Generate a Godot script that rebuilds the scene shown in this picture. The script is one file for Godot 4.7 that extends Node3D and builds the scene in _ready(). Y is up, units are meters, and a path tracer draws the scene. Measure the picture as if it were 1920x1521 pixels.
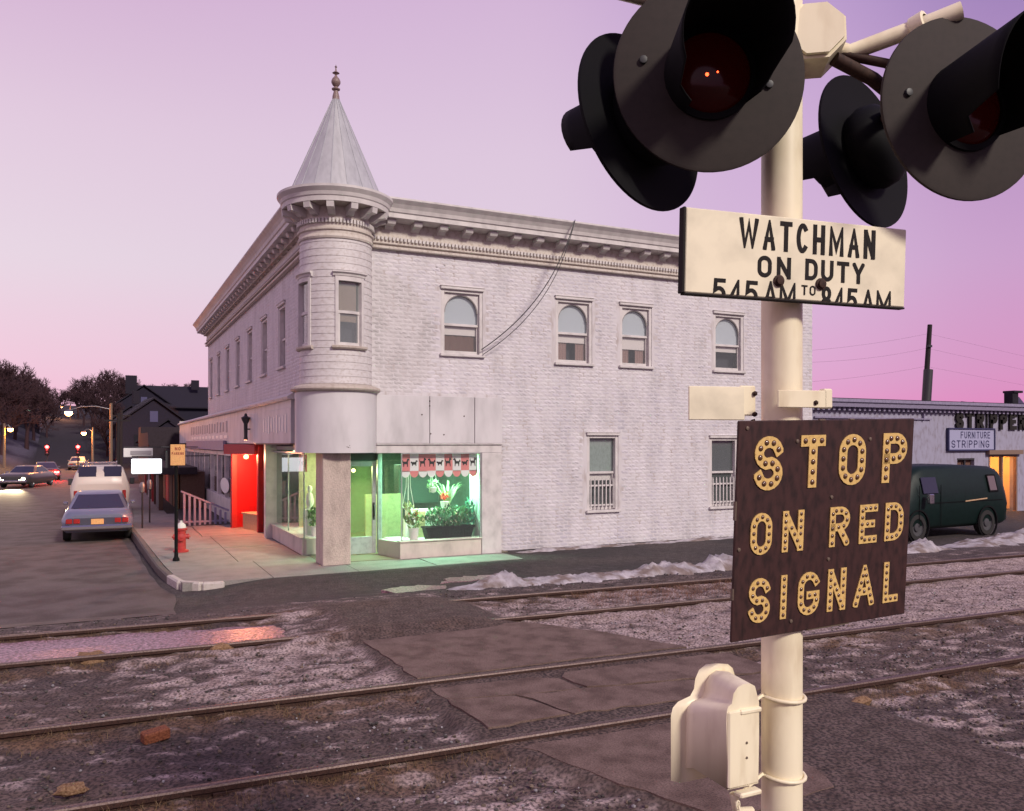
extends Node3D

# ---------------------------------------------------------------- helpers
var rng := RandomNumberGenerator.new()
var n_big := FastNoiseLite.new()
var n_mid := FastNoiseLite.new()
var n_fine := FastNoiseLite.new()
var tex := {}
var M := {}
var fresh_names := {}

func V(x: float, y: float, d: float) -> Vector3:   # x along the tracks, y up, d metres up the street
	return Vector3(x, y, -d)

func lin(r: float, g: float, b: float, a := 1.0) -> Color:
	var c := Color(r, g, b).linear_to_srgb()
	c.a = a
	return c

func begin(smooth := false) -> SurfaceTool:
	var st := SurfaceTool.new()
	st.begin(Mesh.PRIMITIVE_TRIANGLES)
	st.set_smooth_group(0 if smooth else -1)
	return st

func tri(st: SurfaceTool, a: Vector3, b: Vector3, c: Vector3) -> void:
	st.add_vertex(a); st.add_vertex(b); st.add_vertex(c)

func quad(st: SurfaceTool, a: Vector3, b: Vector3, c: Vector3, d: Vector3) -> void:
	tri(st, a, b, c); tri(st, a, c, d)

func box(st: SurfaceTool, c: Vector3, s: Vector3, bev := 0.0, xf := Transform3D()) -> void:
	st.set_smooth_group(-1)
	var h := s * 0.5
	if bev <= 0.0:
		var p := []
		for i in 8:
			p.append(xf * (c + Vector3(h.x if i & 1 else -h.x, h.y if i & 2 else -h.y, h.z if i & 4 else -h.z)))
		for f in [[0, 1, 3, 2], [5, 4, 6, 7], [4, 0, 2, 6], [1, 5, 7, 3], [2, 3, 7, 6], [4, 5, 1, 0]]:
			quad(st, p[f[0]], p[f[3]], p[f[2]], p[f[1]])
		return
	var b := minf(bev, minf(h.x, minf(h.y, h.z)) * 0.9)
	var q := {}
	for i in 8:
		var sg := Vector3(1 if i & 1 else -1, 1 if i & 2 else -1, 1 if i & 4 else -1)
		for ax in 3:
			var o := h - Vector3(b, b, b)
			o[ax] = h[ax]
			q[i * 3 + ax] = xf * (c + o * sg)
	for ax in 3:
		var u := (ax + 1) % 3
		var v := (ax + 2) % 3
		for sgn in 2:
			var base := (1 << ax) * sgn
			var k := [base, base | (1 << u), base | (1 << u) | (1 << v), base | (1 << v)]
			if sgn == 1:
				k.reverse()
			quad(st, q[k[0] * 3 + ax], q[k[1] * 3 + ax], q[k[2] * 3 + ax], q[k[3] * 3 + ax])
		for m in 4:
			var e0 := (1 << u) * (m & 1) | (1 << v) * (m >> 1)
			var e1 := e0 | (1 << ax)
			if (m == 0 or m == 3):
				quad(st, q[e0 * 3 + u], q[e1 * 3 + u], q[e1 * 3 + v], q[e0 * 3 + v])
			else:
				quad(st, q[e0 * 3 + v], q[e1 * 3 + v], q[e1 * 3 + u], q[e0 * 3 + u])
	for i in 8:
		var odd := ((i & 1) + ((i >> 1) & 1) + ((i >> 2) & 1)) % 2
		if odd == 1:
			tri(st, q[i * 3], q[i * 3 + 1], q[i * 3 + 2])
		else:
			tri(st, q[i * 3], q[i * 3 + 2], q[i * 3 + 1])

func bar(st: SurfaceTool, a: Vector3, b: Vector3, w: float, h: float, bev := 0.0) -> void:
	var z := (b - a).normalized()
	var up := Vector3.UP if absf(z.y) < 0.95 else Vector3.RIGHT
	var x := up.cross(z).normalized()
	box(st, Vector3.ZERO, Vector3(w, h, a.distance_to(b)), bev, Transform3D(Basis(x, z.cross(x), z), (a + b) * 0.5))

func tube(st: SurfaceTool, pts: Array, radii: Array, n := 8, caps := true) -> void:
	var rings := []
	var prev_x := Vector3.ZERO
	for i in pts.size():
		var t: Vector3 = (pts[mini(i + 1, pts.size() - 1)] - pts[maxi(i - 1, 0)])
		t = t.normalized()
		var x := prev_x - t * prev_x.dot(t)
		if x.length() < 0.1:
			x = (Vector3.UP if absf(t.y) < 0.9 else Vector3.RIGHT).cross(t)
		x = x.normalized()
		prev_x = x
		var y := t.cross(x)
		var r: float = radii[mini(i, radii.size() - 1)]
		var ring := PackedVector3Array()
		for k in n:
			var a := TAU * k / n
			ring.append(pts[i] + (x * cos(a) + y * sin(a)) * r)
		rings.append(ring)
	st.set_smooth_group(0 if n > 4 else -1)
	skin(st, rings, true)
	if caps:
		st.set_smooth_group(-1)
		fan(st, rings[0], true)
		fan(st, rings[-1], false)

func skin(st: SurfaceTool, rings: Array, closed: bool) -> void:
	for i in rings.size() - 1:
		var n: int = rings[i].size()
		for k in (n if closed else n - 1):
			var k2 := (k + 1) % n
			quad(st, rings[i][k], rings[i][k2], rings[i + 1][k2], rings[i + 1][k])

func fan(st: SurfaceTool, ring: PackedVector3Array, flip: bool) -> void:
	var c := Vector3.ZERO
	for p in ring:
		c += p
	c /= ring.size()
	for k in ring.size():
		var k2 := (k + 1) % ring.size()
		if flip:
			tri(st, c, ring[k2], ring[k])
		else:
			tri(st, c, ring[k], ring[k2])

func lathe(st: SurfaceTool, xf: Transform3D, prof: Array, n := 20, a0 := 0.0, a1 := TAU, smooth := true) -> void:
	var full := absf(a1 - a0 - TAU) < 0.001
	var rings := []
	for p in prof:
		var ring := PackedVector3Array()
		for k in (n if full else n + 1):
			var a := a0 + (a1 - a0) * k / n
			ring.append(xf * Vector3(sin(a) * p.x, p.y, cos(a) * p.x))
		rings.append(ring)
	var grp := 1
	for i in rings.size() - 1:
		if i > 0:   # a sharp turn of the profile stays an edge
			var d0: Vector2 = (prof[i] - prof[i - 1]).normalized(); var d1: Vector2 = (prof[i + 1] - prof[i]).normalized()
			if d0.dot(d1) < 0.80: grp += 1
		st.set_smooth_group(grp if smooth else -1)
		skin(st, [rings[i], rings[i + 1]], full)

func disc_frame(c: Vector3, n: Vector3) -> Transform3D:   # local y along n
	var y := n.normalized()
	var x := (Vector3.UP if absf(y.y) < 0.9 else Vector3.RIGHT).cross(y).normalized()
	return Transform3D(Basis(x, y, x.cross(y)), c)

func extrude(st: SurfaceTool, xf: Transform3D, poly: PackedVector2Array, z0: float, z1: float) -> void:
	st.set_smooth_group(-1)
	var idx := Geometry2D.triangulate_polygon(poly)
	for i in range(0, idx.size(), 3):
		var a := poly[idx[i]]; var b := poly[idx[i + 1]]; var c := poly[idx[i + 2]]
		tri(st, xf * Vector3(a.x, a.y, z1), xf * Vector3(b.x, b.y, z1), xf * Vector3(c.x, c.y, z1))
		if z0 != z1:
			tri(st, xf * Vector3(a.x, a.y, z0), xf * Vector3(c.x, c.y, z0), xf * Vector3(b.x, b.y, z0))
	if z0 != z1:
		for i in poly.size():
			var a := poly[i]; var b := poly[(i + 1) % poly.size()]
			quad(st, xf * Vector3(a.x, a.y, z0), xf * Vector3(b.x, b.y, z0), xf * Vector3(b.x, b.y, z1), xf * Vector3(a.x, a.y, z1))

# a prism of a profile (u outwards, v up) swept straight from a to b, outward direction out
func sweep(st: SurfaceTool, prof: Array, a: Vector3, b: Vector3, out: Vector3, caps := true) -> void:
	st.set_smooth_group(-1)
	var r0 := PackedVector3Array(); var r1 := PackedVector3Array()
	for p in prof:
		r0.append(a + out * p.x + Vector3.UP * p.y)
		r1.append(b + out * p.x + Vector3.UP * p.y)
	skin(st, [r0, r1], true)
	if caps:
		var poly := PackedVector2Array()
		for p in prof:
			poly.append(p)
		var idx := Geometry2D.triangulate_polygon(poly)
		for i in range(0, idx.size(), 3):
			tri(st, r0[idx[i]], r0[idx[i + 1]], r0[idx[i + 2]])
			tri(st, r1[idx[i]], r1[idx[i + 2]], r1[idx[i + 1]])

# solid arc between radii r0 < r1 around (cx, cd); angle 0 faces the tracks, negative turns to the street
func arc_box(st: SurfaceTool, c: Vector3, r0: float, r1: float, a0: float, a1: float, y0: float, y1: float, n := 8) -> void:
	arc_prof(st, c, [Vector2(r0, y0), Vector2(r1, y0), Vector2(r1, y1), Vector2(r0, y1)], a0, a1, n)

func arc_prof(st: SurfaceTool, c: Vector3, prof: Array, a0: float, a1: float, n := 8) -> void:
	var rings := []
	for k in n + 1:
		var a := a0 + (a1 - a0) * k / n
		var ring := PackedVector3Array()
		for p in prof:
			ring.append(Vector3(c.x + sin(a) * p.x, p.y, c.z + cos(a) * p.x))
		rings.append(ring)
	for j in prof.size():
		st.set_smooth_group(j)
		var j2 := (j + 1) % prof.size()
		for k in n:
			quad(st, rings[k][j], rings[k][j2], rings[k + 1][j2], rings[k + 1][j])
	st.set_smooth_group(-1)
	fan(st, rings[0], true); fan(st, rings[n], false)

# wall in the local x-y plane with rectangular holes, front at z = 0, back at z = -t
func wall_holes(st: SurfaceTool, xf: Transform3D, r: Rect2, holes: Array, t: float) -> void:
	st.set_smooth_group(-1)
	var xs := [r.position.x, r.end.x]; var ys := [r.position.y, r.end.y]
	for h in holes:
		for x in [h.position.x, h.end.x]:
			if not x in xs and x > r.position.x and x < r.end.x: xs.append(x)
		for y in [h.position.y, h.end.y]:
			if not y in ys and y > r.position.y and y < r.end.y: ys.append(y)
	xs.sort(); ys.sort()
	var solid := func(i: int, j: int) -> bool:
		if i < 0 or j < 0 or i >= xs.size() - 1 or j >= ys.size() - 1: return false
		var m := Vector2((xs[i] + xs[i + 1]) * 0.5, (ys[j] + ys[j + 1]) * 0.5)
		for h in holes:
			if h.has_point(m): return false
		return true
	for i in xs.size() - 1:
		for j in ys.size() - 1:
			if not solid.call(i, j): continue
			var a := Vector3(xs[i], ys[j], 0); var b := Vector3(xs[i + 1], ys[j], 0); var c := Vector3(xs[i + 1], ys[j + 1], 0); var d := Vector3(xs[i], ys[j + 1], 0)
			var k := Vector3(0, 0, -t)
			quad(st, xf * a, xf * d, xf * c, xf * b)
			quad(st, xf * (a + k), xf * (b + k), xf * (c + k), xf * (d + k))
			if not solid.call(i - 1, j): quad(st, xf * a, xf * (a + k), xf * (d + k), xf * d)
			if not solid.call(i + 1, j): quad(st, xf * b, xf * c, xf * (c + k), xf * (b + k))
			if not solid.call(i, j - 1): quad(st, xf * a, xf * b, xf * (b + k), xf * (a + k))
			if not solid.call(i, j + 1): quad(st, xf * d, xf * (d + k), xf * (c + k), xf * c)

func done(st: SurfaceTool) -> ArrayMesh:
	st.generate_normals()
	return st.commit()

func numbered(called: String) -> String:
	var k: int = fresh_names.get(called, 0)
	fresh_names[called] = k + 1
	return called if k == 0 else "%s_%03d" % [called, k]

func tag(o: Node, label: String, category := "", group := "", kind := "") -> void:
	if label: o.set_meta("label", label)
	if category: o.set_meta("category", category)
	if group: o.set_meta("group", group)
	if kind: o.set_meta("kind", kind)

func base_of(o: Node) -> Vector3:
	var p := Vector3.ZERO
	while o != self:
		p += (o as Node3D).position
		o = o.get_parent()
	return p

func thing(called: String, label: String, category: String, at := Vector3.ZERO, turn := 0.0, group := "") -> Node3D:
	var o := Node3D.new()
	o.name = numbered(called)
	add_child(o)
	o.position = at
	o.rotation.y = turn
	tag(o, label, category, group)
	return o

# shape in the parent's own axes
func part(called: String, shape, m: Material, parent: Node, label := "") -> MeshInstance3D:
	var o := MeshInstance3D.new()
	o.name = called
	o.mesh = done(shape) if shape is SurfaceTool else shape
	o.material_override = m
	parent.add_child(o, true)
	if label: o.set_meta("label", label)
	return o

# shape given in world axes, under an unturned parent
func wpart(called: String, shape, m: Material, parent: Node, label := "") -> MeshInstance3D:
	var o := part(called, shape, m, parent, label)
	o.position = -base_of(parent)
	return o

func node_in(called: String, xf: Transform3D, parent: Node) -> Node3D:   # placed in world axes under an unturned parent
	var o := Node3D.new()
	o.name = called
	parent.add_child(o, true)
	o.transform = Transform3D(xf.basis, xf.origin - base_of(parent))
	return o

func solo(called: String, shape, m: Material, label := "", category := "", group := "", kind := "") -> MeshInstance3D:
	var o := MeshInstance3D.new()
	o.name = numbered(called)
	o.mesh = done(shape) if shape is SurfaceTool else shape
	o.material_override = m
	add_child(o)
	tag(o, label, category, group, kind)
	return o

func dup(o: Node3D, at: Vector3, turn: float, label: String) -> Node3D:
	var c: Node3D = o.duplicate()
	c.name = numbered(String(o.name).rstrip("0123456789_"))
	add_child(c)
	c.position = at
	c.rotation.y = turn
	c.set_meta("label", label)
	return c

func many(called: String, mesh: Mesh, m: Material, places: Array, colors: Array, parent: Node = null) -> MultiMeshInstance3D:
	var mm := MultiMesh.new()
	mm.transform_format = MultiMesh.TRANSFORM_3D
	mm.use_colors = true
	mm.mesh = mesh
	mm.instance_count = places.size()
	for i in places.size():
		mm.set_instance_transform(i, places[i])
		mm.set_instance_color(i, colors[i])
	var o := MultiMeshInstance3D.new()
	o.multimesh = mm
	o.material_override = m
	o.name = called if parent else numbered(called)
	(parent if parent else self).add_child(o, true)
	o.set_meta("kind", "stuff")
	return o

# ---------------------------------------------------------------- materials
func noise_tex(freq: float, ramp: Array, octaves := 5, normal := 0.0, sd := 1, size := 512) -> NoiseTexture2D:
	var t := NoiseTexture2D.new()
	var n := FastNoiseLite.new()
	n.noise_type = FastNoiseLite.TYPE_SIMPLEX_SMOOTH
	n.seed = sd
	n.frequency = freq
	n.fractal_octaves = octaves
	n.fractal_gain = 0.55
	t.noise = n
	t.width = size; t.height = size
	t.seamless = true
	if normal > 0.0:
		t.as_normal_map = true
		t.bump_strength = normal
	elif ramp.size():
		var g := Gradient.new()
		g.offsets = PackedFloat32Array(); g.colors = PackedColorArray()
		for r in ramp:
			g.add_point(r[0], Color(r[1], r[1], r[1]) if not r[1] is Color else r[1])
		t.color_ramp = g
	return t

func paint(c: Color, rough := 0.6, dirt := "", sc := Vector3(0.5, 0.5, 0.5), bump := "", bsc := Vector3(2, 2, 2), bst := 0.4, metal := 0.0) -> StandardMaterial3D:
	var m := StandardMaterial3D.new()
	m.albedo_color = c
	m.roughness = rough
	m.metallic = metal
	if dirt:
		m.albedo_texture = tex[dirt]
		m.uv1_triplanar = true
		m.uv1_world_triplanar = true
		m.uv1_scale = sc
	if bump:
		m.normal_enabled = true
		m.normal_texture = tex[bump]
		m.normal_scale = bst
		if not dirt:
			m.uv1_triplanar = true
			m.uv1_world_triplanar = true
			m.uv1_scale = bsc
	return m

func detail(m: StandardMaterial3D, t: String, sc: float) -> StandardMaterial3D:   # a second, finer pattern multiplied over the first
	m.detail_enabled = true
	m.detail_albedo = tex[t]
	m.detail_blend_mode = BaseMaterial3D.BLEND_MODE_MUL
	m.detail_uv_layer = BaseMaterial3D.DETAIL_UV_2
	m.uv2_triplanar = true
	m.uv2_world_triplanar = true
	m.uv2_scale = Vector3(sc, sc, sc)
	return m

func glow(c: Color, e: float) -> StandardMaterial3D:
	var m := StandardMaterial3D.new()
	m.albedo_color = Color(0.9, 0.9, 0.9)
	m.emission_enabled = true
	m.emission = c
	m.emission_energy_multiplier = e
	return m

func glass(a := 0.12, c := Color(0.8, 0.85, 0.85)) -> StandardMaterial3D:
	var m := StandardMaterial3D.new()
	m.transparency = BaseMaterial3D.TRANSPARENCY_ALPHA
	m.albedo_color = Color(c.r, c.g, c.b, a)
	m.roughness = 0.03
	return m

func make_materials() -> void:
	tex.blotch = noise_tex(0.012, [[0.0, 0.84], [0.35, 0.93], [0.6, 0.98], [1.0, 1.0]], 6, 0.0, 3)
	tex.grime = noise_tex(0.02, [[0.0, Color(0.80, 0.76, 0.73)], [0.30, Color(0.92, 0.905, 0.89)], [0.5, Color(0.97, 0.965, 0.96)], [1.0, Color(1, 1, 1)]], 6, 0.0, 7)
	tex.rusty = noise_tex(0.02, [[0.0, Color(0.35, 0.25, 0.2)], [0.45, Color(0.8, 0.7, 0.65)], [1.0, Color(1, 1, 1)]], 6, 0.0, 11)
	tex.grit = noise_tex(0.09, [[0.0, 0.45], [0.5, 0.85], [1.0, 1.0]], 5, 0.0, 13)
	tex.frost = noise_tex(0.05, [[0.0, 0.5], [0.4, 0.8], [0.7, 1.0], [1.0, 1.0]], 6, 0.0, 17, 1024)
	tex.speck = noise_tex(0.028, [[0.0, 0.36], [0.38, 0.62], [0.52, 0.92], [0.62, 1.0], [1.0, 1.0]], 4, 0.0, 29, 1024)
	tex.earth = noise_tex(0.016, [[0.0, Color(0.55, 0.47, 0.44)], [0.4, Color(0.82, 0.76, 0.73)], [0.58, Color(0.95, 0.92, 0.92)], [1.0, Color(1, 0.98, 0.97)]], 6, 0.0, 37, 1024)
	tex.fine = noise_tex(0.05, [[0.0, 0.62], [0.4, 0.86], [0.6, 0.96], [1.0, 1.0]], 4, 0.0, 43, 1024)
	tex.patch = noise_tex(0.010, [[0.0, Color(0.66, 0.60, 0.58)], [0.35, Color(0.80, 0.76, 0.74)], [0.55, Color(0.90, 0.87, 0.86)], [1.0, Color(1, 0.98, 0.97)]], 8, 0.0, 47, 2048)
	tex.nrm = noise_tex(0.04, [], 5, 6.0, 19)
	tex.nrm_fine = noise_tex(0.12, [], 4, 8.0, 23)
	M.white = paint(lin(0.68, 0.65, 0.67), 0.65, "grime", Vector3(0.35, 0.12, 0.35), "nrm_fine", Vector3.ONE, 0.25)
	M.white_trim = paint(lin(0.66, 0.625, 0.615), 0.55, "blotch", Vector3(0.4, 0.3, 0.4))
	M.white_smooth = paint(lin(0.67, 0.645, 0.66), 0.55, "blotch", Vector3(0.2, 0.07, 0.2))
	M.brick = paint(lin(0.67, 0.645, 0.675), 0.62, "blotch", Vector3(0.22, 0.08, 0.22))
	M.brick.vertex_color_use_as_albedo = true
	M.mortar = paint(lin(0.64, 0.615, 0.64), 0.8, "grime", Vector3(0.4, 0.1, 0.4))
	M.roof_metal = paint(lin(0.46, 0.47, 0.50), 0.42, "blotch", Vector3(1.1, 0.3, 1.1))
	M.soffit = paint(lin(0.50, 0.44, 0.40), 0.7, "grime", Vector3(0.8, 0.8, 0.8))
	M.stone = detail(paint(lin(0.58, 0.48, 0.42), 0.75, "blotch", Vector3(0.5, 0.2, 0.5), "nrm_fine", Vector3.ONE, 0.15), "blotch", 4.0)
	M.cream = paint(lin(0.95, 0.87, 0.64), 0.42, "grime", Vector3(0.9, 0.25, 0.9))
	M.cream_sign = paint(lin(0.93, 0.85, 0.64), 0.55, "blotch", Vector3(0.9, 0.9, 0.9))
	M.ink = paint(lin(0.012, 0.009, 0.009), 0.9)
	M.black = paint(lin(0.006, 0.006, 0.007), 0.7)
	M.black.metallic_specular = 0.25
	M.disc = paint(lin(0.030, 0.021, 0.018), 0.8, "blotch", Vector3(5, 5, 5))
	M.brown_sign = paint(lin(0.060, 0.022, 0.020), 0.55, "grit", Vector3(0.8, 0.35, 0.8))
	M.letter = paint(lin(0.80, 0.55, 0.20), 0.45, "grime", Vector3(6, 6, 6))
	M.button = paint(lin(0.11, 0.045, 0.015), 0.12)
	M.button.clearcoat_enabled = true
	M.bolt = paint(lin(0.22, 0.17, 0.13), 0.45, "", Vector3.ONE, "", Vector3.ONE, 0.4, 0.5)
	M.rust = paint(lin(0.060, 0.026, 0.017), 0.75, "rusty", Vector3(5, 5, 5))
	M.steel = paint(lin(0.30, 0.29, 0.30), 0.4, "blotch", Vector3(2, 2, 2), "", Vector3.ONE, 0.4, 0.8)
	M.dark_metal = paint(lin(0.03, 0.03, 0.035), 0.5)
	M.glass = glass()
	M.shopglass = glass(0.06)
	M.dark_glass = paint(lin(0.02, 0.022, 0.03), 0.06)
	M.shade = paint(lin(0.44, 0.49, 0.53), 0.9)
	M.shade_white = paint(lin(0.64, 0.60, 0.58), 0.9)
	M.curtain_brown = paint(lin(0.20, 0.10, 0.075), 0.9, "grit", Vector3(3, 0.4, 3))
	M.curtain_pink = paint(lin(0.45, 0.36, 0.36), 0.9, "rusty", Vector3(7, 7, 7))
	M.curtain_tan = paint(lin(0.38, 0.28, 0.20), 0.9, "grit", Vector3(5, 0.5, 5))
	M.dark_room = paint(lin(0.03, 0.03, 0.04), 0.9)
	M.asphalt = detail(paint(lin(0.165, 0.136, 0.134), 0.82, "fine", Vector3(0.7, 0.7, 0.7)), "patch", 0.045)
	M.slab = detail(paint(lin(0.250, 0.178, 0.150), 0.85, "fine", Vector3(0.9, 0.9, 0.9), "nrm_fine", Vector3.ONE, 0.25), "patch", 0.13)
	M.concrete = detail(paint(lin(0.34, 0.31, 0.29), 0.75, "blotch", Vector3(0.25, 0.25, 0.25)), "fine", 0.8)
	M.kerb = paint(lin(0.55, 0.50, 0.47), 0.75, "grime", Vector3(1, 1, 1))
	M.ground = detail(paint(Color(1, 1, 1), 0.88, "speck", Vector3(0.85, 0.85, 0.85), "nrm", Vector3.ONE, 0.8), "patch", 0.22)
	M.ground.vertex_color_use_as_albedo = true
	M.ice = detail(paint(lin(0.50, 0.30, 0.38), 0.32, "earth", Vector3(0.8, 0.8, 0.8), "nrm", Vector3.ONE, 0.28), "speck", 0.8)  # pink of the mirrored sky is mixed into the ice albedo
	M.snow = paint(lin(0.55, 0.53, 0.56), 0.85, "grime", Vector3(1.4, 1.4, 1.4), "nrm", Vector3.ONE, 0.8)
	M.snow.vertex_color_use_as_albedo = true
	M.rock = paint(Color(1, 1, 1), 0.85)
	M.rock.vertex_color_use_as_albedo = true
	M.red_paint = paint(lin(0.55, 0.025, 0.02), 0.5, "blotch", Vector3(1, 1, 1))
	M.red_trim = paint(lin(0.30, 0.030, 0.035), 0.5, "blotch", Vector3(2, 2, 2))
	M.leaf = paint(Color(1, 1, 1), 0.6)
	M.leaf.vertex_color_use_as_albedo = true
	M.leaf.backlight_enabled = true
	M.leaf.backlight = Color(0.3, 0.3, 0.3)
	M.twig = paint(lin(0.036, 0.014, 0.019), 0.9)
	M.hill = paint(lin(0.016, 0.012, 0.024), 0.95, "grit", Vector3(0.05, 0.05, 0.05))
	M.far_hill = paint(lin(0.10, 0.075, 0.16), 0.95, "grit", Vector3(0.02, 0.02, 0.02))  # haze of distance is put into this purple

# ---------------------------------------------------------------- stroke lettering
func E(cx: float, cy: float, rx: float, ry: float, a0: float, a1: float, n := 10) -> PackedVector2Array:
	var o := PackedVector2Array()
	for i in n + 1:
		var a := deg_to_rad(a0 + (a1 - a0) * i / n)
		o.append(Vector2(cx + rx * cos(a), cy + ry * sin(a)))
	return o

func L(a: Array) -> PackedVector2Array:
	var o := PackedVector2Array()
	for i in range(0, a.size(), 2):
		o.append(Vector2(a[i], a[i + 1]))
	return o

func glyph(ch: String) -> Array:   # centre lines in the unit box; [line, closed]
	match ch:
		"A": return [[L([0, 0, 0.5, 1, 1, 0]), false], [L([0.2, 0.33, 0.8, 0.33]), false]]
		"C": return [[E(0.5, 0.5, 0.5, 0.5, 48, 312, 16), false]]
		"D": return [[L([0, 0, 0, 1, 0.4, 1]) + E(0.45, 0.65, 0.55, 0.35, 80, 0, 6) + E(0.45, 0.35, 0.55, 0.35, 0, -80, 6) + L([0.4, 0]), true]]
		"E": return [[L([1, 1, 0, 1, 0, 0, 1, 0]), false], [L([0.03, 0.5, 0.8, 0.5]), false]]
		"F": return [[L([1, 1, 0, 1, 0, 0]), false], [L([0.03, 0.52, 0.8, 0.52]), false]]
		"G": return [[E(0.5, 0.7, 0.5, 0.3, 25, 180, 8) + E(0.5, 0.3, 0.5, 0.3, 180, 355, 8) + L([1, 0.45, 0.55, 0.45]), false]]
		"H": return [[L([0, 0, 0, 1]), false], [L([1, 0, 1, 1]), false], [L([0.02, 0.5, 0.98, 0.5]), false]]
		"I": return [[L([0.5, 0, 0.5, 1]), false]]
		"K": return [[L([0, 0, 0, 1]), false], [L([1, 1, 0.05, 0.4]), false], [L([0.3, 0.58, 1, 0]), false]]
		"L": return [[L([0, 1, 0, 0, 1, 0]), false]]
		"M": return [[L([0, 0, 0, 1, 0.5, 0.2, 1, 1, 1, 0]), false]]
		"N": return [[L([0, 0, 0, 1]), false], [L([0, 1, 1, 0]), false], [L([1, 0, 1, 1]), false]]
		"O": return [[E(0.5, 0.7, 0.5, 0.3, 0, 180, 10) + E(0.5, 0.3, 0.5, 0.3, 180, 360, 10), true]]
		"P": return [[L([0, 0, 0, 1, 0.5, 1]) + E(0.55, 0.74, 0.45, 0.26, 80, -80, 8) + L([0.5, 0.48, 0.05, 0.48]), false]]
		"R": return [[L([0, 0, 0, 1, 0.5, 1]) + E(0.55, 0.74, 0.45, 0.26, 80, -80, 8) + L([0.5, 0.48, 0.05, 0.48]), false], [L([0.5, 0.45, 1, 0]), false]]
		"S": return [[E(0.5, 0.74, 0.5, 0.26, 18, 255, 12) + E(0.5, 0.26, 0.5, 0.26, 75, -162, 12), false]]
		"T": return [[L([0, 1, 1, 1]), false], [L([0.5, 0.98, 0.5, 0]), false]]
		"U": return [[L([0, 1, 0, 0.4]) + E(0.5, 0.33, 0.5, 0.33, 190, 350, 8) + L([1, 0.4, 1, 1]), false]]
		"W": return [[L([0, 1, 0.25, 0, 0.5, 0.85, 0.75, 0, 1, 1]), false]]
		"Y": return [[L([0, 1, 0.5, 0.45, 1, 1]), false], [L([0.5, 0.45, 0.5, 0]), false]]
		"5": return [[L([0.95, 1, 0.12, 1, 0.06, 0.56]) + E(0.48, 0.33, 0.52, 0.33, 125, -155, 12), false]]
		"4": return [[L([0.75, 0, 0.75, 1, 0, 0.28, 1, 0.28]), false]]
		"8": return [[E(0.5, 0.75, 0.42, 0.25, -90, 265, 14), true], [E(0.5, 0.25, 0.5, 0.25, 90, 445, 14), true]]
	return []

# draws one letter into st in the box r (local x-y), front at z1, sunk to z0; returns its centre lines
func letter(st: SurfaceTool, xf: Transform3D, ch: String, r: Rect2, sw: float, z0: float, z1: float, clip := Rect2()) -> Array:
	st.set_smooth_group(-1)
	var lines := []
	var lay := 0
	var lim: Rect2 = r if clip.size == Vector2.ZERO else r.intersection(clip)
	var cp := PackedVector2Array([lim.position, Vector2(lim.end.x, lim.position.y), lim.end, Vector2(lim.position.x, lim.end.y)])
	for g in glyph(ch):
		var p := PackedVector2Array()
		for q in g[0]:
			var w := Vector2(r.position.x + sw * 0.5 + q.x * (r.size.x - sw), r.position.y + sw * 0.5 + q.y * (r.size.y - sw))
			if p.is_empty() or p[-1].distance_to(w) > 0.0005:
				p.append(w)
		var closed: bool = g[1]
		if closed and p[0].distance_to(p[-1]) < 0.0005:
			p.remove_at(p.size() - 1)
		lines.append([p, closed])
		var n := p.size()
		var lp := PackedVector2Array(); var rp := PackedVector2Array()
		for i in n:
			var d0 := (p[i] - p[(i - 1 + n) % n]).normalized()
			var d1 := (p[(i + 1) % n] - p[i]).normalized()
			if not closed and i == 0: d0 = d1
			if not closed and i == n - 1: d1 = d0
			var nn := Vector2(-d0.y, d0.x) + Vector2(-d1.y, d1.x)
			nn = nn.normalized()
			var k := minf(1.0 / maxf(nn.dot(Vector2(-d1.y, d1.x)), 0.2), 2.6)
			var c := p[i]
			if not closed and i == 0: c -= d1 * sw * 0.5
			if not closed and i == n - 1: c += d0 * sw * 0.5
			lp.append(c + nn * sw * 0.5 * k); rp.append(c - nn * sw * 0.5 * k)
		for i in (n if closed else n - 1):
			var j := (i + 1) % n
			var qd := PackedVector2Array([lp[i], rp[i], rp[j], lp[j]])
			for cl in Geometry2D.intersect_polygons(qd, cp):
				for t in range(1, cl.size() - 1):
					tri(st, xf * Vector3(cl[0].x, cl[0].y, z1 + lay * 0.0004), xf * Vector3(cl[t + 1].x, cl[t + 1].y, z1 + lay * 0.0004), xf * Vector3(cl[t].x, cl[t].y, z1 + lay * 0.0004))
				if z0 < z1 - 0.0005:
					for t in cl.size():
						var a: Vector2 = cl[t]; var b: Vector2 = cl[(t + 1) % cl.size()]
						quad(st, xf * Vector3(a.x, a.y, z0), xf * Vector3(a.x, a.y, z1 + lay * 0.0004), xf * Vector3(b.x, b.y, z1 + lay * 0.0004), xf * Vector3(b.x, b.y, z0))
		lay += 1
	return lines

# a line of text, one child mesh per letter
func write(text: String, xf: Transform3D, r: Rect2, sw: float, lw: float, m: Material, parent: Node, depth := 0.0, clip := Rect2()) -> void:
	var total := 0.0
	for ch in text:
		total += 0.55 if ch == " " else 0.35 if ch == "I" else 1.18 if ch == "M" else 1.4 if ch == "W" else 1.0
	var gap := (r.size.x / total) * (1.0 - lw)
	var unit := (r.size.x + gap) / total
	var x := r.position.x
	for ch in text:
		var k := 0.55 if ch == " " else 0.35 if ch == "I" else 1.18 if ch == "M" else 1.4 if ch == "W" else 1.0
		if ch != " ":
			var st := begin()
			letter(st, xf, ch, Rect2(x, r.position.y, unit * k - gap, r.size.y), sw, 0.0, depth + 0.0012, clip)
			part("letter", st, m, parent)
		x += unit * k

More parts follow.
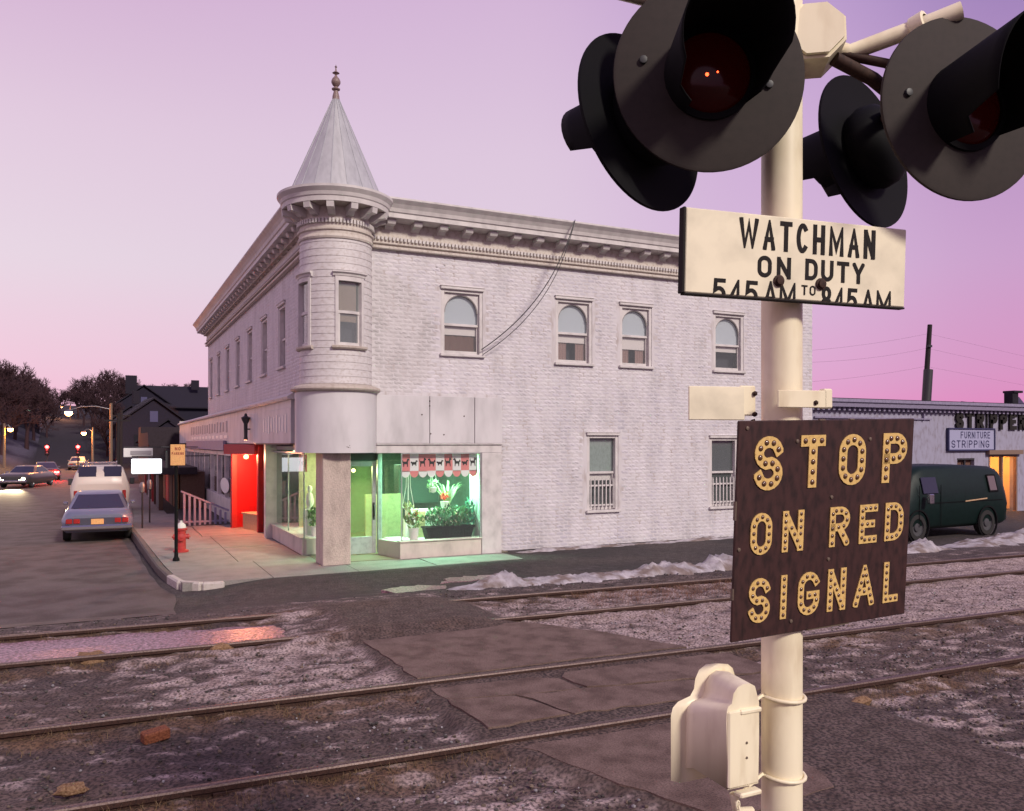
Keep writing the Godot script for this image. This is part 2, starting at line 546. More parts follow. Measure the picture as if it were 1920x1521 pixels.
# ---------------------------------------------------------------- sky
func sky_color(az: float, el: float) -> Color:
	# sRGB of the dusk sky on a grid of azimuth (0 = up the street, + to the right) and elevation, degrees
	var els := [0.0, 4.0, 11.0, 19.0, 28.0, 50.0, 90.0]
	var cols := {
		-190.0: [[150, 116, 148], [165, 130, 160], [170, 144, 172], [165, 142, 171], [158, 140, 170], [134, 120, 160], [116, 104, 152]],
		-90.0: [[228, 160, 180], [226, 178, 196], [220, 194, 206], [211, 184, 201], [196, 168, 194], [150, 126, 168], [116, 104, 152]],
		-8.0: [[236, 168, 194], [227, 188, 206], [218, 202, 214], [213, 191, 210], [199, 167, 199], [156, 130, 176], [116, 104, 152]],
		26.0: [[234, 150, 190], [223, 178, 204], [214, 196, 213], [211, 190, 211], [201, 173, 204], [152, 128, 176], [116, 104, 152]],
		44.0: [[226, 134, 184], [214, 160, 198], [204, 175, 207], [197, 167, 204], [179, 149, 196], [138, 118, 172], [116, 104, 152]],
		58.0: [[220, 122, 178], [206, 143, 186], [193, 154, 194], [174, 140, 186], [143, 118, 174], [124, 108, 166], [116, 104, 152]],
		110.0: [[176, 118, 160], [178, 134, 170], [174, 146, 178], [165, 139, 176], [150, 128, 174], [128, 114, 162], [116, 104, 152]],
		170.0: [[150, 116, 148], [165, 130, 160], [170, 144, 172], [165, 142, 171], [158, 140, 170], [134, 120, 160], [116, 104, 152]]}
	var keys := cols.keys()
	var i := 0
	while i < keys.size() - 2 and az > keys[i + 1]: i += 1
	var t: float = clampf((az - keys[i]) / (keys[i + 1] - keys[i]), 0, 1)
	t = t * t * (3 - 2 * t)
	var j := 0
	while j < 5 and el > els[j + 1]: j += 1
	var u: float = clampf((el - els[j]) / (els[j + 1] - els[j]), 0, 1)
	var g := func(k: float, e: int) -> Vector3:
		var a: Array = cols[k][e]
		var c := Color8(a[0], a[1], a[2]).srgb_to_linear()
		return Vector3(c.r, c.g, c.b)
	var lo: Vector3 = g.call(keys[i], j).lerp(g.call(keys[i + 1], j), t)
	var hi: Vector3 = g.call(keys[i], j + 1).lerp(g.call(keys[i + 1], j + 1), t)
	var v := lo.lerp(hi, u)
	v *= 1.0 + 0.65 * exp(-pow((az + 66.0) / 36.0, 2.0)) * exp(-pow(el / 26.0, 2.0))   # the afterglow, left of the view
	return Color(v.x, v.y, v.z)

func make_sky() -> PanoramaSkyMaterial:
	var w := 360; var h := 180
	var im := Image.create(w, h, false, Image.FORMAT_RGBF)
	for y in h:
		var el := 90.0 - (y + 0.5)
		for x in w:
			var az := x + 0.5
			im.set_pixel(x, y, sky_color(az if az < 170.0 else az - 360.0, maxf(el, 0.0)))
	var m := PanoramaSkyMaterial.new()
	m.panorama = ImageTexture.create_from_image(im)
	return m

# ---------------------------------------------------------------- the lie of the land
const EYE := 2.22
const YAW := 0.45489
var rail_d := [[5.74, -0.036], [7.44, -0.042], [9.72, -0.043], [11.12, -0.043]]

func rail_at(k: int, x: float) -> float:
	return rail_d[k][0] + rail_d[k][1] * x

func land(x: float, d: float) -> float:
	var y := -0.10
	var right := smoothstep(1.25, 3.0, x)
	var far := lerpf(-0.53 - 0.1 * smoothstep(17.0, 30.0, d), -0.385 - 0.1 * smoothstep(22.0, 60.0, d), right)
	y = lerpf(y, far, smoothstep(11.7, 14.6, d))
	if d > 100.0:
		y += clampf((d - 105.0) * 0.085, 0.0, 13.0) * smoothstep(60.0, 25.0, x)
	if d > 55.0:
		y += clampf((-x - 6.5 - maxf(d - 105.0, 0.0) * 0.03) * 0.42, 0.0, 5.5) * smoothstep(80.0, 104.0, d)
		y += clampf((d - 150.0) * 0.05, 0.0, 3.0) * smoothstep(5.0, 22.0, x) * smoothstep(110.0, 60.0, x)
	return y

func ground_noise(x: float, d: float) -> float:
	var fade := smoothstep(13.5, 11.0, d)
	return (n_mid.get_noise_2d(x, d) * 0.035 + n_fine.get_noise_2d(x, d) * 0.014) * (0.12 + 0.88 * fade)

func walk(x: float, d: float) -> float:   # 1 on the paved walk across the tracks
	var r0 := rail_at(0, x)
	var xl := 2.6 if d > r0 else lerpf(2.6, 3.3, clampf((r0 - d) / 1.6, 0, 1.6))
	var xr := lerpf(5.9, 4.6, clampf((d - 7.0) / 2.4, 0, 1))
	return smoothstep(xl - 0.12, xl + 0.03, x) * smoothstep(xr + 0.15, xr - 0.05, x) * smoothstep(11.6, 11.0, d)

func frost(x: float, d: float) -> float:
	var r1 := rail_at(0, x); var r2 := rail_at(1, x); var r3 := rail_at(2, x); var r4 := rail_at(3, x)
	var b := 0.08
	if d < r1:
		b = 0.14 + 0.42 * smoothstep(1.6, 2.1, x) * smoothstep(3.6, 2.6, x) * smoothstep(5.5, 5.1, d) + 0.2 * smoothstep(4.6, 6.0, x)
	elif d < r2:
		b = 0.10 + 0.22 * smoothstep(1.2, 2.2, x) * smoothstep(3.0, 2.4, x) + 0.30 * smoothstep(5.8, 7.5, x)
	elif d < r3:
		b = 0.10 + 0.62 * smoothstep(-0.4, 1.3, x) * smoothstep(3.0, 2.5, x) + 0.86 * smoothstep(4.4, 5.2, x)
	elif d < r4:
		b = 0.16 + 0.34 * smoothstep(1.4, 2.2, x) + 0.12 * smoothstep(4.0, 5.0, x) + 0.3 * smoothstep(9.0, 11.0, x)
	elif d < 12.4:
		b = 0.12 + 0.22 * smoothstep(1.6, 2.6, x) * smoothstep(6.0, 4.0, x)
	else:
		b = 0.0
	return b

func build_camera_and_light() -> void:
	var cam := Camera3D.new()
	cam.name = "camera"
	add_child(cam)
	cam.position = Vector3(0, EYE, 0)
	cam.rotation.y = -YAW
	cam.near = 0.1
	cam.far = 4000.0
	cam.projection = Camera3D.PROJECTION_FRUSTUM
	cam.size = 2.0 * cam.near * 760.5 / 1560.0
	cam.frustum_offset = Vector2(0, cam.near * 69.5 / 1560.0)
	cam.current = true
	var we := WorldEnvironment.new()
	we.name = "world_environment"
	var e := Environment.new()
	e.background_mode = Environment.BG_SKY
	e.sky = Sky.new()
	e.sky.sky_material = make_sky()
	e.background_energy_multiplier = 0.95
	e.tonemap_mode = Environment.TONE_MAPPER_LINEAR
	e.tonemap_exposure = 1.18
	e.sdfgi_enabled = true
	e.ssao_enabled = true
	e.ssil_enabled = true
	we.environment = e
	add_child(we)
	var sun := DirectionalLight3D.new()
	sun.name = "warm_light"
	add_child(sun)
	sun.light_color = Color(1.0, 0.955, 0.90)
	sun.light_energy = 0.84
	sun.light_angular_distance = 9.0
	sun.shadow_enabled = true
	sun.sky_mode = DirectionalLight3D.SKY_MODE_LIGHT_ONLY
	sun.look_at_from_position(Vector3(6, 16, 23), Vector3.ZERO)

func omni(called: String, at: Vector3, c: Color, e: float, size := 0.1, parent: Node = null) -> void:
	var l := OmniLight3D.new()
	l.name = numbered(called)
	l.light_color = c
	l.light_energy = e
	l.light_size = size
	l.omni_range = 40.0
	l.omni_attenuation = 2.0
	l.shadow_enabled = true
	(parent if parent else self).add_child(l, true)
	l.position = at - (base_of(parent) if parent else Vector3.ZERO)

func area(called: String, at: Vector3, down: Vector3, sx: float, sy: float, c: Color, e: float) -> void:
	var l := AreaLight3D.new()
	l.name = numbered(called)
	l.light_color = c
	l.light_energy = e
	l.area_size = Vector2(sx, sy)
	l.area_range = 30.0
	l.area_attenuation = 2.0
	l.shadow_enabled = true
	add_child(l)
	l.position = at
	var up := Vector3.UP if absf(down.normalized().y) < 0.9 else Vector3.BACK
	l.look_at_from_position(at, at + down, up)

func span(list: Array, a: float, b: float, step: float) -> void:
	var n := int(round((b - a) / step))
	for i in n:
		list.append(a + (b - a) * i / n)

func build_ground() -> void:
	var xs := [-1500.0, -800.0, -400.0, -250.0, -160.0, -110.0, -80.0, -60.0]
	span(xs, -50, -10, 4.0); span(xs, -10, -4, 0.6); span(xs, -4, 9.5, 0.06); span(xs, 9.5, 17, 0.16); span(xs, 17, 34, 0.6); span(xs, 34, 64, 3.0)
	xs.append_array([64.0, 75.0, 90.0, 110.0, 150.0, 220.0, 350.0, 600.0, 1500.0])
	var ds := [-600.0, -150.0, -40.0, -12.0, -4.0, 0.0, 1.5]
	span(ds, 2.5, 3.6, 0.2); span(ds, 3.6, 8.0, 0.045); span(ds, 8.0, 12.6, 0.06); span(ds, 12.6, 18, 0.16); span(ds, 18, 30, 0.6); span(ds, 30, 60, 3.0); span(ds, 60, 320, 7.0)
	ds.append_array([320.0, 400.0, 600.0, 1000.0, 2500.0])
	var nx := xs.size(); var nd := ds.size()
	var pos := PackedVector3Array(); var col := PackedColorArray()
	pos.resize(nx * nd); col.resize(nx * nd)
	for j in nd:
		var d: float = ds[j]
		for i in nx:
			var x: float = xs[i]
			var near := x > -12.0 and x < 36.0 and d > 2.0 and d < 32.0
			var y := land(x, d)
			var c := Color(0.058, 0.050, 0.048)
			if near:
				var w := walk(x, d)
				var nb := n_big.get_noise_2d(x, d)
				var nf := n_fine.get_noise_2d(x * 0.42 + d * 0.12, d * 0.85)
				var nm := n_mid.get_noise_2d(x * 0.7, d * 1.2)
				y += ground_noise(x, d) * (1.0 - w)
				y = lerpf(y, -0.034, w)
				if d < 12.6:
					for k in 4:   # dirt is banked against the rails, and buries them by the walk
						var q := absf(d - rail_at(k, x))
						y += 0.03 * smoothstep(0.35, 0.1, q) * (1.0 - w)
					if d > 9.0:
						y += 0.085 * smoothstep(1.5, 2.3, x) * smoothstep(4.7, 3.9, x) * smoothstep(9.1, 9.5, d) * smoothstep(12.4, 11.3, d)
					c = Color(0.200, 0.145, 0.130).lerp(Color(0.105, 0.078, 0.078), clampf(0.5 + nb * 1.0 + nf * 0.5, 0, 1))
					var straw := 0.0
					for k in 4:
						var q := d - rail_at(k, x)
						straw = maxf(straw, smoothstep(-0.55, -0.12, q) * smoothstep(0.15, 0.0, q))
					c = c.lerp(Color(0.22, 0.130, 0.070), clampf(straw * (0.55 + nm * 1.2), 0, 0.85))
					var f := smoothstep(0.30, 0.74, frost(x, d) * 0.92 + nm * 0.40 + nf * 0.80 + nb * 0.20)
					c = c.lerp(Color(0.60, 0.50, 0.49), f * (1.0 - w * 0.9))
					y += f * 0.012 * (1.0 - w)
					c = c.lerp(Color(0.16, 0.118, 0.102), w * 0.8)
					if d > 11.2:
						c = c.lerp(Color(0.140, 0.112, 0.112), smoothstep(11.2, 12.2, d) * (1.0 - f * 0.7))
				else:
					c = Color(0.120, 0.100, 0.100).lerp(Color(0.066, 0.056, 0.062), clampf(0.5 + nb * 1.3 + nm * 0.5, 0, 1))
					var ic := smoothstep(0.30, 0.55, nm * 0.8 + nb * 0.4) * smoothstep(17.5, 13.0, d)
					c = c.lerp(Color(0.30, 0.26, 0.28), ic * 0.5)
			elif d > 45.0:
				c = c.lerp(Color(0.014, 0.010, 0.020), smoothstep(80.0, 98.0, d))
				var sn := smoothstep(-7.0, -9.0, x) * smoothstep(80.0, 92.0, d)
				sn = maxf(sn, smoothstep(9.0, 14.0, x) * smoothstep(90.0, 100.0, d) * 0.25)
				var pat := clampf(0.55 + n_big.get_noise_2d(x * 0.35, d * 0.35) * 1.6, 0, 1)
				c = c.lerp(Color(0.16, 0.15, 0.24), sn * pat)
			pos[j * nx + i] = Vector3(x, y, -d)
			col[j * nx + i] = c
	var idx := PackedInt32Array()
	for j in nd - 1:
		for i in nx - 1:
			var a := j * nx + i
			idx.append_array([a, a + nx, a + 1, a + 1, a + nx, a + nx + 1])
	var nrm := PackedVector3Array()
	nrm.resize(nx * nd)
	for j in nd:
		for i in nx:
			var i0 := maxi(i - 1, 0); var i1 := mini(i + 1, nx - 1); var j0 := maxi(j - 1, 0); var j1 := mini(j + 1, nd - 1)
			var v := (pos[j * nx + i1] - pos[j * nx + i0]).cross(pos[j1 * nx + i] - pos[j0 * nx + i])
			nrm[j * nx + i] = v.normalized() if v.y > 0 else -v.normalized()
	var arr := []
	arr.resize(Mesh.ARRAY_MAX)
	arr[Mesh.ARRAY_VERTEX] = pos
	arr[Mesh.ARRAY_NORMAL] = nrm
	arr[Mesh.ARRAY_COLOR] = col
	arr[Mesh.ARRAY_INDEX] = idx
	var me := ArrayMesh.new()
	me.add_surface_from_arrays(Mesh.PRIMITIVE_TRIANGLES, arr)
	solo("ground", me, M.ground, "", "", "", "structure")

# flat sheet that follows the land, given by a polygon of (x, d) and a lift
func sheet(called: String, poly: PackedVector2Array, lift: float, m: Material, step := 0.6) -> void:
	var st := begin()
	var lo := poly[0]; var hi := poly[0]
	for p in poly:
		lo = lo.min(p); hi = hi.max(p)
	var nx := int(ceil((hi.x - lo.x) / step)); var nd := int(ceil((hi.y - lo.y) / step))
	for i in nx:
		for j in nd:
			var c := PackedVector2Array([lo + Vector2(i, j) * step, lo + Vector2(i + 1, j) * step, lo + Vector2(i + 1, j + 1) * step, lo + Vector2(i, j + 1) * step])
			for q in Geometry2D.intersect_polygons(c, poly):
				for t in range(1, q.size() - 1):
					tri(st, V(q[0].x, land(q[0].x, q[0].y) + lift, q[0].y), V(q[t].x, land(q[t].x, q[t].y) + lift, q[t].y), V(q[t + 1].x, land(q[t + 1].x, q[t + 1].y) + lift, q[t + 1].y))
	solo(called, st, m, "", "", "", "structure")

func wobble(poly: PackedVector2Array, amp: float, step: float, sd: float) -> PackedVector2Array:
	var o := PackedVector2Array()
	for i in poly.size():
		var a := poly[i]; var b := poly[(i + 1) % poly.size()]
		var n := maxi(1, int(a.distance_to(b) / step))
		for k in n:
			var p := a.lerp(b, float(k) / n)
			o.append(p + Vector2(n_fine.get_noise_2d(p.x * 1.3 + sd, p.y * 1.3), n_fine.get_noise_2d(p.x * 1.3, p.y * 1.3 + sd + 40.0)) * amp)
	return o

func build_tracks() -> void:
	for t in 2:
		var o := thing("railway_track", ["nearer rusty railway track crossing in front of the signal post", "farther rusty railway track half buried in ice beside the snow bank"][t], "railway track", V(3, -0.1, [6.6, 10.3][t]))
		for r in 2:
			var k := t * 2 + r
			var st := begin()
			var head := begin()
			var prof := [Vector2(-0.065, -0.17), Vector2(0.065, -0.17), Vector2(0.065, -0.155), Vector2(0.012, -0.13), Vector2(0.010, -0.05), Vector2(0.034, -0.042), Vector2(0.034, -0.0122), Vector2(-0.034, -0.0122), Vector2(-0.034, -0.042), Vector2(-0.010, -0.05), Vector2(-0.012, -0.13), Vector2(-0.065, -0.155)]
			var hp := [Vector2(0.0335, -0.012), Vector2(0.027, 0.0), Vector2(0.0, 0.002), Vector2(-0.027, 0.0), Vector2(-0.0335, -0.012)]
			var x := -60.0
			while x < 90.0:
				var x2 := x + (1.0 if x > -6 and x < 20 else 10.0)
				sweep(st, prof, V(x, 0, rail_at(k, x)), V(x2, 0, rail_at(k, x2)), Vector3.BACK, false)
				sweep(head, hp, V(x, 0, rail_at(k, x)), V(x2, 0, rail_at(k, x2)), Vector3.BACK, false)
				x = x2
			var rail := wpart("rail", st, M.rust, o)
			part("rail_head", head, M.railtop, rail)
			# fish plates with their bolts where lengths of rail meet
			for jx in [[0.9, 7.6], [-1.4, 5.2], [6.6], [8.2]][k]:
				var fp := begin()
				box(fp, V(jx, -0.075, rail_at(k, jx) - 0.026), Vector3(0.55, 0.055, 0.022), 0.004)
				for b in 4:
					box(fp, V(jx - 0.2 + b * 0.133, -0.075, rail_at(k, jx) - 0.045), Vector3(0.03, 0.03, 0.02), 0.004)
				part("joint_bar", fp, M.rust, rail)
			if t == 0 or r == 0: pass

func poly_xd(a: Array) -> PackedVector2Array:
	return L(a)

func build_crossing() -> void:
	# the asphalt walk laid in slabs between and beside the rails; cracks are real gaps
	var o := thing("crossing_pavement", "cracked brown asphalt walk laid between and beside the rails", "pavement", V(3.6, -0.04, 7.5))
	var pieces := [
		[2.72, 5.95, 3.45, 5.97, 3.25, 6.62, 2.66, 6.78],
		[3.49, 5.97, 4.55, 5.85, 5.85, 5.78, 5.95, 6.15, 4.60, 6.40, 3.95, 6.52, 3.29, 6.62],
		[2.66, 6.81, 3.25, 6.65, 3.92, 6.55, 3.90, 6.95, 3.62, 7.08, 2.68, 7.16],
		[3.96, 6.54, 4.60, 6.43, 5.95, 6.18, 5.98, 6.98, 4.40, 7.05, 4.02, 7.07, 3.94, 6.95],
		[2.66, 7.52, 4.0, 7.46, 5.75, 7.38, 5.25, 8.5, 4.72, 9.3, 3.6, 9.38, 2.62, 9.42],
		[2.78, 5.50, 4.4, 5.43, 4.55, 4.70, 4.30, 3.95, 3.35, 3.9, 3.05, 4.6]]
	var k := 0
	for p in pieces:
		var poly := wobble(poly_xd(p), 0.05, 0.14, 7.0 + k)
		if Geometry2D.is_polygon_clockwise(poly): poly.reverse()
		var st := begin()
		var xf := Transform3D(Basis(Vector3(1, 0, 0), Vector3(0, 0, -1), Vector3(0, 1, 0)), Vector3.ZERO)
		var cut := Geometry2D.offset_polygon(poly, -0.007)
		if cut.size(): poly = cut[0]
		extrude(st, xf, poly, -0.16, -0.018 - 0.005 * (k % 3))
		wpart("slab", st, M.slab, o)
		k += 1

func build_gravel() -> void:
	var mesh_of := func(sd: int) -> ArrayMesh:
		rng.seed = sd
		var s := SphereMesh.new()
		s.radial_segments = 6; s.rings = 3; s.radius = 1.0; s.height = 2.0
		var a := s.get_mesh_arrays()
		var st := begin()
		var v: PackedVector3Array = a[Mesh.ARRAY_VERTEX]
		var jit := {}
		for i in v.size():
			var key := Vector3i(v[i] * 50.0)
			if not jit.has(key): jit[key] = rng.randf_range(0.7, 1.25)
			v[i] = v[i] * jit[key] * Vector3(1, 0.65, 0.85)
		for i in a[Mesh.ARRAY_INDEX]:
			st.add_vertex(v[i])
		return done(st)
	for kind in 3:
		var places := []; var cols := []
		rng.seed = 100 + kind
		var want: int = [6000, 5000, 2200][kind]
		var tries := 0
		while places.size() < want and tries < want * 6:
			tries += 1
			var x := rng.randf_range(-3.2, 13.0)
			var d := rng.randf_range(3.6, 12.2)
			if rng.randf() > 30.0 / (8.0 + d * d): continue
			if walk(x, d) > 0.2: continue
			var f := frost(x, d)
			var size := rng.randf_range(0.004, 0.013) * rng.randf_range(0.6, 1.7)
			var c: Color
			if kind == 0:
				var g := rng.randf_range(0.03, 0.085)
				c = Color(g * 1.05, g * 0.92, g * 0.86)
			elif kind == 1:
				var g := rng.randf_range(0.04, 0.16)
				c = Color(g * 1.15, g * 0.85, g * 0.66)
			else:
				if rng.randf() > f * 1.4 + 0.05: continue
				var g := rng.randf_range(0.16, 0.34)
				c = Color(g, g * 0.94, g * 1.0)
				size *= 0.85
			var b := Basis.from_euler(Vector3(rng.randf_range(-0.4, 0.4), rng.randf() * TAU, rng.randf_range(-0.4, 0.4))) * Basis.from_scale(Vector3.ONE * size)
			places.append(Transform3D(b, V(x, land(x, d) + ground_noise(x, d) + 0.012 + size * 0.2, d)))
			cols.append(c)
		var o := many(["ballast_gravel", "ballast_gravel", "ice_crumbs"][kind], mesh_of.call(31 + kind), M.rock, places, cols)
		tag(o, ["dark grey ballast stones strewn between the rusty rails", "brown ballast stones and cinders strewn between the rails", "white crumbs of ice and frozen snow scattered over the track bed"][kind], ["gravel", "gravel", "ice"][kind])
	# dead grass along the rails
	var blade := begin()
	quad(blade, Vector3(-0.003, 0, 0), Vector3(0.003, 0, 0), Vector3(0.012, 0.6, 0.0), Vector3(0.008, 0.6, 0))
	tri(blade, Vector3(0.008, 0.6, 0), Vector3(0.012, 0.6, 0.0), Vector3(0.05, 1.0, 0.02))
	var gm := done(blade)
	var gp := []; var gc := []
	rng.seed = 77
	while gp.size() < 9000:
		var k := rng.randi() % 4
		var x := rng.randf_range(-3.0, 13.0)
		var d := rail_at(k, x) - absf(rng.randfn(0.0, 0.16)) - 0.05
		if n_mid.get_noise_2d(x * 1.2, d * 1.2 + 30.0) < -0.02 - (0.12 if k == 0 else 0.0): continue
		if walk(x, d) > 0.3 or (k >= 2 and x > 1.4 and x < 5.0): continue
		var hgt := rng.randf_range(0.03, 0.10)
		var b := Basis.from_euler(Vector3(rng.randf_range(-1.1, 1.1), rng.randf() * TAU, rng.randf_range(-0.5, 0.5))) * Basis.from_scale(Vector3(0.6, hgt, 0.6))
		gp.append(Transform3D(b, V(x, land(x, d) + ground_noise(x, d) + 0.015, d)))
		var g := rng.randf_range(0.5, 1.1)
		gc.append(Color(0.20 * g, 0.125 * g, 0.055 * g))
	for i in 1800:
		var x := 6.2 + rng.randf() * 3.2
		var d := lerpf(rail_at(2, x), rail_at(3, x), rng.randf_range(0.3, 0.95))
		var b := Basis.from_euler(Vector3(rng.randf_range(-1.0, 1.0), rng.randf() * TAU, rng.randf_range(-0.5, 0.5))) * Basis.from_scale(Vector3(0.6, rng.randf_range(0.05, 0.14), 0.6))
		gp.append(Transform3D(b, V(x, land(x, d) + ground_noise(x, d) + 0.015, d)))
		gc.append(Color(0.22, 0.10, 0.06) * rng.randf_range(0.6, 1.2))
	tag(many("dead_grass", gm, M.leaf, gp, gc), "short dead brown grass growing along the rails", "grass")

func heap(called: String, label: String, pts: Array, w: float, h: float, sd: float) -> void:   # a bank of ploughed snow along points (x, d)
	var st := begin(true)
	st.set_smooth_group(-1)
	var rings := []
	var lenx := 0.0
	for i in pts.size() - 1:
		var a: Vector2 = pts[i]; var b: Vector2 = pts[i + 1]
		var n := maxi(2, int(a.distance_to(b) / 0.06))
		for k in n:
			var p := a.lerp(b, float(k) / n)
			var side := (b - a).normalized().orthogonal()
			var tip := minf(minf(lenx, 1.0) * 1.6, 1.0)
			var hh := h * (0.42 + 0.9 * maxf(0.0, n_mid.get_noise_2d(p.x * 0.5 + sd, sd) + 0.25)) * tip
			if i == pts.size() - 2: hh *= smoothstep(1.0, 0.8, float(k) / n)
			var ring := PackedVector3Array()
			for m in 17:
				var u := m / 8.0 - 1.0
				var q := p + side * u * w * (0.8 + 0.5 * n_mid.get_noise_2d(p.x + sd * 2.0, 5.0))
				var y := land(q.x, q.y) - 0.02 + hh * pow(cos(u * PI * 0.5), 0.8)
				y += n_fine.get_noise_2d(q.x * 1.4 + sd, q.y * 1.4) * 0.085 * minf(hh / 0.2, 1.3) * cos(u * 1.5)
				y += n_fine.get_noise_2d(q.x * 3.5 + sd, q.y * 3.5) * 0.03 * minf(hh / 0.2, 1.0) * cos(u * 1.5)
				ring.append(V(q.x, y, q.y))
			rings.append(ring)
			lenx += a.distance_to(b) / n
	st.set_smooth_group(0)
	var tint := func(v: Vector3) -> Color:
		var g := 0.82 + 0.4 * n_fine.get_noise_2d(v.x * 0.7, v.z * 0.7)
		return Color(g, g * 0.97, g * 1.0).lerp(Color(0.30, 0.21, 0.15), clampf(n_mid.get_noise_2d(v.x * 0.8, v.z * 1.6 + 9.0) * 2.0 + n_fine.get_noise_2d(v.x, v.z) * 0.8 + 0.1, 0, 0.8))
	for i in rings.size() - 1:
		for k in 16:
			for v in [rings[i][k], rings[i][k + 1], rings[i + 1][k + 1], rings[i][k], rings[i + 1][k + 1], rings[i + 1][k]]:
				st.set_color(tint.call(v))
				st.add_vertex(v)
	solo(called, st, M.snow, label, "snow", "", "stuff")

func build_setting() -> void:
	build_ground()
	# the street, the lane in front of the shop and the far hill road as sheets just above the ground
	sheet("road", wobble(poly_xd([-11.5, 12.6, 0.9, 12.9, 1.15, 16.0, 0.95, 17.0, 0.80, 20.0, 0.62, 30.0, 0.3, 60.0, -0.2, 104.0, -7.0, 104.0, -9.0, 70.0, -9.5, 40.0, -9.0, 20.0]), 0.06, 0.6, 3.0), 0.012, M.asphalt, 1.0)
	sheet("cross_road", poly_xd([-70, 52, -9.2, 58, -9.2, 78, -70, 84]), 0.016, M.asphalt, 4.0)
	sheet("hill_road", poly_xd([-7.0, 104, -1.0, 104, -5.5, 190, -9.0, 270, -14.0, 270, -11.0, 190]), 0.05, M.hill, 3.5)
	# raised pavement of concrete flags in front of and beside the corner shop
	var pv := thing("pavement", "pale concrete pavement wrapping the corner shop, stained and lit green and red", "pavement", V(2.4, -0.5, 20))
	pv.set_meta("kind", "structure")
	pv.remove_meta("category")
	var flags := [
		[1.28, 16.45, 2.9, 16.40, 2.9, 18.9, 1.13, 18.9], [2.92, 16.40, 4.6, 16.45, 4.6, 19.4, 4.05, 19.4, 4.05, 18.9, 2.92, 18.9], [4.62, 16.45, 6.3, 16.50, 6.3, 17.7, 5.95, 17.7, 5.7, 18.75, 4.62, 19.4],
		[6.32, 16.5, 8.4, 16.62, 8.4, 17.74, 6.32, 17.74],
		[1.13, 18.92, 2.6, 18.92, 2.6, 21.6, 1.02, 21.6], [2.62, 18.92, 4.05, 18.92, 4.05, 21.6, 2.62, 21.6],
		[1.02, 21.62, 2.6, 21.62, 2.6, 24.4, 0.92, 24.4], [2.62, 21.62, 4.05, 21.62, 4.05, 24.4, 2.62, 24.4],
		[0.92, 24.42, 2.4, 24.42, 2.4, 27.6, 0.80, 27.6], [2.42, 24.42, 4.3, 24.42, 4.3, 27.6, 2.42, 27.6],
		[0.80, 27.62, 3.7, 27.62, 3.7, 34.0, 0.66, 34.0], [0.66, 34.02, 2.1, 34.02, 2.1, 60.0, 0.2, 60.0]]
	var xf := Transform3D(Basis(Vector3(1, 0, 0), Vector3(0, 0, -1), Vector3(0, 1, 0)), Vector3.ZERO)
	var i := 0
	for p in flags:
		var st := begin()
		var y: float = -0.375 - (0.10 if i >= 10 else 0.0) - 0.003 * (i % 3)
		extrude(st, xf, poly_xd(p), -0.9, y)
		wpart("paving_flag", st, M.concrete, pv)
		i += 1
	# kerb stones, the corner one painted white
	var kb := thing("kerb", "granite kerb along the street with a white painted corner", "kerb", V(1.0, -0.5, 22))
	kb.set_meta("kind", "structure")
	kb.remove_meta("category")
	var line := [Vector2(2.0, 16.30), Vector2(1.62, 16.38), Vector2(1.28, 16.72), Vector2(1.15, 17.6), Vector2(1.05, 18.9), Vector2(0.99, 20.4), Vector2(0.92, 22.4), Vector2(0.84, 25.0), Vector2(0.72, 28.0), Vector2(0.62, 32.0), Vector2(0.5, 37.0), Vector2(0.35, 45.0)]
	for k in line.size() - 1:
		var st := begin()
		var a: Vector2 = line[k]; var b: Vector2 = line[k + 1]
		var top := -0.368
		bar(st, V(a.x, top - 0.15, a.y), V(b.x, top - 0.15, b.y), 0.15, 0.30, 0.03)
		wpart("kerb_stone", st, M.kerb if k in [0, 1, 2] else M.stone_dark, kb)
	build_tracks()
	build_crossing()
	# ice between the rails of the far track, and frozen puddles before the shop window
	var ice := []
	ice.append(wobble(poly_xd([-4.0, 10.12, -1.0, 9.98, 1.2, 9.90, 2.1, 9.95, 1.9, 10.6, 0.6, 10.85, -1.0, 10.98, -4.0, 11.15]), 0.10, 0.12, 2.0))
	ice.append(wobble(poly_xd([4.2, 12.75, 4.9, 12.7, 5.2, 13.1, 4.7, 13.4, 4.1, 13.2]), 0.22, 0.15, 5.0))
	ice.append(wobble(poly_xd([5.5, 14.3, 6.6, 14.35, 6.9, 14.7, 5.9, 14.9]), 0.22, 0.15, 8.0))
	var k := 0
	for p in ice:
		var st := begin()
		if Geometry2D.is_polygon_clockwise(p): p.reverse()
		var yy: float = [-0.055, land(4.6, 13.0) + 0.02, land(6.2, 14.6) + 0.018][k]
		extrude(st, xf, p, yy - 0.08, yy)
		solo("ice", st, M.ice, ["sheet of ice between the rails of the farther track, rose reflection put into its colour", "small frozen puddle on the lane facing the shop window", "frozen puddle nearest the shop pavement"][k], "ice", "", "stuff")
		k += 1
	heap("snow_bank", "long low bank of ploughed snow beside the farther track", [Vector2(4.9, 12.45), Vector2(7.2, 12.25), Vector2(9.5, 12.2), Vector2(13.0, 12.2), Vector2(17.0, 12.4)], 0.46, 0.27, 3.0)
	heap("snow_bank", "tall mound of ploughed snow in front of the green van", [Vector2(17.0, 12.6), Vector2(18.6, 12.6), Vector2(20.5, 12.6), Vector2(24, 12.8)], 0.75, 0.24, 13.0)
	heap("snow_bank", "thin ridge of dirty snow at the foot of the white brick wall", [Vector2(8.6, 17.6), Vector2(11.0, 17.75), Vector2(14.0, 17.8), Vector2(18.5, 17.8)], 0.25, 0.08, 23.0)
	build_gravel()

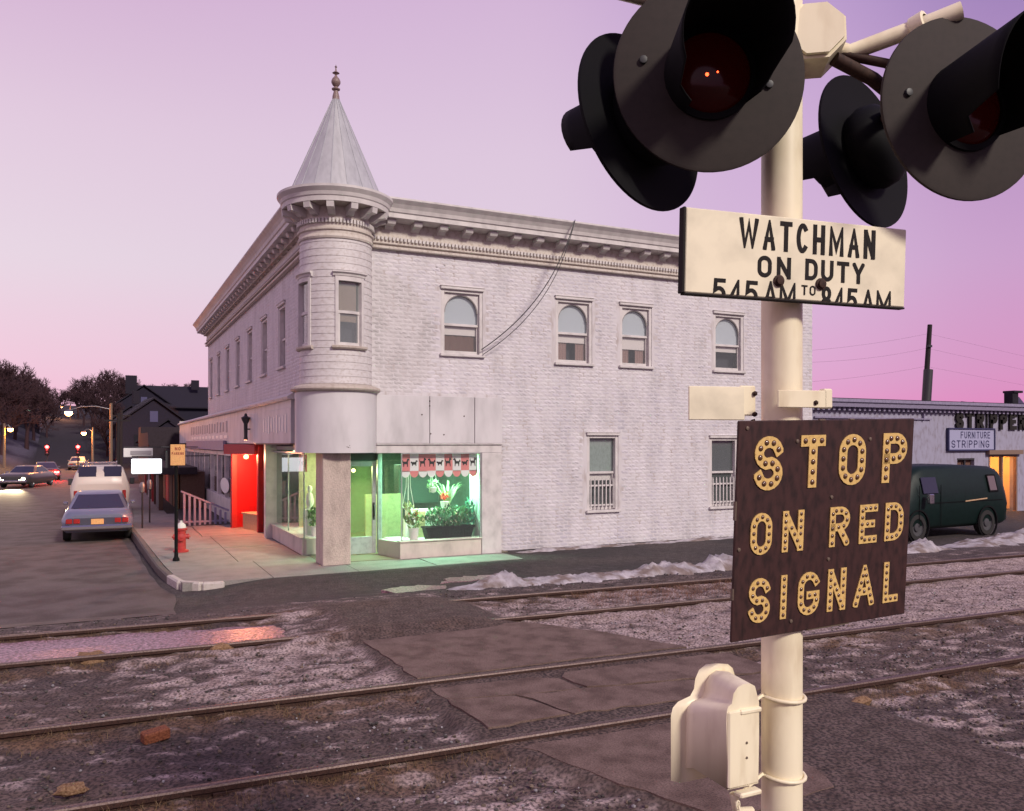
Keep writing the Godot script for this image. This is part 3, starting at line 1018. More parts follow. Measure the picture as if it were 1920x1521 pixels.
# ---------------------------------------------------------------- the crossing signal and its signs
func lamp_unit(parent: Node3D, c: Vector3, n: Vector3, roll: float, hood: float, lit: bool, label: String, back_to: Vector3) -> void:
	var f := disc_frame(c, n)
	f.basis = f.basis.rotated(n.normalized(), roll)
	var o := node_in("lamp", f, parent)
	o.set_meta("label", label)
	var I := Transform3D()
	var st := begin()   # background disc with a rolled rim
	lathe(st, I, [Vector2(0.0, -0.004), Vector2(0.10, -0.004), Vector2(0.245, -0.010), Vector2(0.2535, -0.012), Vector2(0.2545, -0.008), Vector2(0.2535, -0.003), Vector2(0.245, 0.0), Vector2(0.10, 0.003), Vector2(0.0, 0.003)], 64)
	part("background_disc", st, M.disc if n.z > 0.0 else M.black, o)  # discs turned away get black, their shade put into the colour
	st = begin()   # cast lamp body behind
	lathe(st, I, [Vector2(0.125, -0.011), Vector2(0.135, -0.035), Vector2(0.128, -0.075), Vector2(0.10, -0.105), Vector2(0.05, -0.122), Vector2(0.0, -0.126)], 32)
	part("lamp_body", st, M.black, o)
	st = begin()   # lens
	lathe(st, I, [Vector2(0.106, 0.004), Vector2(0.098, 0.014), Vector2(0.075, 0.026), Vector2(0.04, 0.034), Vector2(0.0, 0.036)], 40)
	part("lens", st, M.lens, o)
	if n.z > 0.0:  # added glowing points stand for glints on the unlit lens
		for g in [[-0.018, 0.012, 0.0062], [0.010, 0.010, 0.0045]]:
			st = begin()
			lathe(st, Transform3D(Basis(), Vector3(g[0], 0.0335, g[1])), [Vector2(0, -g[2]), Vector2(g[2], 0), Vector2(0, g[2])], 10)
			part("added_glint", st, M.added_glint, o)
	st = begin()
	lathe(st, I, [Vector2(0.122, 0.003), Vector2(0.122, 0.012), Vector2(0.106, 0.015), Vector2(0.106, 0.003)], 40, 0, TAU, false)
	part("lens_ring", st, M.black, o)
	# hood: a tube cut away below, with a slanted mouth and flared cheeks
	st = begin()
	st.set_smooth_group(0)
	var outer := []; var inner := []
	var m := 28
	for layer in 2:
		for j in 7:
			var t := j / 6.0
			var ring := PackedVector3Array()
			for k in m + 1:
				var a := deg_to_rad(-138.0 + 276.0 * k / m)
				var reach := hood * (0.50 + 0.50 * pow(maxf(0.0, cos(a * 0.62)), 0.6))
				if absf(a) > deg_to_rad(118): reach *= 0.55
				var r := (0.122 + 0.012 * t) - (0.003 if layer == 1 else 0.0)
				ring.append(Vector3(sin(a) * r, 0.008 + reach * t, -cos(a) * r))
			(outer if layer == 0 else inner).append(ring)
	skin(st, outer, false); 
	inner.reverse()
	skin(st, inner, false)
	inner.reverse()
	skin(st, [outer[6], inner[6]], false)
	part("hood", st, M.black, o)
	st = begin()
	for b in [Vector3(-0.17, 0.004, -0.06), Vector3(0.15, 0.004, 0.05)]:
		lathe(st, Transform3D(Basis(), b), [Vector2(0.011, 0.0), Vector2(0.010, 0.006), Vector2(0.0, 0.008)], 10)
	part("rivet", st, M.dark_metal, o)
	if back_to != Vector3.ZERO:
		st = begin()
		var a := c - n.normalized() * 0.09
		tube(st, [a, a.lerp(back_to, 0.45) + Vector3(0, 0.035, 0), back_to], [0.026, 0.022, 0.024], 10)
		var inv := (Transform3D(f.basis, f.origin)).affine_inverse()
		var br := part("bracket", st, M.dark_metal, o)
		br.transform = inv

func build_signal() -> void:
	M.lens = paint(lin(0.035, 0.004, 0.003), 0.12)
	M.lens.metallic_specular = 0.35
	M.lens.emission_enabled = true  # faint red glow put into the unlit lens
	M.lens.emission = Color(0.5, 0.05, 0.02)
	M.lens.emission_energy_multiplier = 0.012
	M.added_glint = glow(Color(1.0, 0.30, 0.12), 5.0)  # self-lit glint colour, no lamp burns behind it
	var px := 1.739; var pz := -1.799
	var o := thing("crossing_signal", "cream painted railway crossing signal post with four hooded black lamps", "railway signal", Vector3(px, -0.1, pz))
	var st := begin()
	lathe(st, Transform3D(Basis(), Vector3(px, 0, pz)), [Vector2(0.0, -0.2), Vector2(0.0572, -0.2), Vector2(0.0565, 3.66), Vector2(0.064, 3.66), Vector2(0.064, 3.70), Vector2(0.03, 3.74), Vector2(0.0, 3.745)], 40)
	wpart("post", st, M.cream, o)
	st = begin()
	lathe(st, Transform3D(Basis(), Vector3(px, 0, pz)), [Vector2(0.16, -0.2), Vector2(0.16, -0.02), Vector2(0.12, 0.02), Vector2(0.085, 0.10), Vector2(0.075, 0.25), Vector2(0.058, 0.27)], 28)
	wpart("base_casting", st, M.cream, o)
	var fwd := Vector3(sin(YAW), 0, -cos(YAW)); var rt := Vector3(cos(YAW), 0, sin(YAW))
	# octagonal junction box on the cross arm
	var bx := Transform3D(Basis(rt, Vector3.UP, -fwd), Vector3(1.802, 3.378, -1.735))
	bx.basis = bx.basis.rotated(Vector3.UP, -0.15).rotated(rt, -0.1)
	var oct := PackedVector2Array()
	for k in 8:
		var a := TAU * (k + 0.5) / 8
		oct.append(Vector2(cos(a) * 0.088, sin(a) * 0.088))
	st = begin()
	extrude(st, bx, oct, -0.10, 0.012)
	var jb := wpart("junction_box", st, M.cream, o)
	var oc2 := PackedVector2Array()
	for p in oct: oc2.append(p * 0.90)
	st = begin(); extrude(st, bx, oc2, 0.014, 0.026)
	part("cover_plate", st, M.cream, jb)
	st = begin()
	tube(st, [Vector3(1.12, 3.42, -1.86), Vector3(1.45, 3.41, -1.83), Vector3(1.75, 3.40, -1.80), Vector3(1.93, 3.345, -1.73), Vector3(2.06, 3.385, -1.55), Vector3(2.10, 3.40, -1.50)], [0.024], 12)
	wpart("cross_arm", st, M.cream, o)
	st = begin()
	lathe(st, disc_frame(Vector3(2.036, 3.379, -1.58), Vector3(0.2, 0.2, 0.9)), [Vector2(0.024, -0.02), Vector2(0.034, -0.018), Vector2(0.034, 0.018), Vector2(0.024, 0.02)], 14)
	wpart("arm_collar", st, M.cream, o)
	st = begin()
	tube(st, [Vector3(1.86, 3.31, -1.72), Vector3(1.99, 3.27, -1.70), Vector3(2.12, 3.24, -1.72), Vector3(2.17, 3.22, -1.80)], [0.02], 10)
	tube(st, [Vector3(1.90, 3.34, -1.74), Vector3(2.0, 3.30, -1.66), Vector3(2.12, 3.22, -1.60)], [0.014], 8)
	wpart("lamp_bracket", st, M.rust, o)
	lamp_unit(o, Vector3(1.4302, 3.19, -1.7384), Vector3(-0.4214, -0.03, 0.9071), 0.15, 0.30, false, "large hooded lamp facing the camera, left of the post", Vector3(1.55, 3.36, -1.84))
	lamp_unit(o, Vector3(2.1121, 3.135, -1.4984), Vector3(-0.2464, 0.026, 0.9682), 0.2, 0.30, false, "hooded lamp facing the camera at the right edge", Vector3(2.10, 3.36, -1.60))
	lamp_unit(o, Vector3(1.3484, 3.114, -1.9398), Vector3(-0.2713, -0.158, -0.9498), 0.0, 0.19, false, "lamp turned away, seen from behind, left of the post", Vector3(1.50, 3.38, -1.84))
	lamp_unit(o, Vector3(2.213, 3.162, -1.9277), Vector3(-0.194, -0.15, -0.969), 0.0, 0.26, false, "lamp turned away, between the post and the right lamp", Vector3(2.15, 3.24, -1.78))

func build_stop_sign() -> void:
	var u := Vector3(0.9997, 0.0226, -0.0112); var v := Vector3(-0.0217, 0.9969, 0.0752)
	var b := Basis(u, v, u.cross(v)).orthonormalized()
	var o := thing("stop_sign", "square dark brown sign reading STOP ON RED SIGNAL in amber reflector letters", "sign", Vector3(1.8201, 1.9903, -1.7051))
	o.basis = b
	var I := Transform3D()
	var k := 0.965
	var st := begin()
	box(st, Vector3(0, 0, -0.004), Vector3(0.70 * k, 0.61 * k, 0.008), 0.0025)
	part("panel", st, M.brown_sign, o)
	st = begin()
	box(st, Vector3(-0.08, 0.1, -0.02), Vector3(0.14, 0.04, 0.022), 0.003)
	box(st, Vector3(-0.08, -0.1, -0.02), Vector3(0.14, 0.04, 0.022), 0.003)
	part("mounting_bracket", st, M.bolt, o)
	var rows := [
		[["S", -0.292, -0.189], ["T", -0.122, -0.027], ["O", 0.030, 0.139], ["P", 0.212, 0.318], [0.112, 0.262, 0.0320, 0.0262]],
		[["O", -0.297, -0.219], ["N", -0.180, -0.100], ["R", 0.004, 0.085], ["E", 0.126, 0.202], ["D", 0.236, 0.317], [-0.067, 0.050, 0.0225, 0.0205]],
		[["S", -0.295, -0.217], ["I", -0.180, -0.152], ["G", -0.111, -0.027], ["N", 0.006, 0.080], ["A", 0.114, 0.203], ["L", 0.242, 0.308], [-0.259, -0.133, 0.0225, 0.0208]]]
	var dome := begin()
	lathe(dome, Transform3D(Basis(Vector3(1, 0, 0), Vector3(0, 0, 1), Vector3(0, -1, 0)), Vector3.ZERO), [Vector2(1.0, 0.0), Vector2(0.95, 0.18), Vector2(0.72, 0.42), Vector2(0.4, 0.58), Vector2(0.0, 0.64)], 12)
	var dome_mesh := done(dome)
	for row in rows:
		var lim: Array = row[-1]
		for i in row.size() - 1:
			var g: Array = row[i]
			st = begin()
			var lines := letter(st, I, g[0], Rect2(g[1] * k, lim[0] * k, (g[2] - g[1]) * k, (lim[1] - lim[0]) * k), lim[2] * k, 0.0008, 0.0035)
			var lt := part("letter", st, M.letter, o)
			for ln in lines:
				var p: PackedVector2Array = ln[0]
				if ln[1]: p.append(p[0])
				var total := 0.0
				for q in p.size() - 1: total += p[q].distance_to(p[q + 1])
				var n := maxi(2, int(round(total / (lim[3] * k * (1.05 if g[0] in ["S", "O", "G", "D", "P", "R"] else 1.0)))))
				var cnt := n if ln[1] else n + 1
				var want := 0.0; var run := 0.0; var got := 0
				for q in p.size() - 1:
					var seg := p[q].distance_to(p[q + 1])
					while got < cnt and want <= run + seg + 0.0001:
						var at := p[q].lerp(p[q + 1], clampf((want - run) / maxf(seg, 0.0001), 0, 1))
						var near := false
						for other in lt.get_children():
							if Vector2(other.position.x, other.position.y).distance_to(at) < lim[3] * k * 0.62: near = true
						if not near:
							var rf := part("reflector", dome_mesh, M.button, lt)
							rf.position = Vector3(at.x, at.y, 0.0036)
							rf.scale = Vector3.ONE * lim[2] * k * 0.26
						got += 1
						want += total / n
					run += seg
	for bp in [[-0.32, 0.285], [-0.135, 0.246], [0.157, 0.246], [0.008, 0.08], [0.006, -0.102], [-0.132, -0.27], [-0.335, -0.047]]:
		st = begin()
		lathe(st, Transform3D(Basis(Vector3(1, 0, 0), Vector3(0, 0, 1), Vector3(0, -1, 0)), Vector3(bp[0] * k, bp[1] * k, 0.0)), [Vector2(0.0055, 0.0), Vector2(0.005, 0.003), Vector2(0.0, 0.0045)], 10)
		part("bolt", st, M.bolt, o)
	# chips of bare metal on the edges
	st = begin()
	for cpos in [[-0.35, 0.06, 0.004, 0.05], [-0.35, -0.17, 0.004, 0.03], [0.08, 0.305, 0.016, 0.004], [-0.04, 0.305, 0.02, 0.004], [0.02, -0.305, 0.16, 0.003]]:
		box(st, Vector3(cpos[0] * k, cpos[1] * k, -0.003), Vector3(cpos[2], cpos[3], 0.0085))
	part("edge_wear", st, M.bolt, o)

func build_watchman_sign() -> void:
	var u := Vector3(0.9877, -0.0089, 0.1562); var v := Vector3(0.0043, 0.9996, 0.0295)
	var o := thing("watchman_sign", "weathered cream board lettered WATCHMAN ON DUTY, its last line cut off", "sign", Vector3(1.7042, 2.7194, -1.6925))
	o.basis = Basis(u, v, u.cross(v)).orthonormalized()
	var k := 0.966
	var I := Transform3D()
	var w := 0.727 * k; var h := 0.229 * k
	var st := begin()
	box(st, Vector3(0, 0, -0.011), Vector3(w, h, 0.022), 0.003)
	part("board", st, M.cream_sign, o)
	st = begin()
	box(st, Vector3(-w * 0.5 - 0.004, 0, -0.011), Vector3(0.008, h + 0.002, 0.024), 0.0015)
	box(st, Vector3(0, -h * 0.5 - 0.0025, -0.011), Vector3(w, 0.005, 0.024), 0.001)
	part("edge_strip", st, M.ink, o)
	var clip := Rect2(-w * 0.5, -h * 0.5 + 0.002, w, h)
	write("WATCHMAN", I, Rect2(-0.200 * k, 0.018 * k, 0.452 * k, 0.084 * k), 0.0125, 0.72, M.ink, o)
	write("ON", I, Rect2(-0.139 * k, -0.058 * k, 0.107 * k, 0.060 * k), 0.0112, 0.68, M.ink, o)
	write("DUTY", I, Rect2(0.016 * k, -0.056 * k, 0.201 * k, 0.060 * k), 0.0112, 0.76, M.ink, o)
	write("545", I, Rect2(-0.278 * k, -0.142 * k, 0.142 * k, 0.072 * k), 0.0105, 0.80, M.ink, o, 0.0, clip)
	write("AM", I, Rect2(-0.118 * k, -0.142 * k, 0.105 * k, 0.075 * k), 0.0105, 0.86, M.ink, o, 0.0, clip)
	write("TO", I, Rect2(0.005 * k, -0.099 * k, 0.047 * k, 0.028 * k), 0.0045, 0.68, M.ink, o, 0.0, clip)
	write("845", I, Rect2(0.071 * k, -0.142 * k, 0.124 * k, 0.072 * k), 0.0105, 0.80, M.ink, o, 0.0, clip)
	write("AM", I, Rect2(0.210 * k, -0.142 * k, 0.104 * k, 0.072 * k), 0.0105, 0.86, M.ink, o, 0.0, clip)
	for bx in [-0.071, 0.068]:
		st = begin()
		lathe(st, Transform3D(Basis(Vector3(1, 0, 0), Vector3(0, 0, 1), Vector3(0, -1, 0)), Vector3(bx * k, -0.065 * k, 0.0)), [Vector2(0.0165, 0.0015), Vector2(0.0160, 0.005), Vector2(0.011, 0.006), Vector2(0.011, 0.012), Vector2(0.0, 0.014)], 6 if false else 16)
		part("bolt", st, M.rust, o)
	st = begin()
	box(st, Vector3(0.035, -0.065, -0.04), Vector3(0.18, 0.03, 0.03), 0.003)
	part("mounting_bracket", st, M.rust, o)

func build_blank_sign() -> void:
	var a := Vector3(1.452, 2.33, -1.835); var b := Vector3(1.835, 2.335, -1.745)
	var x := (b - a).normalized(); x = Vector3(x.x, 0, x.z).normalized()
	var z := x.cross(Vector3.UP)
	var bs := Basis(x, Vector3.UP, z)
	var o := thing("bracket_sign", "small blank cream plate strapped to the post above the brown sign", "sign", Vector3(1.545, 2.33, -1.835))
	o.basis = bs
	var st := begin()
	box(st, Vector3(-0.01, 0, 0.0), Vector3(0.17, 0.094, 0.006), 0.002)
	part("plate", st, M.cream_sign, o)
	st = begin()
	box(st, Vector3(0.085, 0.008, -0.004), Vector3(0.05, 0.085, 0.012), 0.004)
	part("strap", st, M.cream, o)
	st = begin()
	box(st, Vector3(0.205, 0.010, 0.082), Vector3(0.15, 0.048, 0.006), 0.002)
	part("strap", st, M.cream, o)
	st = begin()
	box(st, Vector3(0.285, 0.012, 0.070), Vector3(0.028, 0.055, 0.03), 0.004)
	part("strap", st, M.cream, o)
	st = begin()
	for p in [Vector3(0.105, 0.028, 0.006), Vector3(0.105, -0.030, 0.006), Vector3(0.245, 0.0, 0.086)]:
		lathe(st, Transform3D(Basis(Vector3(1, 0, 0), Vector3(0, 0, 1), Vector3(0, -1, 0)), p), [Vector2(0.0075, -0.006), Vector2(0.007, 0.002), Vector2(0.004, 0.003), Vector2(0.0035, 0.007), Vector2(0.0, 0.008)], 6)
	tube(st, [Vector3(0.095, -0.045, 0.01), Vector3(0.10, -0.06, 0.012), Vector3(0.096, -0.075, 0.006)], [0.006], 6)
	part("rusty_bolt", st, M.rust, o)

func build_relay_box() -> void:
	# a cast control box on the left of the post: a lipped door plate away from us, a body narrowing towards us
	var o := thing("relay_box", "cream cast-iron relay box with arched top clamped to the post", "relay box", Vector3(1.55, 1.40, -1.80))
	var u := Vector3(0.80, 0, 0.02).normalized()       # across the plate
	var plate := [Vector2(0.0, -0.10), Vector2(0.0, 0.065), Vector2(0.006, 0.085), Vector2(0.022, 0.098), Vector2(0.060, 0.108), Vector2(0.072, 0.125), Vector2(0.076, 0.150), Vector2(0.088, 0.172), Vector2(0.110, 0.184), Vector2(0.135, 0.180), Vector2(0.150, 0.168), Vector2(0.168, 0.120), Vector2(0.170, -0.02), Vector2(0.160, -0.10)]
	var face := [Vector2(0.075, -0.135), Vector2(0.072, 0.045), Vector2(0.073, 0.075), Vector2(0.076, 0.086), Vector2(0.084, 0.092), Vector2(0.086, 0.104), Vector2(0.088, 0.118), Vector2(0.098, 0.134), Vector2(0.112, 0.140), Vector2(0.128, 0.138), Vector2(0.138, 0.130), Vector2(0.148, 0.085), Vector2(0.148, 0.0), Vector2(0.146, -0.135)]
	var c0 := Vector3(1.456, 1.392, -1.885); var c1 := Vector3(1.425, 1.432, -1.735)
	for i in face.size(): face[i].x = (face[i].x - 0.11) * 1.45 + 0.112
	var put := func(poly: Array, c: Vector3, grow: float) -> PackedVector3Array:
		var r := PackedVector3Array()
		var m := Vector2.ZERO
		for p in poly: m += p
		m /= poly.size()
		for p in poly:
			var q: Vector2 = m + (p - m) * grow
			r.append(c + u * q.x + Vector3.UP * q.y)
		return r
	var deep := Vector3(-0.024, 0, -0.012)
	var st := begin()
	st.set_smooth_group(-1)
	var ra: PackedVector3Array = put.call(plate, c0, 0.93); var rm: PackedVector3Array = put.call(plate, c0.lerp(c1, 0.3), 0.90); var rb: PackedVector3Array = put.call(face, c1, 1.0)
	st.set_smooth_group(0)
	skin(st, [ra, rm, rb], true)
	st.set_smooth_group(-1)
	fan(st, rb, false)
	wpart("body", st, M.cream, o)
	st = begin()
	st.set_smooth_group(0)
	var l0: PackedVector3Array = put.call(plate, c0 + deep, 1.10); var l1: PackedVector3Array = put.call(plate, c0, 1.13); var l2: PackedVector3Array = put.call(plate, c0 - deep * 0.5, 1.12); var l3: PackedVector3Array = put.call(plate, c0 - deep * 0.5, 0.9)
	skin(st, [l0, l1, l2, l3], true)
	st.set_smooth_group(-1)
	fan(st, l0, true)
	wpart("door", st, M.cream, o)
	st = begin()
	box(st, Vector3(1.537, 1.402, -1.733), Vector3(0.104, 0.205, 0.012), 0.004)
	wpart("back_plate", st, M.cream, o)
	st = begin()
	for y in [1.40, 1.36]:
		lathe(st, Transform3D(Basis(Vector3(1, 0, 0), Vector3(0, 0, 1), Vector3(0, -1, 0)), Vector3(1.545, y + 0.015, -1.7265)), [Vector2(0.004, 0.0), Vector2(0.003, 0.002), Vector2(0.0, 0.0025)], 8)
	wpart("screw", st, M.bolt, o)
	for y in [1.495, 1.272]:
		st = begin()
		var pts := []
		for k in 15:
			var a := lerpf(-2.3, 2.3, k / 14.0)
			pts.append(Vector3(1.739 + sin(a + 0.55) * 0.064, y + 0.004 - 0.006 * cos(a), -1.799 + cos(a + 0.55) * 0.064))
		pts.push_front(Vector3(1.56, y + 0.004, -1.752))
		tube(st, pts, [0.0055], 8)
		box(st, Vector3(1.56, y + 0.003, -1.738), Vector3(0.075, 0.014, 0.03), 0.004)
		wpart("clamp", st, M.cream, o)
	st = begin()
	for k in 5:
		var c := Vector3(1.522 + 0.002 * (k % 2), 1.25 - k * 0.017, -1.735)
		var ring := []
		for q in 9:
			var a := TAU * q / 8
			ring.append(c + (Vector3(cos(a) * 0.006, sin(a) * 0.011, 0) if k % 2 == 0 else Vector3(0, sin(a) * 0.011, cos(a) * 0.006)))
		tube(st, ring, [0.0024], 5, false)
	wpart("chain", st, M.cream, o)
	st = begin()
	tube(st, [Vector3(1.53, 1.27, -1.76), Vector3(1.54, 1.22, -1.76), Vector3(1.60, 1.205, -1.77)], [0.012], 8)
	wpart("conduit", st, M.cream, o)

# ---------------------------------------------------------------- the corner building
const TC := Vector3(4.54, 0, -18.06)   # axis of the corner turret
var front := Transform3D(Basis(), Vector3(0, 0, -18.1))
var side := Transform3D(Basis(Vector3(0, 0, 1), Vector3.UP, Vector3(-1, 0, 0)), Vector3(4.2, 0, 0))

func sash_window(parent: Node3D, xf: Transform3D, w: float, h: float, style: Dictionary) -> void:
	# local: x across, y up from the sill, z out of the wall
	var o := node_in("window", xf, parent)
	if style.has("label"): o.set_meta("label", style.label)
	var c: float = style.get("casing", 0.085)
	var mid: float = h * style.get("mid", 0.46)
	var st := begin()
	box(st, Vector3(-w * 0.5 + c * 0.5, h * 0.5, -0.075), Vector3(c, h, 0.13), 0.008)
	box(st, Vector3(w * 0.5 - c * 0.5, h * 0.5, -0.075), Vector3(c, h, 0.13), 0.008)
	box(st, Vector3(0, h - c * 0.4, -0.076), Vector3(w - c * 2, c * 0.8, 0.126), 0.006)
	part("frame", st, M.white_trim, o)
	st = begin()
	box(st, Vector3(0, h + 0.035, 0.015), Vector3(w + 0.04, 0.07, 0.07), 0.012)
	box(st, Vector3(0, h + 0.078, 0.02), Vector3(w + 0.07, 0.022, 0.085), 0.008)
	part("head_moulding", st, M.white_trim, o)
	st = begin()
	box(st, Vector3(0, -0.035, 0.0), Vector3(w + 0.08, 0.07, 0.15), 0.012)
	part("sill", st, M.white_trim, o)
	var iw := w - c * 2.0
	var top := h - c * 0.8
	if style.get("arch", true):
		var r := iw * 0.5 - 0.02
		var cy := top - r - 0.03
		for sgn in [-1.0, 1.0]:
			var pl := PackedVector2Array([Vector2(0, top), Vector2(sgn * iw * 0.5, top), Vector2(sgn * iw * 0.5, mid), Vector2(sgn * r, mid)])
			for k in 13:
				var a := PI * 0.5 * k / 12
				pl.append(Vector2(sgn * cos(a) * r, cy + sin(a) * r))
			if Geometry2D.is_polygon_clockwise(pl): pl.reverse()
			st = begin()
			extrude(st, Transform3D(), pl, -0.115, -0.075)
			part("spandrel", st, M.white_trim, o)
		st = begin()
		var rings := []
		for k in 17:
			var a := PI * k / 16
			var e := Vector3(cos(a), sin(a), 0)
			rings.append(PackedVector3Array([Vector3(0, cy, -0.112) + e * r, Vector3(0, cy, -0.085) + e * (r - 0.002), Vector3(0, cy, -0.085) + e * (r - 0.022), Vector3(0, cy, -0.112) + e * (r - 0.022)]))
		st.set_smooth_group(-1)
		skin(st, rings, true)
		part("arch_bead", st, M.dark_bead, o)
	st = begin()
	box(st, Vector3(0, mid, -0.105), Vector3(iw, 0.06, 0.06), 0.006)
	box(st, Vector3(0, 0.04, -0.125), Vector3(iw, 0.08, 0.05), 0.006)
	for sgn in [-1.0, 1.0]:
		box(st, Vector3(sgn * (iw * 0.5 - 0.02), mid * 0.5, -0.127), Vector3(0.04, mid, 0.045), 0.005)
	part("sash", st, M.white_trim, o)
	st = begin()
	quad(st, Vector3(-iw * 0.5, mid, -0.112), Vector3(-iw * 0.5, top, -0.112), Vector3(iw * 0.5, top, -0.112), Vector3(iw * 0.5, mid, -0.112))
	part("pane", st, M.glass, o)
	st = begin()
	quad(st, Vector3(-iw * 0.5, 0.05, -0.135), Vector3(-iw * 0.5, mid, -0.135), Vector3(iw * 0.5, mid, -0.135), Vector3(iw * 0.5, 0.05, -0.135))
	part("pane", st, M.glass, o)
	var low: float = style.get("shade", mid * 0.62)
	st = begin()
	box(st, Vector3(0, (top + mid) * 0.5, -0.165), Vector3(iw, top - mid, 0.008))
	part("blind", st, style.get("blind", M.shade), o)
	if low < mid:
		st = begin()
		box(st, Vector3(0, (low + mid) * 0.5, -0.169), Vector3(iw * 0.99, mid - low, 0.008))
		part("blind", st, M.shade_white, o)
	if style.has("curtain"):
		var gaps: Array = style.get("gaps", [[-0.5, 0.5]])
		for g in gaps:
			st = begin()
			var ring0 := PackedVector3Array(); var ring1 := PackedVector3Array()
			var n := 14
			for k in n + 1:
				var x := iw * lerpf(g[0], g[1], float(k) / n)
				ring0.append(Vector3(x, 0.04, -0.20 + 0.014 * sin(k * 1.9))); ring1.append(Vector3(x, low + 0.1, -0.20 + 0.014 * sin(k * 1.9)))
			st.set_smooth_group(0)
			skin(st, [ring0, ring1], false)
			part("curtain", st, style.curtain, o)
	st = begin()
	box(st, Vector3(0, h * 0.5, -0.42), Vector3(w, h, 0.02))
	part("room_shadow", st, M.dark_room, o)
	if style.get("bars", false):
		for k in 7:
			var x := lerpf(-iw * 0.5 + 0.05, iw * 0.5 - 0.03, k / 6.0)
			st = begin()
			box(st, Vector3(x, 0.40, -0.035), Vector3(0.034, 0.74, 0.02), 0.004)
			box(st, Vector3(x, 0.785, -0.035), Vector3(0.026, 0.05, 0.02), 0.008)
			part("bar", st, M.white_trim, o)
		st = begin()
		box(st, Vector3(0, 0.62, -0.055), Vector3(iw, 0.045, 0.018), 0.003)
		box(st, Vector3(0, 0.12, -0.055), Vector3(iw, 0.045, 0.018), 0.003)
		part("rail", st, M.white_trim, o)

func brick_meshes() -> Array:
	var out := []
	for v in 4:
		rng.seed = 500 + v
		var st := begin()
		var nx := 4; var ny := 3
		var g := []
		for j in ny + 1:
			for i in nx + 1:
				var edge := i == 0 or j == 0 or i == nx or j == ny
				g.append(Vector3((float(i) / nx - 0.5), (float(j) / ny - 0.5), 0.25 if edge else rng.randf_range(0.45, 1.0)))
		var sc := Vector3(0.221, 0.0825, 0.012)
		for j in ny:
			for i in nx:
				var a: Vector3 = g[j * (nx + 1) + i]; var b: Vector3 = g[j * (nx + 1) + i + 1]; var c: Vector3 = g[(j + 1) * (nx + 1) + i + 1]; var d: Vector3 = g[(j + 1) * (nx + 1) + i]
				quad(st, d * sc, c * sc, b * sc, a * sc)
		var e := [Vector3(-0.5, -0.5, 0.25), Vector3(0.5, -0.5, 0.25), Vector3(0.5, 0.5, 0.25), Vector3(-0.5, 0.5, 0.25)]
		for k in 4:
			var a: Vector3 = e[k]; var b: Vector3 = e[(k + 1) % 4]
			quad(st, a * sc, b * sc, Vector3(b.x, b.y, -0.3) * sc, Vector3(a.x, a.y, -0.3) * sc)
		out.append(done(st))
	return out

func lay_bricks(parent: Node3D, wall: Node3D, xf: Transform3D, r: Rect2, holes: Array, single: int, from: Vector2) -> void:
	var meshes := brick_meshes()
	var spots := []
	rng.seed = 900 + single
	var row := 0
	var y := r.position.y + 0.045
	while y < r.end.y - 0.04:
		var x := r.position.x + (0.113 if row % 2 == 0 else 0.0)
		while x < r.end.x + 0.05:
			var ok := x > r.position.x + 0.09 and x < r.end.x - 0.09
			for h in holes:
				if h.grow_individual(0.11, 0.045, 0.11, 0.045).has_point(Vector2(x, y)): ok = false
			if ok:
				spots.append(Vector2(x, y))
			x += 0.227
		y += 0.0885
		row += 1
	spots.sort_custom(func(a, b): return a.distance_squared_to(from) < b.distance_squared_to(from))
	var stain := func(p: Vector2) -> float:
		var drip := 0.0
		for s in [[10.25, 0.22, 4.1, 0.16], [11.95, 0.16, 4.1, 0.20], [13.15, 0.14, 6.4, 0.14], [12.9, 0.10, 4.0, 0.12], [9.2, 0.3, 6.2, 0.07], [15.0, 0.2, 4.0, 0.12], [16.6, 0.8, 6.5, 0.10]]:
			drip += s[3] * exp(-pow((p.x - s[0] + 0.06 * sin(p.y * 2.3)) / s[1], 2.0)) * smoothstep(s[2], s[2] - 0.8, p.y) * (0.75 + 0.5 * n_mid.get_noise_2d(p.x * 2.0, p.y * 0.5))
		drip += 0.10 * smoothstep(0.5, -0.3, p.y) * (0.6 + n_mid.get_noise_2d(p.x, p.y))
		return 1.0 - drip * 0.65 - 0.05 * maxf(0.0, n_mid.get_noise_2d(p.x * 0.9, p.y * 0.06 + 50.0)) - 0.12 * maxf(0.0, n_big.get_noise_2d(p.x * 0.6, p.y * 0.5))
	var tones := []
	for i in 4:
		var m: StandardMaterial3D = M.brick.duplicate()
		m.vertex_color_use_as_albedo = false
		m.albedo_color = lin(0.585 * (0.93 + 0.03 * i), 0.555 * (0.93 + 0.03 * i), 0.565 * (0.93 + 0.03 * i))
		tones.append(m)
	var sets := [[], [], [], []]; var cols := [[], [], [], []]
	var back := Transform3D(Basis(), -base_of(parent))
	for i in spots.size():
		var p: Vector2 = spots[i]
		var k := rng.randi() % 4
		var t := xf * Transform3D(Basis.from_euler(Vector3(0, 0, rng.randf_range(-0.012, 0.012))) * Basis.from_scale(Vector3(1, 1, rng.randf_range(0.7, 1.2))), Vector3(p.x, p.y, -0.0035))
		t = back * t
		if i < single:
			var b := part("brick", meshes[k], tones[rng.randi() % 4], wall)
			b.transform = Transform3D(Basis(), -wall.position) * t
		else:
			var g: float = stain.call(p) * rng.randf_range(0.94, 1.03)
			sets[k].append(t); cols[k].append(Color(g, g * rng.randf_range(0.985, 1.0), pow(g, 0.75) * rng.randf_range(0.98, 1.01)))
	for k in 4:
		if sets[k].size():
			many("brickwork", meshes[k], M.brick, sets[k], cols[k], parent)

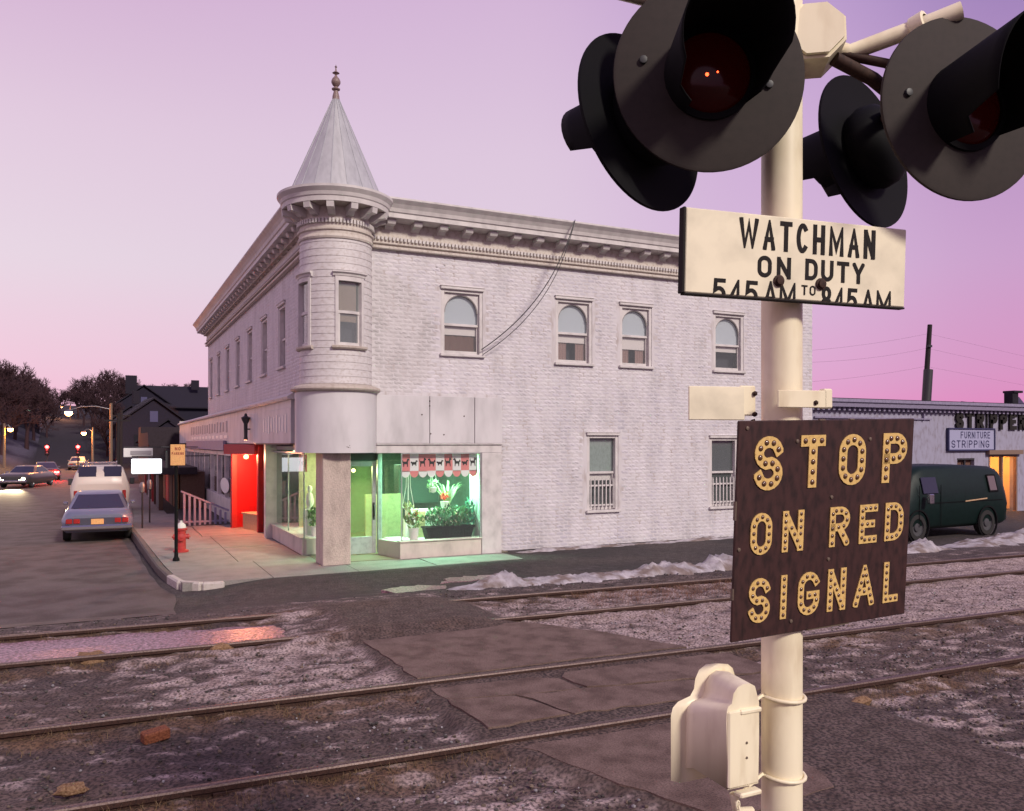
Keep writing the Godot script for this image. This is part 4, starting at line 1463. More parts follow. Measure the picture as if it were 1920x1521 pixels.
func build_corner_building() -> void:
	var o := thing("corner_building", "two-storey white painted brick corner building with round turret and cone roof", "building", V(4.54, -0.4, 18.06))
	# --- walls
	var fw := [[7.55, 4.30, 1.06, 1.50], [10.59, 4.22, 1.06, 1.58], [12.46, 4.22, 1.0, 1.56], [15.55, 4.22, 1.06, 1.55]]
	var lw := [[11.44, 0.50, 0.94, 1.90], [15.38, 0.46, 0.98, 1.88]]
	var holes := []
	for a in fw + lw: holes.append(Rect2(a[0] - a[2] * 0.5, a[1], a[2], a[3]))
	var shop := Rect2(4.2, -0.6, 4.2, 2.72)
	var st := begin()
	wall_holes(st, front, Rect2(4.8, -0.9, 13.88, 8.1), holes + [Rect2(4.2, -1.0, 4.2, 3.1)], 0.32)
	var wall_front := wpart("wall", st, M.mortar, o, "long white brick wall facing the tracks")
	lay_bricks(o, wall_front, front, Rect2(5.30, -0.45, 13.38, 7.05), holes + [Rect2(4.2, -1.0, 4.23, 4.3)], 170, Vector2(5.3, 4.5))
	var sh := []
	for k in 7:
		sh.append([-(22.45 + k * 2.72), 4.22, 0.95, 1.62])
	var sholes := []
	for a in sh: sholes.append(Rect2(a[0] - a[2] * 0.5, a[1], a[2], a[3]))
	st = begin()
	wall_holes(st, side, Rect2(-40.0, 3.0, 21.6, 4.2), sholes, 0.32)
	var wall_side := wpart("wall", st, M.mortar, o, "white brick wall along the street")
	lay_bricks(o, wall_side, side, Rect2(-40.0, 3.3, 21.4, 3.2), sholes, 120, Vector2(-18.6, 4.5))
	st = begin()
	box(st, Vector3(18.52, 3.2, -29.2), Vector3(0.32, 8.2, 21.9))
	box(st, Vector3(11.4, 3.2, -39.85), Vector3(13.9, 8.2, 0.32))
	box(st, Vector3(11.3, 7.15, -29.0), Vector3(14.6, 0.25, 21.8))
	box(st, Vector3(11.3, 3.05, -29.3), Vector3(14.0, 0.12, 20.8))
	wpart("roof", st, M.soffit, o)
	# --- upper windows on the front
	var styles := [
		{"shade": 0.46, "curtain": M.curtain_brown, "label": "arched window with white blind over brown curtain"},
		{"shade": 0.52, "mid": 0.47, "curtain": M.curtain_pink, "gaps": [[-0.5, -0.14], [0.16, 0.5]], "label": "arched window with parted floral curtains, nearer of two"},
		{"shade": 0.44, "mid": 0.50, "curtain": M.curtain_pink, "gaps": [[-0.5, -0.14], [0.12, 0.5]], "label": "arched window with parted floral curtains, farther of two"},
		{"shade": 0.52, "mid": 0.45, "label": "arched window with dark lower pane"}]
	for i in 4:
		var a: Array = fw[i]
		sash_window(o, front * Transform3D(Basis(), Vector3(a[0], a[1], 0)), a[2], a[3], styles[i])
	for i in 2:
		var a: Array = lw[i]
		sash_window(o, front * Transform3D(Basis(), Vector3(a[0], a[1], 0)), a[2], a[3], {"arch": false, "bars": true, "mid": 0.5, "shade": 0.75 if i == 0 else 2.0, "blind": M.shade_green if i == 0 else M.dark_room, "label": "tall ground-floor window behind white pickets" if i == 0 else "ground-floor window with pickets beside the brown sign"})
	for i in 7:
		var a: Array = sh[i]
		sash_window(o, side * Transform3D(Basis(), Vector3(a[0], a[1], 0)), a[2], a[3], {"arch": false, "shade": 0.4, "blind": M.shade_white})
	# --- main cornice
	var prof := [Vector2(0.0, 7.16), Vector2(0.44, 7.20), Vector2(0.44, 7.30), Vector2(0.47, 7.32), Vector2(0.49, 7.40), Vector2(0.54, 7.48), Vector2(0.60, 7.54), Vector2(0.62, 7.56), Vector2(0.62, 7.60), Vector2(0.0, 7.62)]
	st = begin()
	sweep(st, prof, Vector3(5.25, 0, -18.1), Vector3(18.72, 0, -18.1), Vector3.BACK)
	var cor := wpart("cornice", st, M.white_trim, o)
	var st2 := begin()
	sweep(st2, prof, Vector3(4.2, 0, -18.9), Vector3(4.2, 0, -40.4), Vector3.LEFT)
	var cor2 := wpart("cornice", st2, M.white_trim, o)
	var bp := PackedVector2Array([Vector2(0, 7.00), Vector2(0.08, 7.02), Vector2(0.14, 7.07), Vector2(0.28, 7.09), Vector2(0.31, 7.15), Vector2(0.31, 7.185), Vector2(0.0, 7.16)])
	var br := begin()
	for i in bp.size(): bp[i].y -= 7.0
	extrude(br, Transform3D(Basis(Vector3(0, 0, 1), Vector3.UP, Vector3(-1, 0, 0)), Vector3.ZERO), bp, -0.095, 0.095)
	var bm := done(br)
	for k in 21:
		var b := part("bracket", bm, M.white_trim, cor)
		b.position = Vector3(5.72 + k * 0.625, 6.995, -18.06)
	for k in 34:
		var b := part("bracket", bm, M.white_trim, cor2)
		b.position = Vector3(4.16, 6.995, -19.4 - k * 0.615)
		b.rotation.y = -PI * 0.5
	# frieze, dentils and the architrave under them
	st = begin()
	box(st, Vector3(11.95, 6.89, -18.065), Vector3(13.44, 0.56, 0.075))
	box(st, Vector3(11.95, 6.60, -18.05), Vector3(13.46, 0.07, 0.12), 0.015)
	box(st, Vector3(11.95, 6.69, -18.04), Vector3(13.48, 0.045, 0.13), 0.012)
	box(st, Vector3(4.165, 6.89, -29.4), Vector3(0.075, 0.56, 21.1))
	box(st, Vector3(4.14, 6.60, -29.4), Vector3(0.13, 0.07, 21.2), 0.015)
	box(st, Vector3(4.12, 6.69, -29.4), Vector3(0.16, 0.045, 21.2), 0.012)
	wpart("frieze", st, M.frieze, o)
	st = begin()
	for k in 150:
		box(st, Vector3(5.30 + k * 0.0895, 6.80, -18.0), Vector3(0.052, 0.075, 0.06))
	for k in 230:
		box(st, Vector3(4.10, 6.80, -19.0 - k * 0.0895), Vector3(0.06, 0.075, 0.052))
	wpart("dentils", st, M.white_trim, o).set_meta("kind", "stuff")
	build_turret(o)
	build_shopfront(o)

func build_turret(o: Node3D) -> void:
	var t := node_in("turret", Transform3D(Basis(), TC), o)
	var a0 := deg_to_rad(-135); var a1 := deg_to_rad(95)
	# windows: angle of centre, half angle
	var wins := [[deg_to_rad(9), deg_to_rad(24)], [deg_to_rad(-80), deg_to_rad(24)]]
	var r := 0.77
	var sub := func(called: String, s: SurfaceTool, m: Material) -> void:
		var x := part(called, s, m, t)
		x.position = -base_of(t)
	var st := begin()
	var y := 3.47
	while y < 6.50:
		var segs := [[a0, a1]]
		if y + 0.14 > 4.26 and y < 5.74:
			segs = [[a0, wins[1][0] - wins[1][1]], [wins[1][0] + wins[1][1], wins[0][0] - wins[0][1]], [wins[0][0] + wins[0][1], a1]]
		for s in segs:
			st = begin()
			arc_prof(st, TC, [Vector2(r - 0.03, y), Vector2(r + 0.007, y), Vector2(r + 0.009, y + 0.010), Vector2(r + 0.001, y + 0.1475), Vector2(r - 0.03, y + 0.1475)], s[0], s[1], maxi(3, int((s[1] - s[0]) / 0.13)))
			sub.call("siding_board", st, M.siding)
		y += 0.149
	st = begin()   # core behind the boards, open at the windows
	for s in [[a0, wins[1][0] - wins[1][1]], [wins[1][0] + wins[1][1], wins[0][0] - wins[0][1]], [wins[0][0] + wins[0][1], a1]]:
		arc_box(st, TC, r - 0.10, r - 0.031, s[0], s[1], 3.4, 7.2, 10)
	for w in wins:
		arc_box(st, TC, r - 0.10, r - 0.031, w[0] - w[1] + 0.001, w[0] + w[1] - 0.001, 3.4, 4.28, 6)
		arc_box(st, TC, r - 0.10, r - 0.031, w[0] - w[1] + 0.001, w[0] + w[1] - 0.001, 5.72, 7.2, 6)
	sub.call("drum_wall", st, M.white_trim)
	st = begin()   # mouldings above the boards
	arc_prof(st, TC, [Vector2(r - 0.02, 6.52), Vector2(r + 0.03, 6.52), Vector2(r + 0.045, 6.56), Vector2(r + 0.03, 6.60), Vector2(r + 0.015, 6.62), Vector2(r + 0.015, 6.68), Vector2(r + 0.05, 6.70), Vector2(r + 0.05, 6.74), Vector2(r + 0.01, 6.76), Vector2(r + 0.01, 7.2), Vector2(r - 0.02, 7.2)], a0, a1, 36)
	sub.call("necking", st, M.frieze)
	st = begin()
	for k in 44:
		var a := lerpf(a0, a1, (k + 0.5) / 44.0)
		arc_box(st, TC, r + 0.012, r + 0.07, a - 0.026, a + 0.026, 6.84, 6.93, 1)
	sub.call("dentils", st, M.white_trim)
	for k in 9:
		var a := lerpf(a0, a1, (k + 0.5) / 9.0)
		st = begin()
		var pl := PackedVector2Array([Vector2(0, 6.98), Vector2(0.12, 7.0), Vector2(0.20, 7.06), Vector2(0.36, 7.08), Vector2(0.38, 7.19), Vector2(0, 7.19)])
		var bx := Basis(Vector3.UP, a) * Basis(Vector3(0, 0, 1), Vector3.UP, Vector3(-1, 0, 0))
		extrude(st, Transform3D(bx, TC + Vector3(sin(a), 0, cos(a)) * r), pl, -0.075, 0.075)
		sub.call("bracket", st, M.white_trim)
	st = begin()   # crowning ring
	lathe(st, Transform3D(Basis(), TC), [Vector2(0.5, 7.19), Vector2(r, 7.19), Vector2(1.12, 7.21)], 64, 0, TAU, true)
	sub.call("soffit_ring", st, M.soffit)
	st = begin()
	arc_prof(st, TC, [Vector2(1.10, 7.205), Vector2(1.145, 7.205), Vector2(1.15, 7.30), Vector2(1.17, 7.32), Vector2(1.19, 7.39), Vector2(1.235, 7.45), Vector2(1.25, 7.47), Vector2(1.25, 7.52), Vector2(0.9, 7.56), Vector2(0.9, 7.3)], -PI, PI - 0.001, 64)
	sub.call("crown_moulding", st, M.white_trim)
	# half-round ledge and the plain drum under it
	st = begin()
	arc_prof(st, TC, [Vector2(0.60, 3.30), Vector2(0.90, 3.30), Vector2(0.955, 3.33), Vector2(0.97, 3.36), Vector2(0.955, 3.40), Vector2(0.86, 3.44), Vector2(0.78, 3.465), Vector2(0.60, 3.465)], a0, a1, 36)
	sub.call("ledge", st, M.ledge)
	st = begin()
	arc_box(st, TC, 0.70, 0.872, deg_to_rad(-125), deg_to_rad(95), 2.0, 3.298, 36)
	sub.call("drum_fascia", st, M.white_smooth)
	st = begin()
	for p in [[0.02, 2.13, 0.010], [0.05, 2.12, 0.012], [0.09, 2.11, 0.008], [0.085, 2.16, 0.008]]:
		lathe(st, disc_frame(TC + Vector3(sin(p[0]) * 0.872, p[1], cos(p[0]) * 0.872), Vector3(sin(p[0]), 0, cos(p[0]))), [Vector2(p[2], 0.0), Vector2(p[2] * 0.8, 0.004), Vector2(0, 0.005)], 8)
	sub.call("screw", st, M.rust)
	# cone of sheet metal
	var cone := node_in("cone_roof", Transform3D(Basis(), TC), o)
	var n := 18
	for k in n:
		var b0 := TAU * k / n; var b1 := TAU * (k + 1) / n
		st = begin()
		st.set_smooth_group(0)
		var rings := []
		for j in 5:
			var u := j / 4.0
			var rr := lerpf(1.02, 0.075, u); var yy := lerpf(7.53, 9.72, u)
			var ring := PackedVector3Array()
			for m in 4:
				var a := lerpf(b0 + 0.004 / rr, b1 - 0.004 / rr, m / 3.0)
				ring.append(Vector3(sin(a) * rr, yy, cos(a) * rr))
			rings.append(ring)
		skin(st, rings, false)
		var pn := part("roof_panel", st, M.roof_tones[k % 3], cone)
		st = begin()
		bar(st, Vector3(sin(b0) * 1.018, 7.532, cos(b0) * 1.018), Vector3(sin(b0) * 0.075, 9.72, cos(b0) * 0.075), 0.016, 0.022)
		part("seam", st, M.roof_metal, cone)
	st = begin()
	lathe(st, Transform3D(Basis(), Vector3.ZERO), [Vector2(0.0, 7.5), Vector2(0.98, 7.52), Vector2(0.06, 9.70)], 24)
	part("roof_core", st, M.soffit, cone)
	st = begin()
	lathe(st, Transform3D(), [Vector2(0.085, 9.66), Vector2(0.075, 9.80), Vector2(0.05, 9.90), Vector2(0.045, 9.93), Vector2(0.088, 9.945), Vector2(0.092, 9.965), Vector2(0.05, 9.985), Vector2(0.038, 10.01), Vector2(0.07, 10.04), Vector2(0.098, 10.09), Vector2(0.10, 10.13), Vector2(0.075, 10.19), Vector2(0.04, 10.225), Vector2(0.022, 10.26), Vector2(0.03, 10.285), Vector2(0.078, 10.31), Vector2(0.03, 10.345), Vector2(0.016, 10.37), Vector2(0.014, 10.43), Vector2(0.03, 10.445), Vector2(0.014, 10.46), Vector2(0.0, 10.50)], 20)
	part("finial", st, M.finial, cone)
	# turret windows, curved with the wall
	for i in 2:
		var w: Array = wins[i]
		var ca: float = w[0]; var ha: float = w[1]
		var tw := node_in("turret_window", Transform3D(Basis(), TC), o)
		var put := func(called: String, s: SurfaceTool, m: Material) -> void:
			var x := part(called, s, m, tw)
			x.position = -base_of(tw)
		var yb := 4.27; var yt := 5.73
		st = begin()
		var ja := 0.085
		arc_box(st, TC, r - 0.09, r + 0.03, ca - ha, ca - ha + ja, yb, yt, 2)
		arc_box(st, TC, r - 0.09, r + 0.03, ca + ha - ja, ca + ha, yb, yt, 2)
		arc_box(st, TC, r - 0.088, r + 0.028, ca - ha + ja, ca + ha - ja, yt - 0.10, yt, 5)
		put.call("frame", st, M.white_trim)
		st = begin()
		arc_prof(st, TC, [Vector2(r - 0.02, yt), Vector2(r + 0.04, yt), Vector2(r + 0.05, yt + 0.04), Vector2(r + 0.09, yt + 0.07), Vector2(r + 0.09, yt + 0.10), Vector2(r - 0.02, yt + 0.12)], ca - ha - 0.06, ca + ha + 0.06, 8)
		put.call("head_moulding", st, M.white_trim)
		st = begin()
		arc_prof(st, TC, [Vector2(r - 0.06, yb - 0.08), Vector2(r + 0.05, yb - 0.08), Vector2(r + 0.08, yb - 0.05), Vector2(r + 0.08, yb - 0.01), Vector2(r + 0.04, yb), Vector2(r - 0.06, yb)], ca - ha - 0.08, ca + ha + 0.08, 8)
		put.call("sill", st, M.ledge)
		st = begin()
		var ym := 4.98
		arc_box(st, TC, r - 0.075, r - 0.035, ca - ha + ja, ca + ha - ja, ym - 0.03, ym + 0.03, 5)
		arc_box(st, TC, r - 0.085, r - 0.05, ca - ha + ja, ca + ha - ja, yb, yb + 0.07, 5)
		arc_box(st, TC, r - 0.085, r - 0.05, ca - ha + ja, ca - ha + ja + 0.05, yb + 0.07, ym - 0.03, 1)
		arc_box(st, TC, r - 0.085, r - 0.05, ca + ha - ja - 0.05, ca + ha - ja, yb + 0.07, ym - 0.03, 1)
		put.call("sash", st, M.white_trim)
		st = begin()
		arc_box(st, TC, r - 0.066, r - 0.062, ca - ha + ja, ca + ha - ja, yb + 0.07, yt - 0.1, 6)
		put.call("pane", st, M.glass)
		st = begin()
		arc_box(st, TC, r - 0.105, r - 0.10, ca - ha + 0.1, ca + ha - 0.14, ym - 0.2, yt - 0.1, 6)
		put.call("curtain", st, M.curtain_tan)
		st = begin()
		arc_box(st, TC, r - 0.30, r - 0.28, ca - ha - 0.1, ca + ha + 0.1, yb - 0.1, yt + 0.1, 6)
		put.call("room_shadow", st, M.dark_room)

func build_shopfront(o: Node3D) -> void:
	var st := begin()
	# --- right of the corner: three fascia boards, end post, bulkhead, show window
	for p in [[5.36, 6.60], [6.615, 7.71], [7.725, 8.42]]:
		st = begin()
		box(st, V((p[0] + p[1]) * 0.5, 2.74, 17.86), Vector3(p[1] - p[0], 1.07, 0.22), 0.006)
		wpart("fascia_board", st, M.white_smooth, o)
	st = begin()
	for p in [[6.607, 3.16], [6.607, 3.05], [6.63, 2.42], [6.42, 2.85], [7.45, 2.83], [6.95, 2.40]]:
		lathe(st, disc_frame(V(p[0], p[1], 17.748), Vector3.BACK), [Vector2(0.018, 0.0), Vector2(0.014, 0.004), Vector2(0, 0.005)], 8)
	wpart("bolt", st, M.rust, o)
	st = begin()
	box(st, V(6.9, 2.09, 17.90), Vector3(3.06, 0.21, 0.24), 0.006)
	box(st, V(6.9, 2.185, 17.77), Vector3(3.08, 0.03, 0.06), 0.006)
	wpart("lintel", st, M.white_trim, o)
	st = begin()
	box(st, V(8.155, 0.78, 18.12), Vector3(0.51, 2.40, 0.74), 0.01)
	wpart("end_post", st, M.white_trim, o)
	st = begin()
	box(st, V(6.90, -0.215, 17.86), Vector3(1.98, 0.40, 0.20), 0.008)
	box(st, V(6.90, 0.0, 17.84), Vector3(2.0, 0.03, 0.24), 0.006)
	wpart("bulkhead", st, M.stone_light, o)
	st = begin()
	bar(st, V(5.99, -0.215, 17.83), V(5.76, -0.215, 18.74), 0.16, 0.40, 0.008)
	wpart("bulkhead", st, M.stone_light, o)
	st = begin()
	quad(st, V(5.96, 0.01, 17.80), V(5.96, 1.985, 17.80), V(7.89, 1.985, 17.80), V(7.89, 0.01, 17.80))
	wpart("show_window_pane", st, M.shopglass, o)
	st = begin()
	quad(st, V(5.74, 0.01, 18.72), V(5.74, 1.985, 18.72), V(5.955, 1.985, 17.80), V(5.955, 0.01, 17.80))
	wpart("show_window_pane", st, M.shopglass, o)
	st = begin()
	box(st, V(5.957, 1.0, 17.80), Vector3(0.025, 1.98, 0.025), 0.004)
	box(st, V(7.88, 1.0, 17.80), Vector3(0.03, 1.98, 0.05), 0.004)
	box(st, V(6.92, 1.975, 17.80), Vector3(1.9, 0.03, 0.04), 0.004)
	box(st, V(5.73, 0.86, 18.74), Vector3(0.10, 2.4, 0.10), 0.006)
	wpart("window_frame", st, M.alu, o)
	# --- glazed door in the recess
	var door := node_in("door", Transform3D(Basis(), V(5.25, -0.35, 18.78)), o)
	st = begin()
	box(st, Vector3(0.36, 1.07, 0), Vector3(0.09, 2.14, 0.05), 0.006)
	box(st, Vector3(-0.36, 1.07, 0), Vector3(0.09, 2.14, 0.05), 0.006)
	box(st, Vector3(0, 2.08, 0), Vector3(0.63, 0.12, 0.05), 0.006)
	box(st, Vector3(0, 0.20, 0), Vector3(0.63, 0.40, 0.05), 0.006)
	part("door_frame", st, M.alu, door)
	st = begin()
	quad(st, Vector3(-0.315, 0.4, 0), Vector3(-0.315, 2.02, 0), Vector3(0.315, 2.02, 0), Vector3(0.315, 0.4, 0))
	part("door_pane", st, M.frosted, door)
	st = begin()
	tube(st, [Vector3(0.35, 0.85, 0.03), Vector3(0.35, 0.87, 0.09), Vector3(0.35, 1.10, 0.09), Vector3(0.35, 1.12, 0.03)], [0.014], 8)
	box(st, Vector3(0.35, 0.98, 0.032), Vector3(0.05, 0.4, 0.012), 0.004)
	part("handle", st, M.dark_metal, door)
	st = begin()
	box(st, V(5.25, 1.93, 18.80), Vector3(0.85, 0.24, 0.10))
	wpart("transom", st, M.dark_metal, o)
	# --- square pillar under the turret drum
	st = begin()
	box(st, V(4.41, 0.81, 17.78), Vector3(0.60, 2.38, 0.66), 0.012)
	var pil := wpart("pillar", st, M.stone, o)
	for y in [0.42, 1.22]:
		st = begin()
		box(st, V(4.41, y, 17.78), Vector3(0.604, 0.008, 0.664))
		part("joint", st, M.soffit, pil)
	# --- soffit over the corner entrance
	st = begin()
	box(st, V(5.0, 2.14, 18.9), Vector3(2.0, 0.10, 2.2))
	wpart("soffit", st, M.soffit, o)
	# --- left show window along the street
	st = begin()
	box(st, V(4.17, -0.20, 21.75), Vector3(0.16, 0.40, 4.70), 0.008)
	box(st, V(4.15, 0.005, 21.75), Vector3(0.22, 0.03, 4.72), 0.006)
	wpart("bulkhead", st, M.stone_light, o)
	st = begin()
	box(st, V(4.50, -0.20, 19.42), Vector3(0.66, 0.40, 0.14), 0.008)
	wpart("bulkhead", st, M.stone_light, o)
	st = begin()
	quad(st, V(4.13, 0.02, 19.38), V(4.13, 1.97, 19.38), V(4.13, 1.97, 23.2), V(4.13, 0.02, 23.2))
	wpart("show_window_pane", st, M.shopglass, o)
	st = begin()
	quad(st, V(4.13, 0.02, 19.38), V(4.13, 1.97, 19.38), V(4.82, 1.97, 19.38), V(4.82, 0.02, 19.38))
	wpart("show_window_pane", st, M.shopglass, o)
	st = begin()
	box(st, V(4.13, 1.0, 19.38), Vector3(0.03, 2.0, 0.03), 0.004)
	box(st, V(4.13, 1.98, 21.3), Vector3(0.06, 0.05, 3.8), 0.004)
	box(st, V(4.85, 1.0, 19.4), Vector3(0.08, 2.2, 0.10), 0.004)
	box(st, V(4.13, 1.0, 21.2), Vector3(0.03, 1.96, 0.03), 0.004)
	wpart("window_frame", st, M.alu, o)
	st = begin()
	box(st, V(4.06, 0.9, 23.35), Vector3(0.30, 2.6, 0.26), 0.008)
	box(st, V(4.16, 0.9, 24.15), Vector3(0.18, 2.6, 0.30), 0.008)
	wpart("post", st, M.white_trim, o)
	st = begin()
	box(st, V(4.2, 0.9, 23.82), Vector3(0.10, 2.4, 0.70))
	wpart("side_panel", st, M.stone_light, o)
	# --- long fascia along the street with its sloping hood moulding
	for p in [[18.75, 23.2], [23.22, 27.2], [27.22, 33.6], [33.62, 41.0], [41.02, 49.5]]:
		st = begin()
		box(st, V(3.79, 2.60, (p[0] + p[1]) * 0.5), Vector3(0.18, 0.82, p[1] - p[0]), 0.006)
		wpart("fascia_board", st, M.white_smooth, o)
	st = begin()
	box(st, V(3.82, 3.10, 34.1), Vector3(0.22, 0.18, 30.7))
	wpart("fascia_cap", st, M.white_smooth, o)
	st = begin()
	sweep(st, [Vector2(0.0, 3.18), Vector2(0.14, 3.19), Vector2(0.16, 3.24), Vector2(0.0, 3.34)], V(3.75, 0, 18.6), V(3.75, 0, 49.6), Vector3.LEFT)
	wpart("fascia_moulding", st, M.white_trim, o)
	st = begin()
	sweep(st, [Vector2(0.0, 3.20), Vector2(0.0, 3.30), Vector2(-0.6, 3.42), Vector2(-8.0, 3.42), Vector2(-8.0, 3.2)], V(3.78, 0, 40.1), V(3.78, 0, 49.6), Vector3.LEFT)
	box(st, V(7.5, 1.4, 49.5), Vector3(7.6, 4.0, 0.2))
	wpart("annexe_roof", st, M.soffit, o)
	st = begin()
	box(st, V(3.78, 2.19, 21.0), Vector3(0.24, 0.03, 4.6))
	wpart("fascia_moulding", st, M.rust_soft, o)
	# raised white letters, too far gone in glare to read
	for k in 9:
		st = begin()
		box(st, V(3.694, 2.66, 19.3 + k * 0.36), Vector3(0.012, 0.44 - 0.05 * ((k * 7) % 3), 0.12), 0.006)
		wpart("raised_letter", st, M.letter_white, o)
	for k in 16:
		st = begin()
		box(st, V(3.694, 2.76, 29.6 + k * 0.85), Vector3(0.012, 0.40 - 0.04 * ((k * 5) % 3), 0.34), 0.006)
		wpart("raised_letter", st, M.letter_grey, o)
	for k in 11:
		st = begin()
		box(st, V(3.694, 2.42, 29.8 + k * 1.2), Vector3(0.012, 0.10 + 0.03 * ((k * 3) % 2), 0.8), 0.006)
		wpart("raised_letter", st, M.letter_white, o)
	st = begin()
	box(st, V(3.62, 2.12, 36.6), Vector3(0.10, 0.34, 14.2), 0.006)
	wpart("awning_board", st, M.lilac, o)
	# wall torch lamp on the fascia
	st = begin()
	lathe(st, Transform3D(Basis(), V(3.58, 0, 24.5)), [Vector2(0.0, 2.28), Vector2(0.06, 2.30), Vector2(0.05, 2.40), Vector2(0.055, 2.75), Vector2(0.11, 2.86), Vector2(0.13, 2.93), Vector2(0.05, 2.97), Vector2(0.03, 3.04), Vector2(0.0, 3.06)], 12)
	box(st, V(3.66, 2.6, 24.5), Vector3(0.10, 0.04, 0.04))
	wpart("wall_torch", st, M.dark_metal, o)
	build_red_porch(o)
	build_left_windows(o)
	build_shop_interior(o)

func build_red_porch(o: Node3D) -> void:
	# red entrance set slantwise under the fascia
	var a := V(4.02, 0, 24.85); var b := V(3.52, 0, 26.55)
	var x := (a - b).normalized()
	var z := x.cross(Vector3.UP)
	if z.x > 0: z = -z
	var xf := Transform3D(Basis(x, Vector3.UP, z), (a + b) * 0.5)
	var w := a.distance_to(b)
	var st := begin()
	box(st, Vector3(w * 0.5 + 0.02, 0.86, 0), Vector3(0.10, 2.5, 0.16), 0.01, xf)
	box(st, Vector3(-w * 0.5 + 0.02, 0.86, 0), Vector3(0.12, 2.5, 0.16), 0.01, xf)
	box(st, Vector3(-0.12, 2.02, 0.05), Vector3(w + 0.34, 0.30, 0.28), 0.01, xf)
	wpart("porch_frame", st, M.red_trim, o)
	st = begin()
	box(st, Vector3(0, 0.8, -1.15), Vector3(w, 2.5, 0.10), 0, xf)
	box(st, Vector3(w * 0.5, 0.8, -0.6), Vector3(0.10, 2.5, 1.2), 0, xf)
	box(st, Vector3(-w * 0.5, 0.8, -0.6), Vector3(0.10, 2.5, 1.2), 0, xf)
	box(st, Vector3(0, 1.98, -0.6), Vector3(w, 0.10, 1.2), 0, xf)
	wpart("porch_wall", st, M.red_paint, o)
	st = begin()
	box(st, Vector3(0.30, 0.62, -1.08), Vector3(0.08, 2.1, 0.06), 0.004, xf)
	box(st, Vector3(0.66, 0.40, -1.06), Vector3(0.64, 0.08, 0.08), 0.004, xf)
	box(st, Vector3(-0.2, 1.62, -1.08), Vector3(0.5, 0.14, 0.05), 0.004, xf)
	wpart("door_surround", st, M.red_light, o)
	st = begin()
	box(st, Vector3(0.18, -0.18, -0.28), Vector3(w - 0.65, 0.52, 0.44), 0.02, xf)
	box(st, Vector3(0.18, 0.10, -0.28), Vector3(w - 0.60, 0.05, 0.50), 0.01, xf)
	wpart("step_box", st, M.tan_box, o)
	var lamp := begin()
	lathe(lamp, Transform3D(Basis(), xf * Vector3(0.25, 1.80, 0.12)), [Vector2(0, -0.07), Vector2(0.06, -0.05), Vector2(0.075, 0), Vector2(0.06, 0.05), Vector2(0, 0.07)], 16)
	wpart("porch_lamp", lamp, glow(Color(1.0, 0.62, 0.42), 5.0), o)
	omni("porch_lamp_light", xf * Vector3(0.25, 1.80, 0.12), Color(1.0, 0.62, 0.44), 10.0, 0.06)

func build_left_windows(o: Node3D) -> void:
	# shop windows beyond the red porch
	var st := begin()
	for i in 5:
		st = begin()
		var d0: float = 28.0 + i * 4.3; var d1 := d0 + 4.0
		var win := node_in("shop_window", Transform3D(Basis(), V(3.75, 0.9, (d0 + d1) * 0.5)), o)
		box(st, Vector3(0, -0.98, 0), Vector3(0.16, 0.85, 4.3), 0.006)
		part("bulkhead", st, M.white_trim, win)
		st = begin()
		for s in [-1.0, 0.0, 1.0]:
			box(st, Vector3(0, 0.2, s * 2.08), Vector3(0.12, 1.6, 0.12), 0.004)
		box(st, Vector3(0, 0.95, 0), Vector3(0.12, 0.14, 4.3), 0.004)
		part("frame", st, M.white_trim, win)
		st = begin()
		quad(st, Vector3(0.01, -0.56, -2.1), Vector3(0.01, 0.9, -2.1), Vector3(0.01, 0.9, 2.1), Vector3(0.01, -0.56, 2.1))
		part("pane", st, M.glass, win)
		st = begin()
		box(st, Vector3(0.16, 0.45, 0), Vector3(0.02, 0.9, 4.1))
		part("blind", st, [M.dark_blue, M.shade_white, M.paper, M.shade_white, M.shade_white][i], win)
		st = begin()
		box(st, Vector3(0.18, -0.30, 0), Vector3(0.02, 0.62, 4.1))
		part("display", st, [M.curtain_tan, M.curtain_brown, M.curtain_pink, M.curtain_brown, M.curtain_pink][i], win)
	st = begin()
	box(st, V(3.95, 0.85, 27.55), Vector3(0.4, 2.6, 0.5))
	wpart("pier", st, M.brown_wall, o)
	# oval notice in the nearest window
	st = begin()
	var pts := PackedVector2Array()
	for k in 24:
		pts.append(Vector2(cos(TAU * k / 24) * 1.1, sin(TAU * k / 24) * 0.26))
	extrude(st, Transform3D(Basis(Vector3(0, 0, 1), Vector3.UP, Vector3(-1, 0, 0)), V(3.70, 0.75, 30.0)), pts, 0.0, 0.02)
	wpart("oval_notice", st, M.letter_white, o)

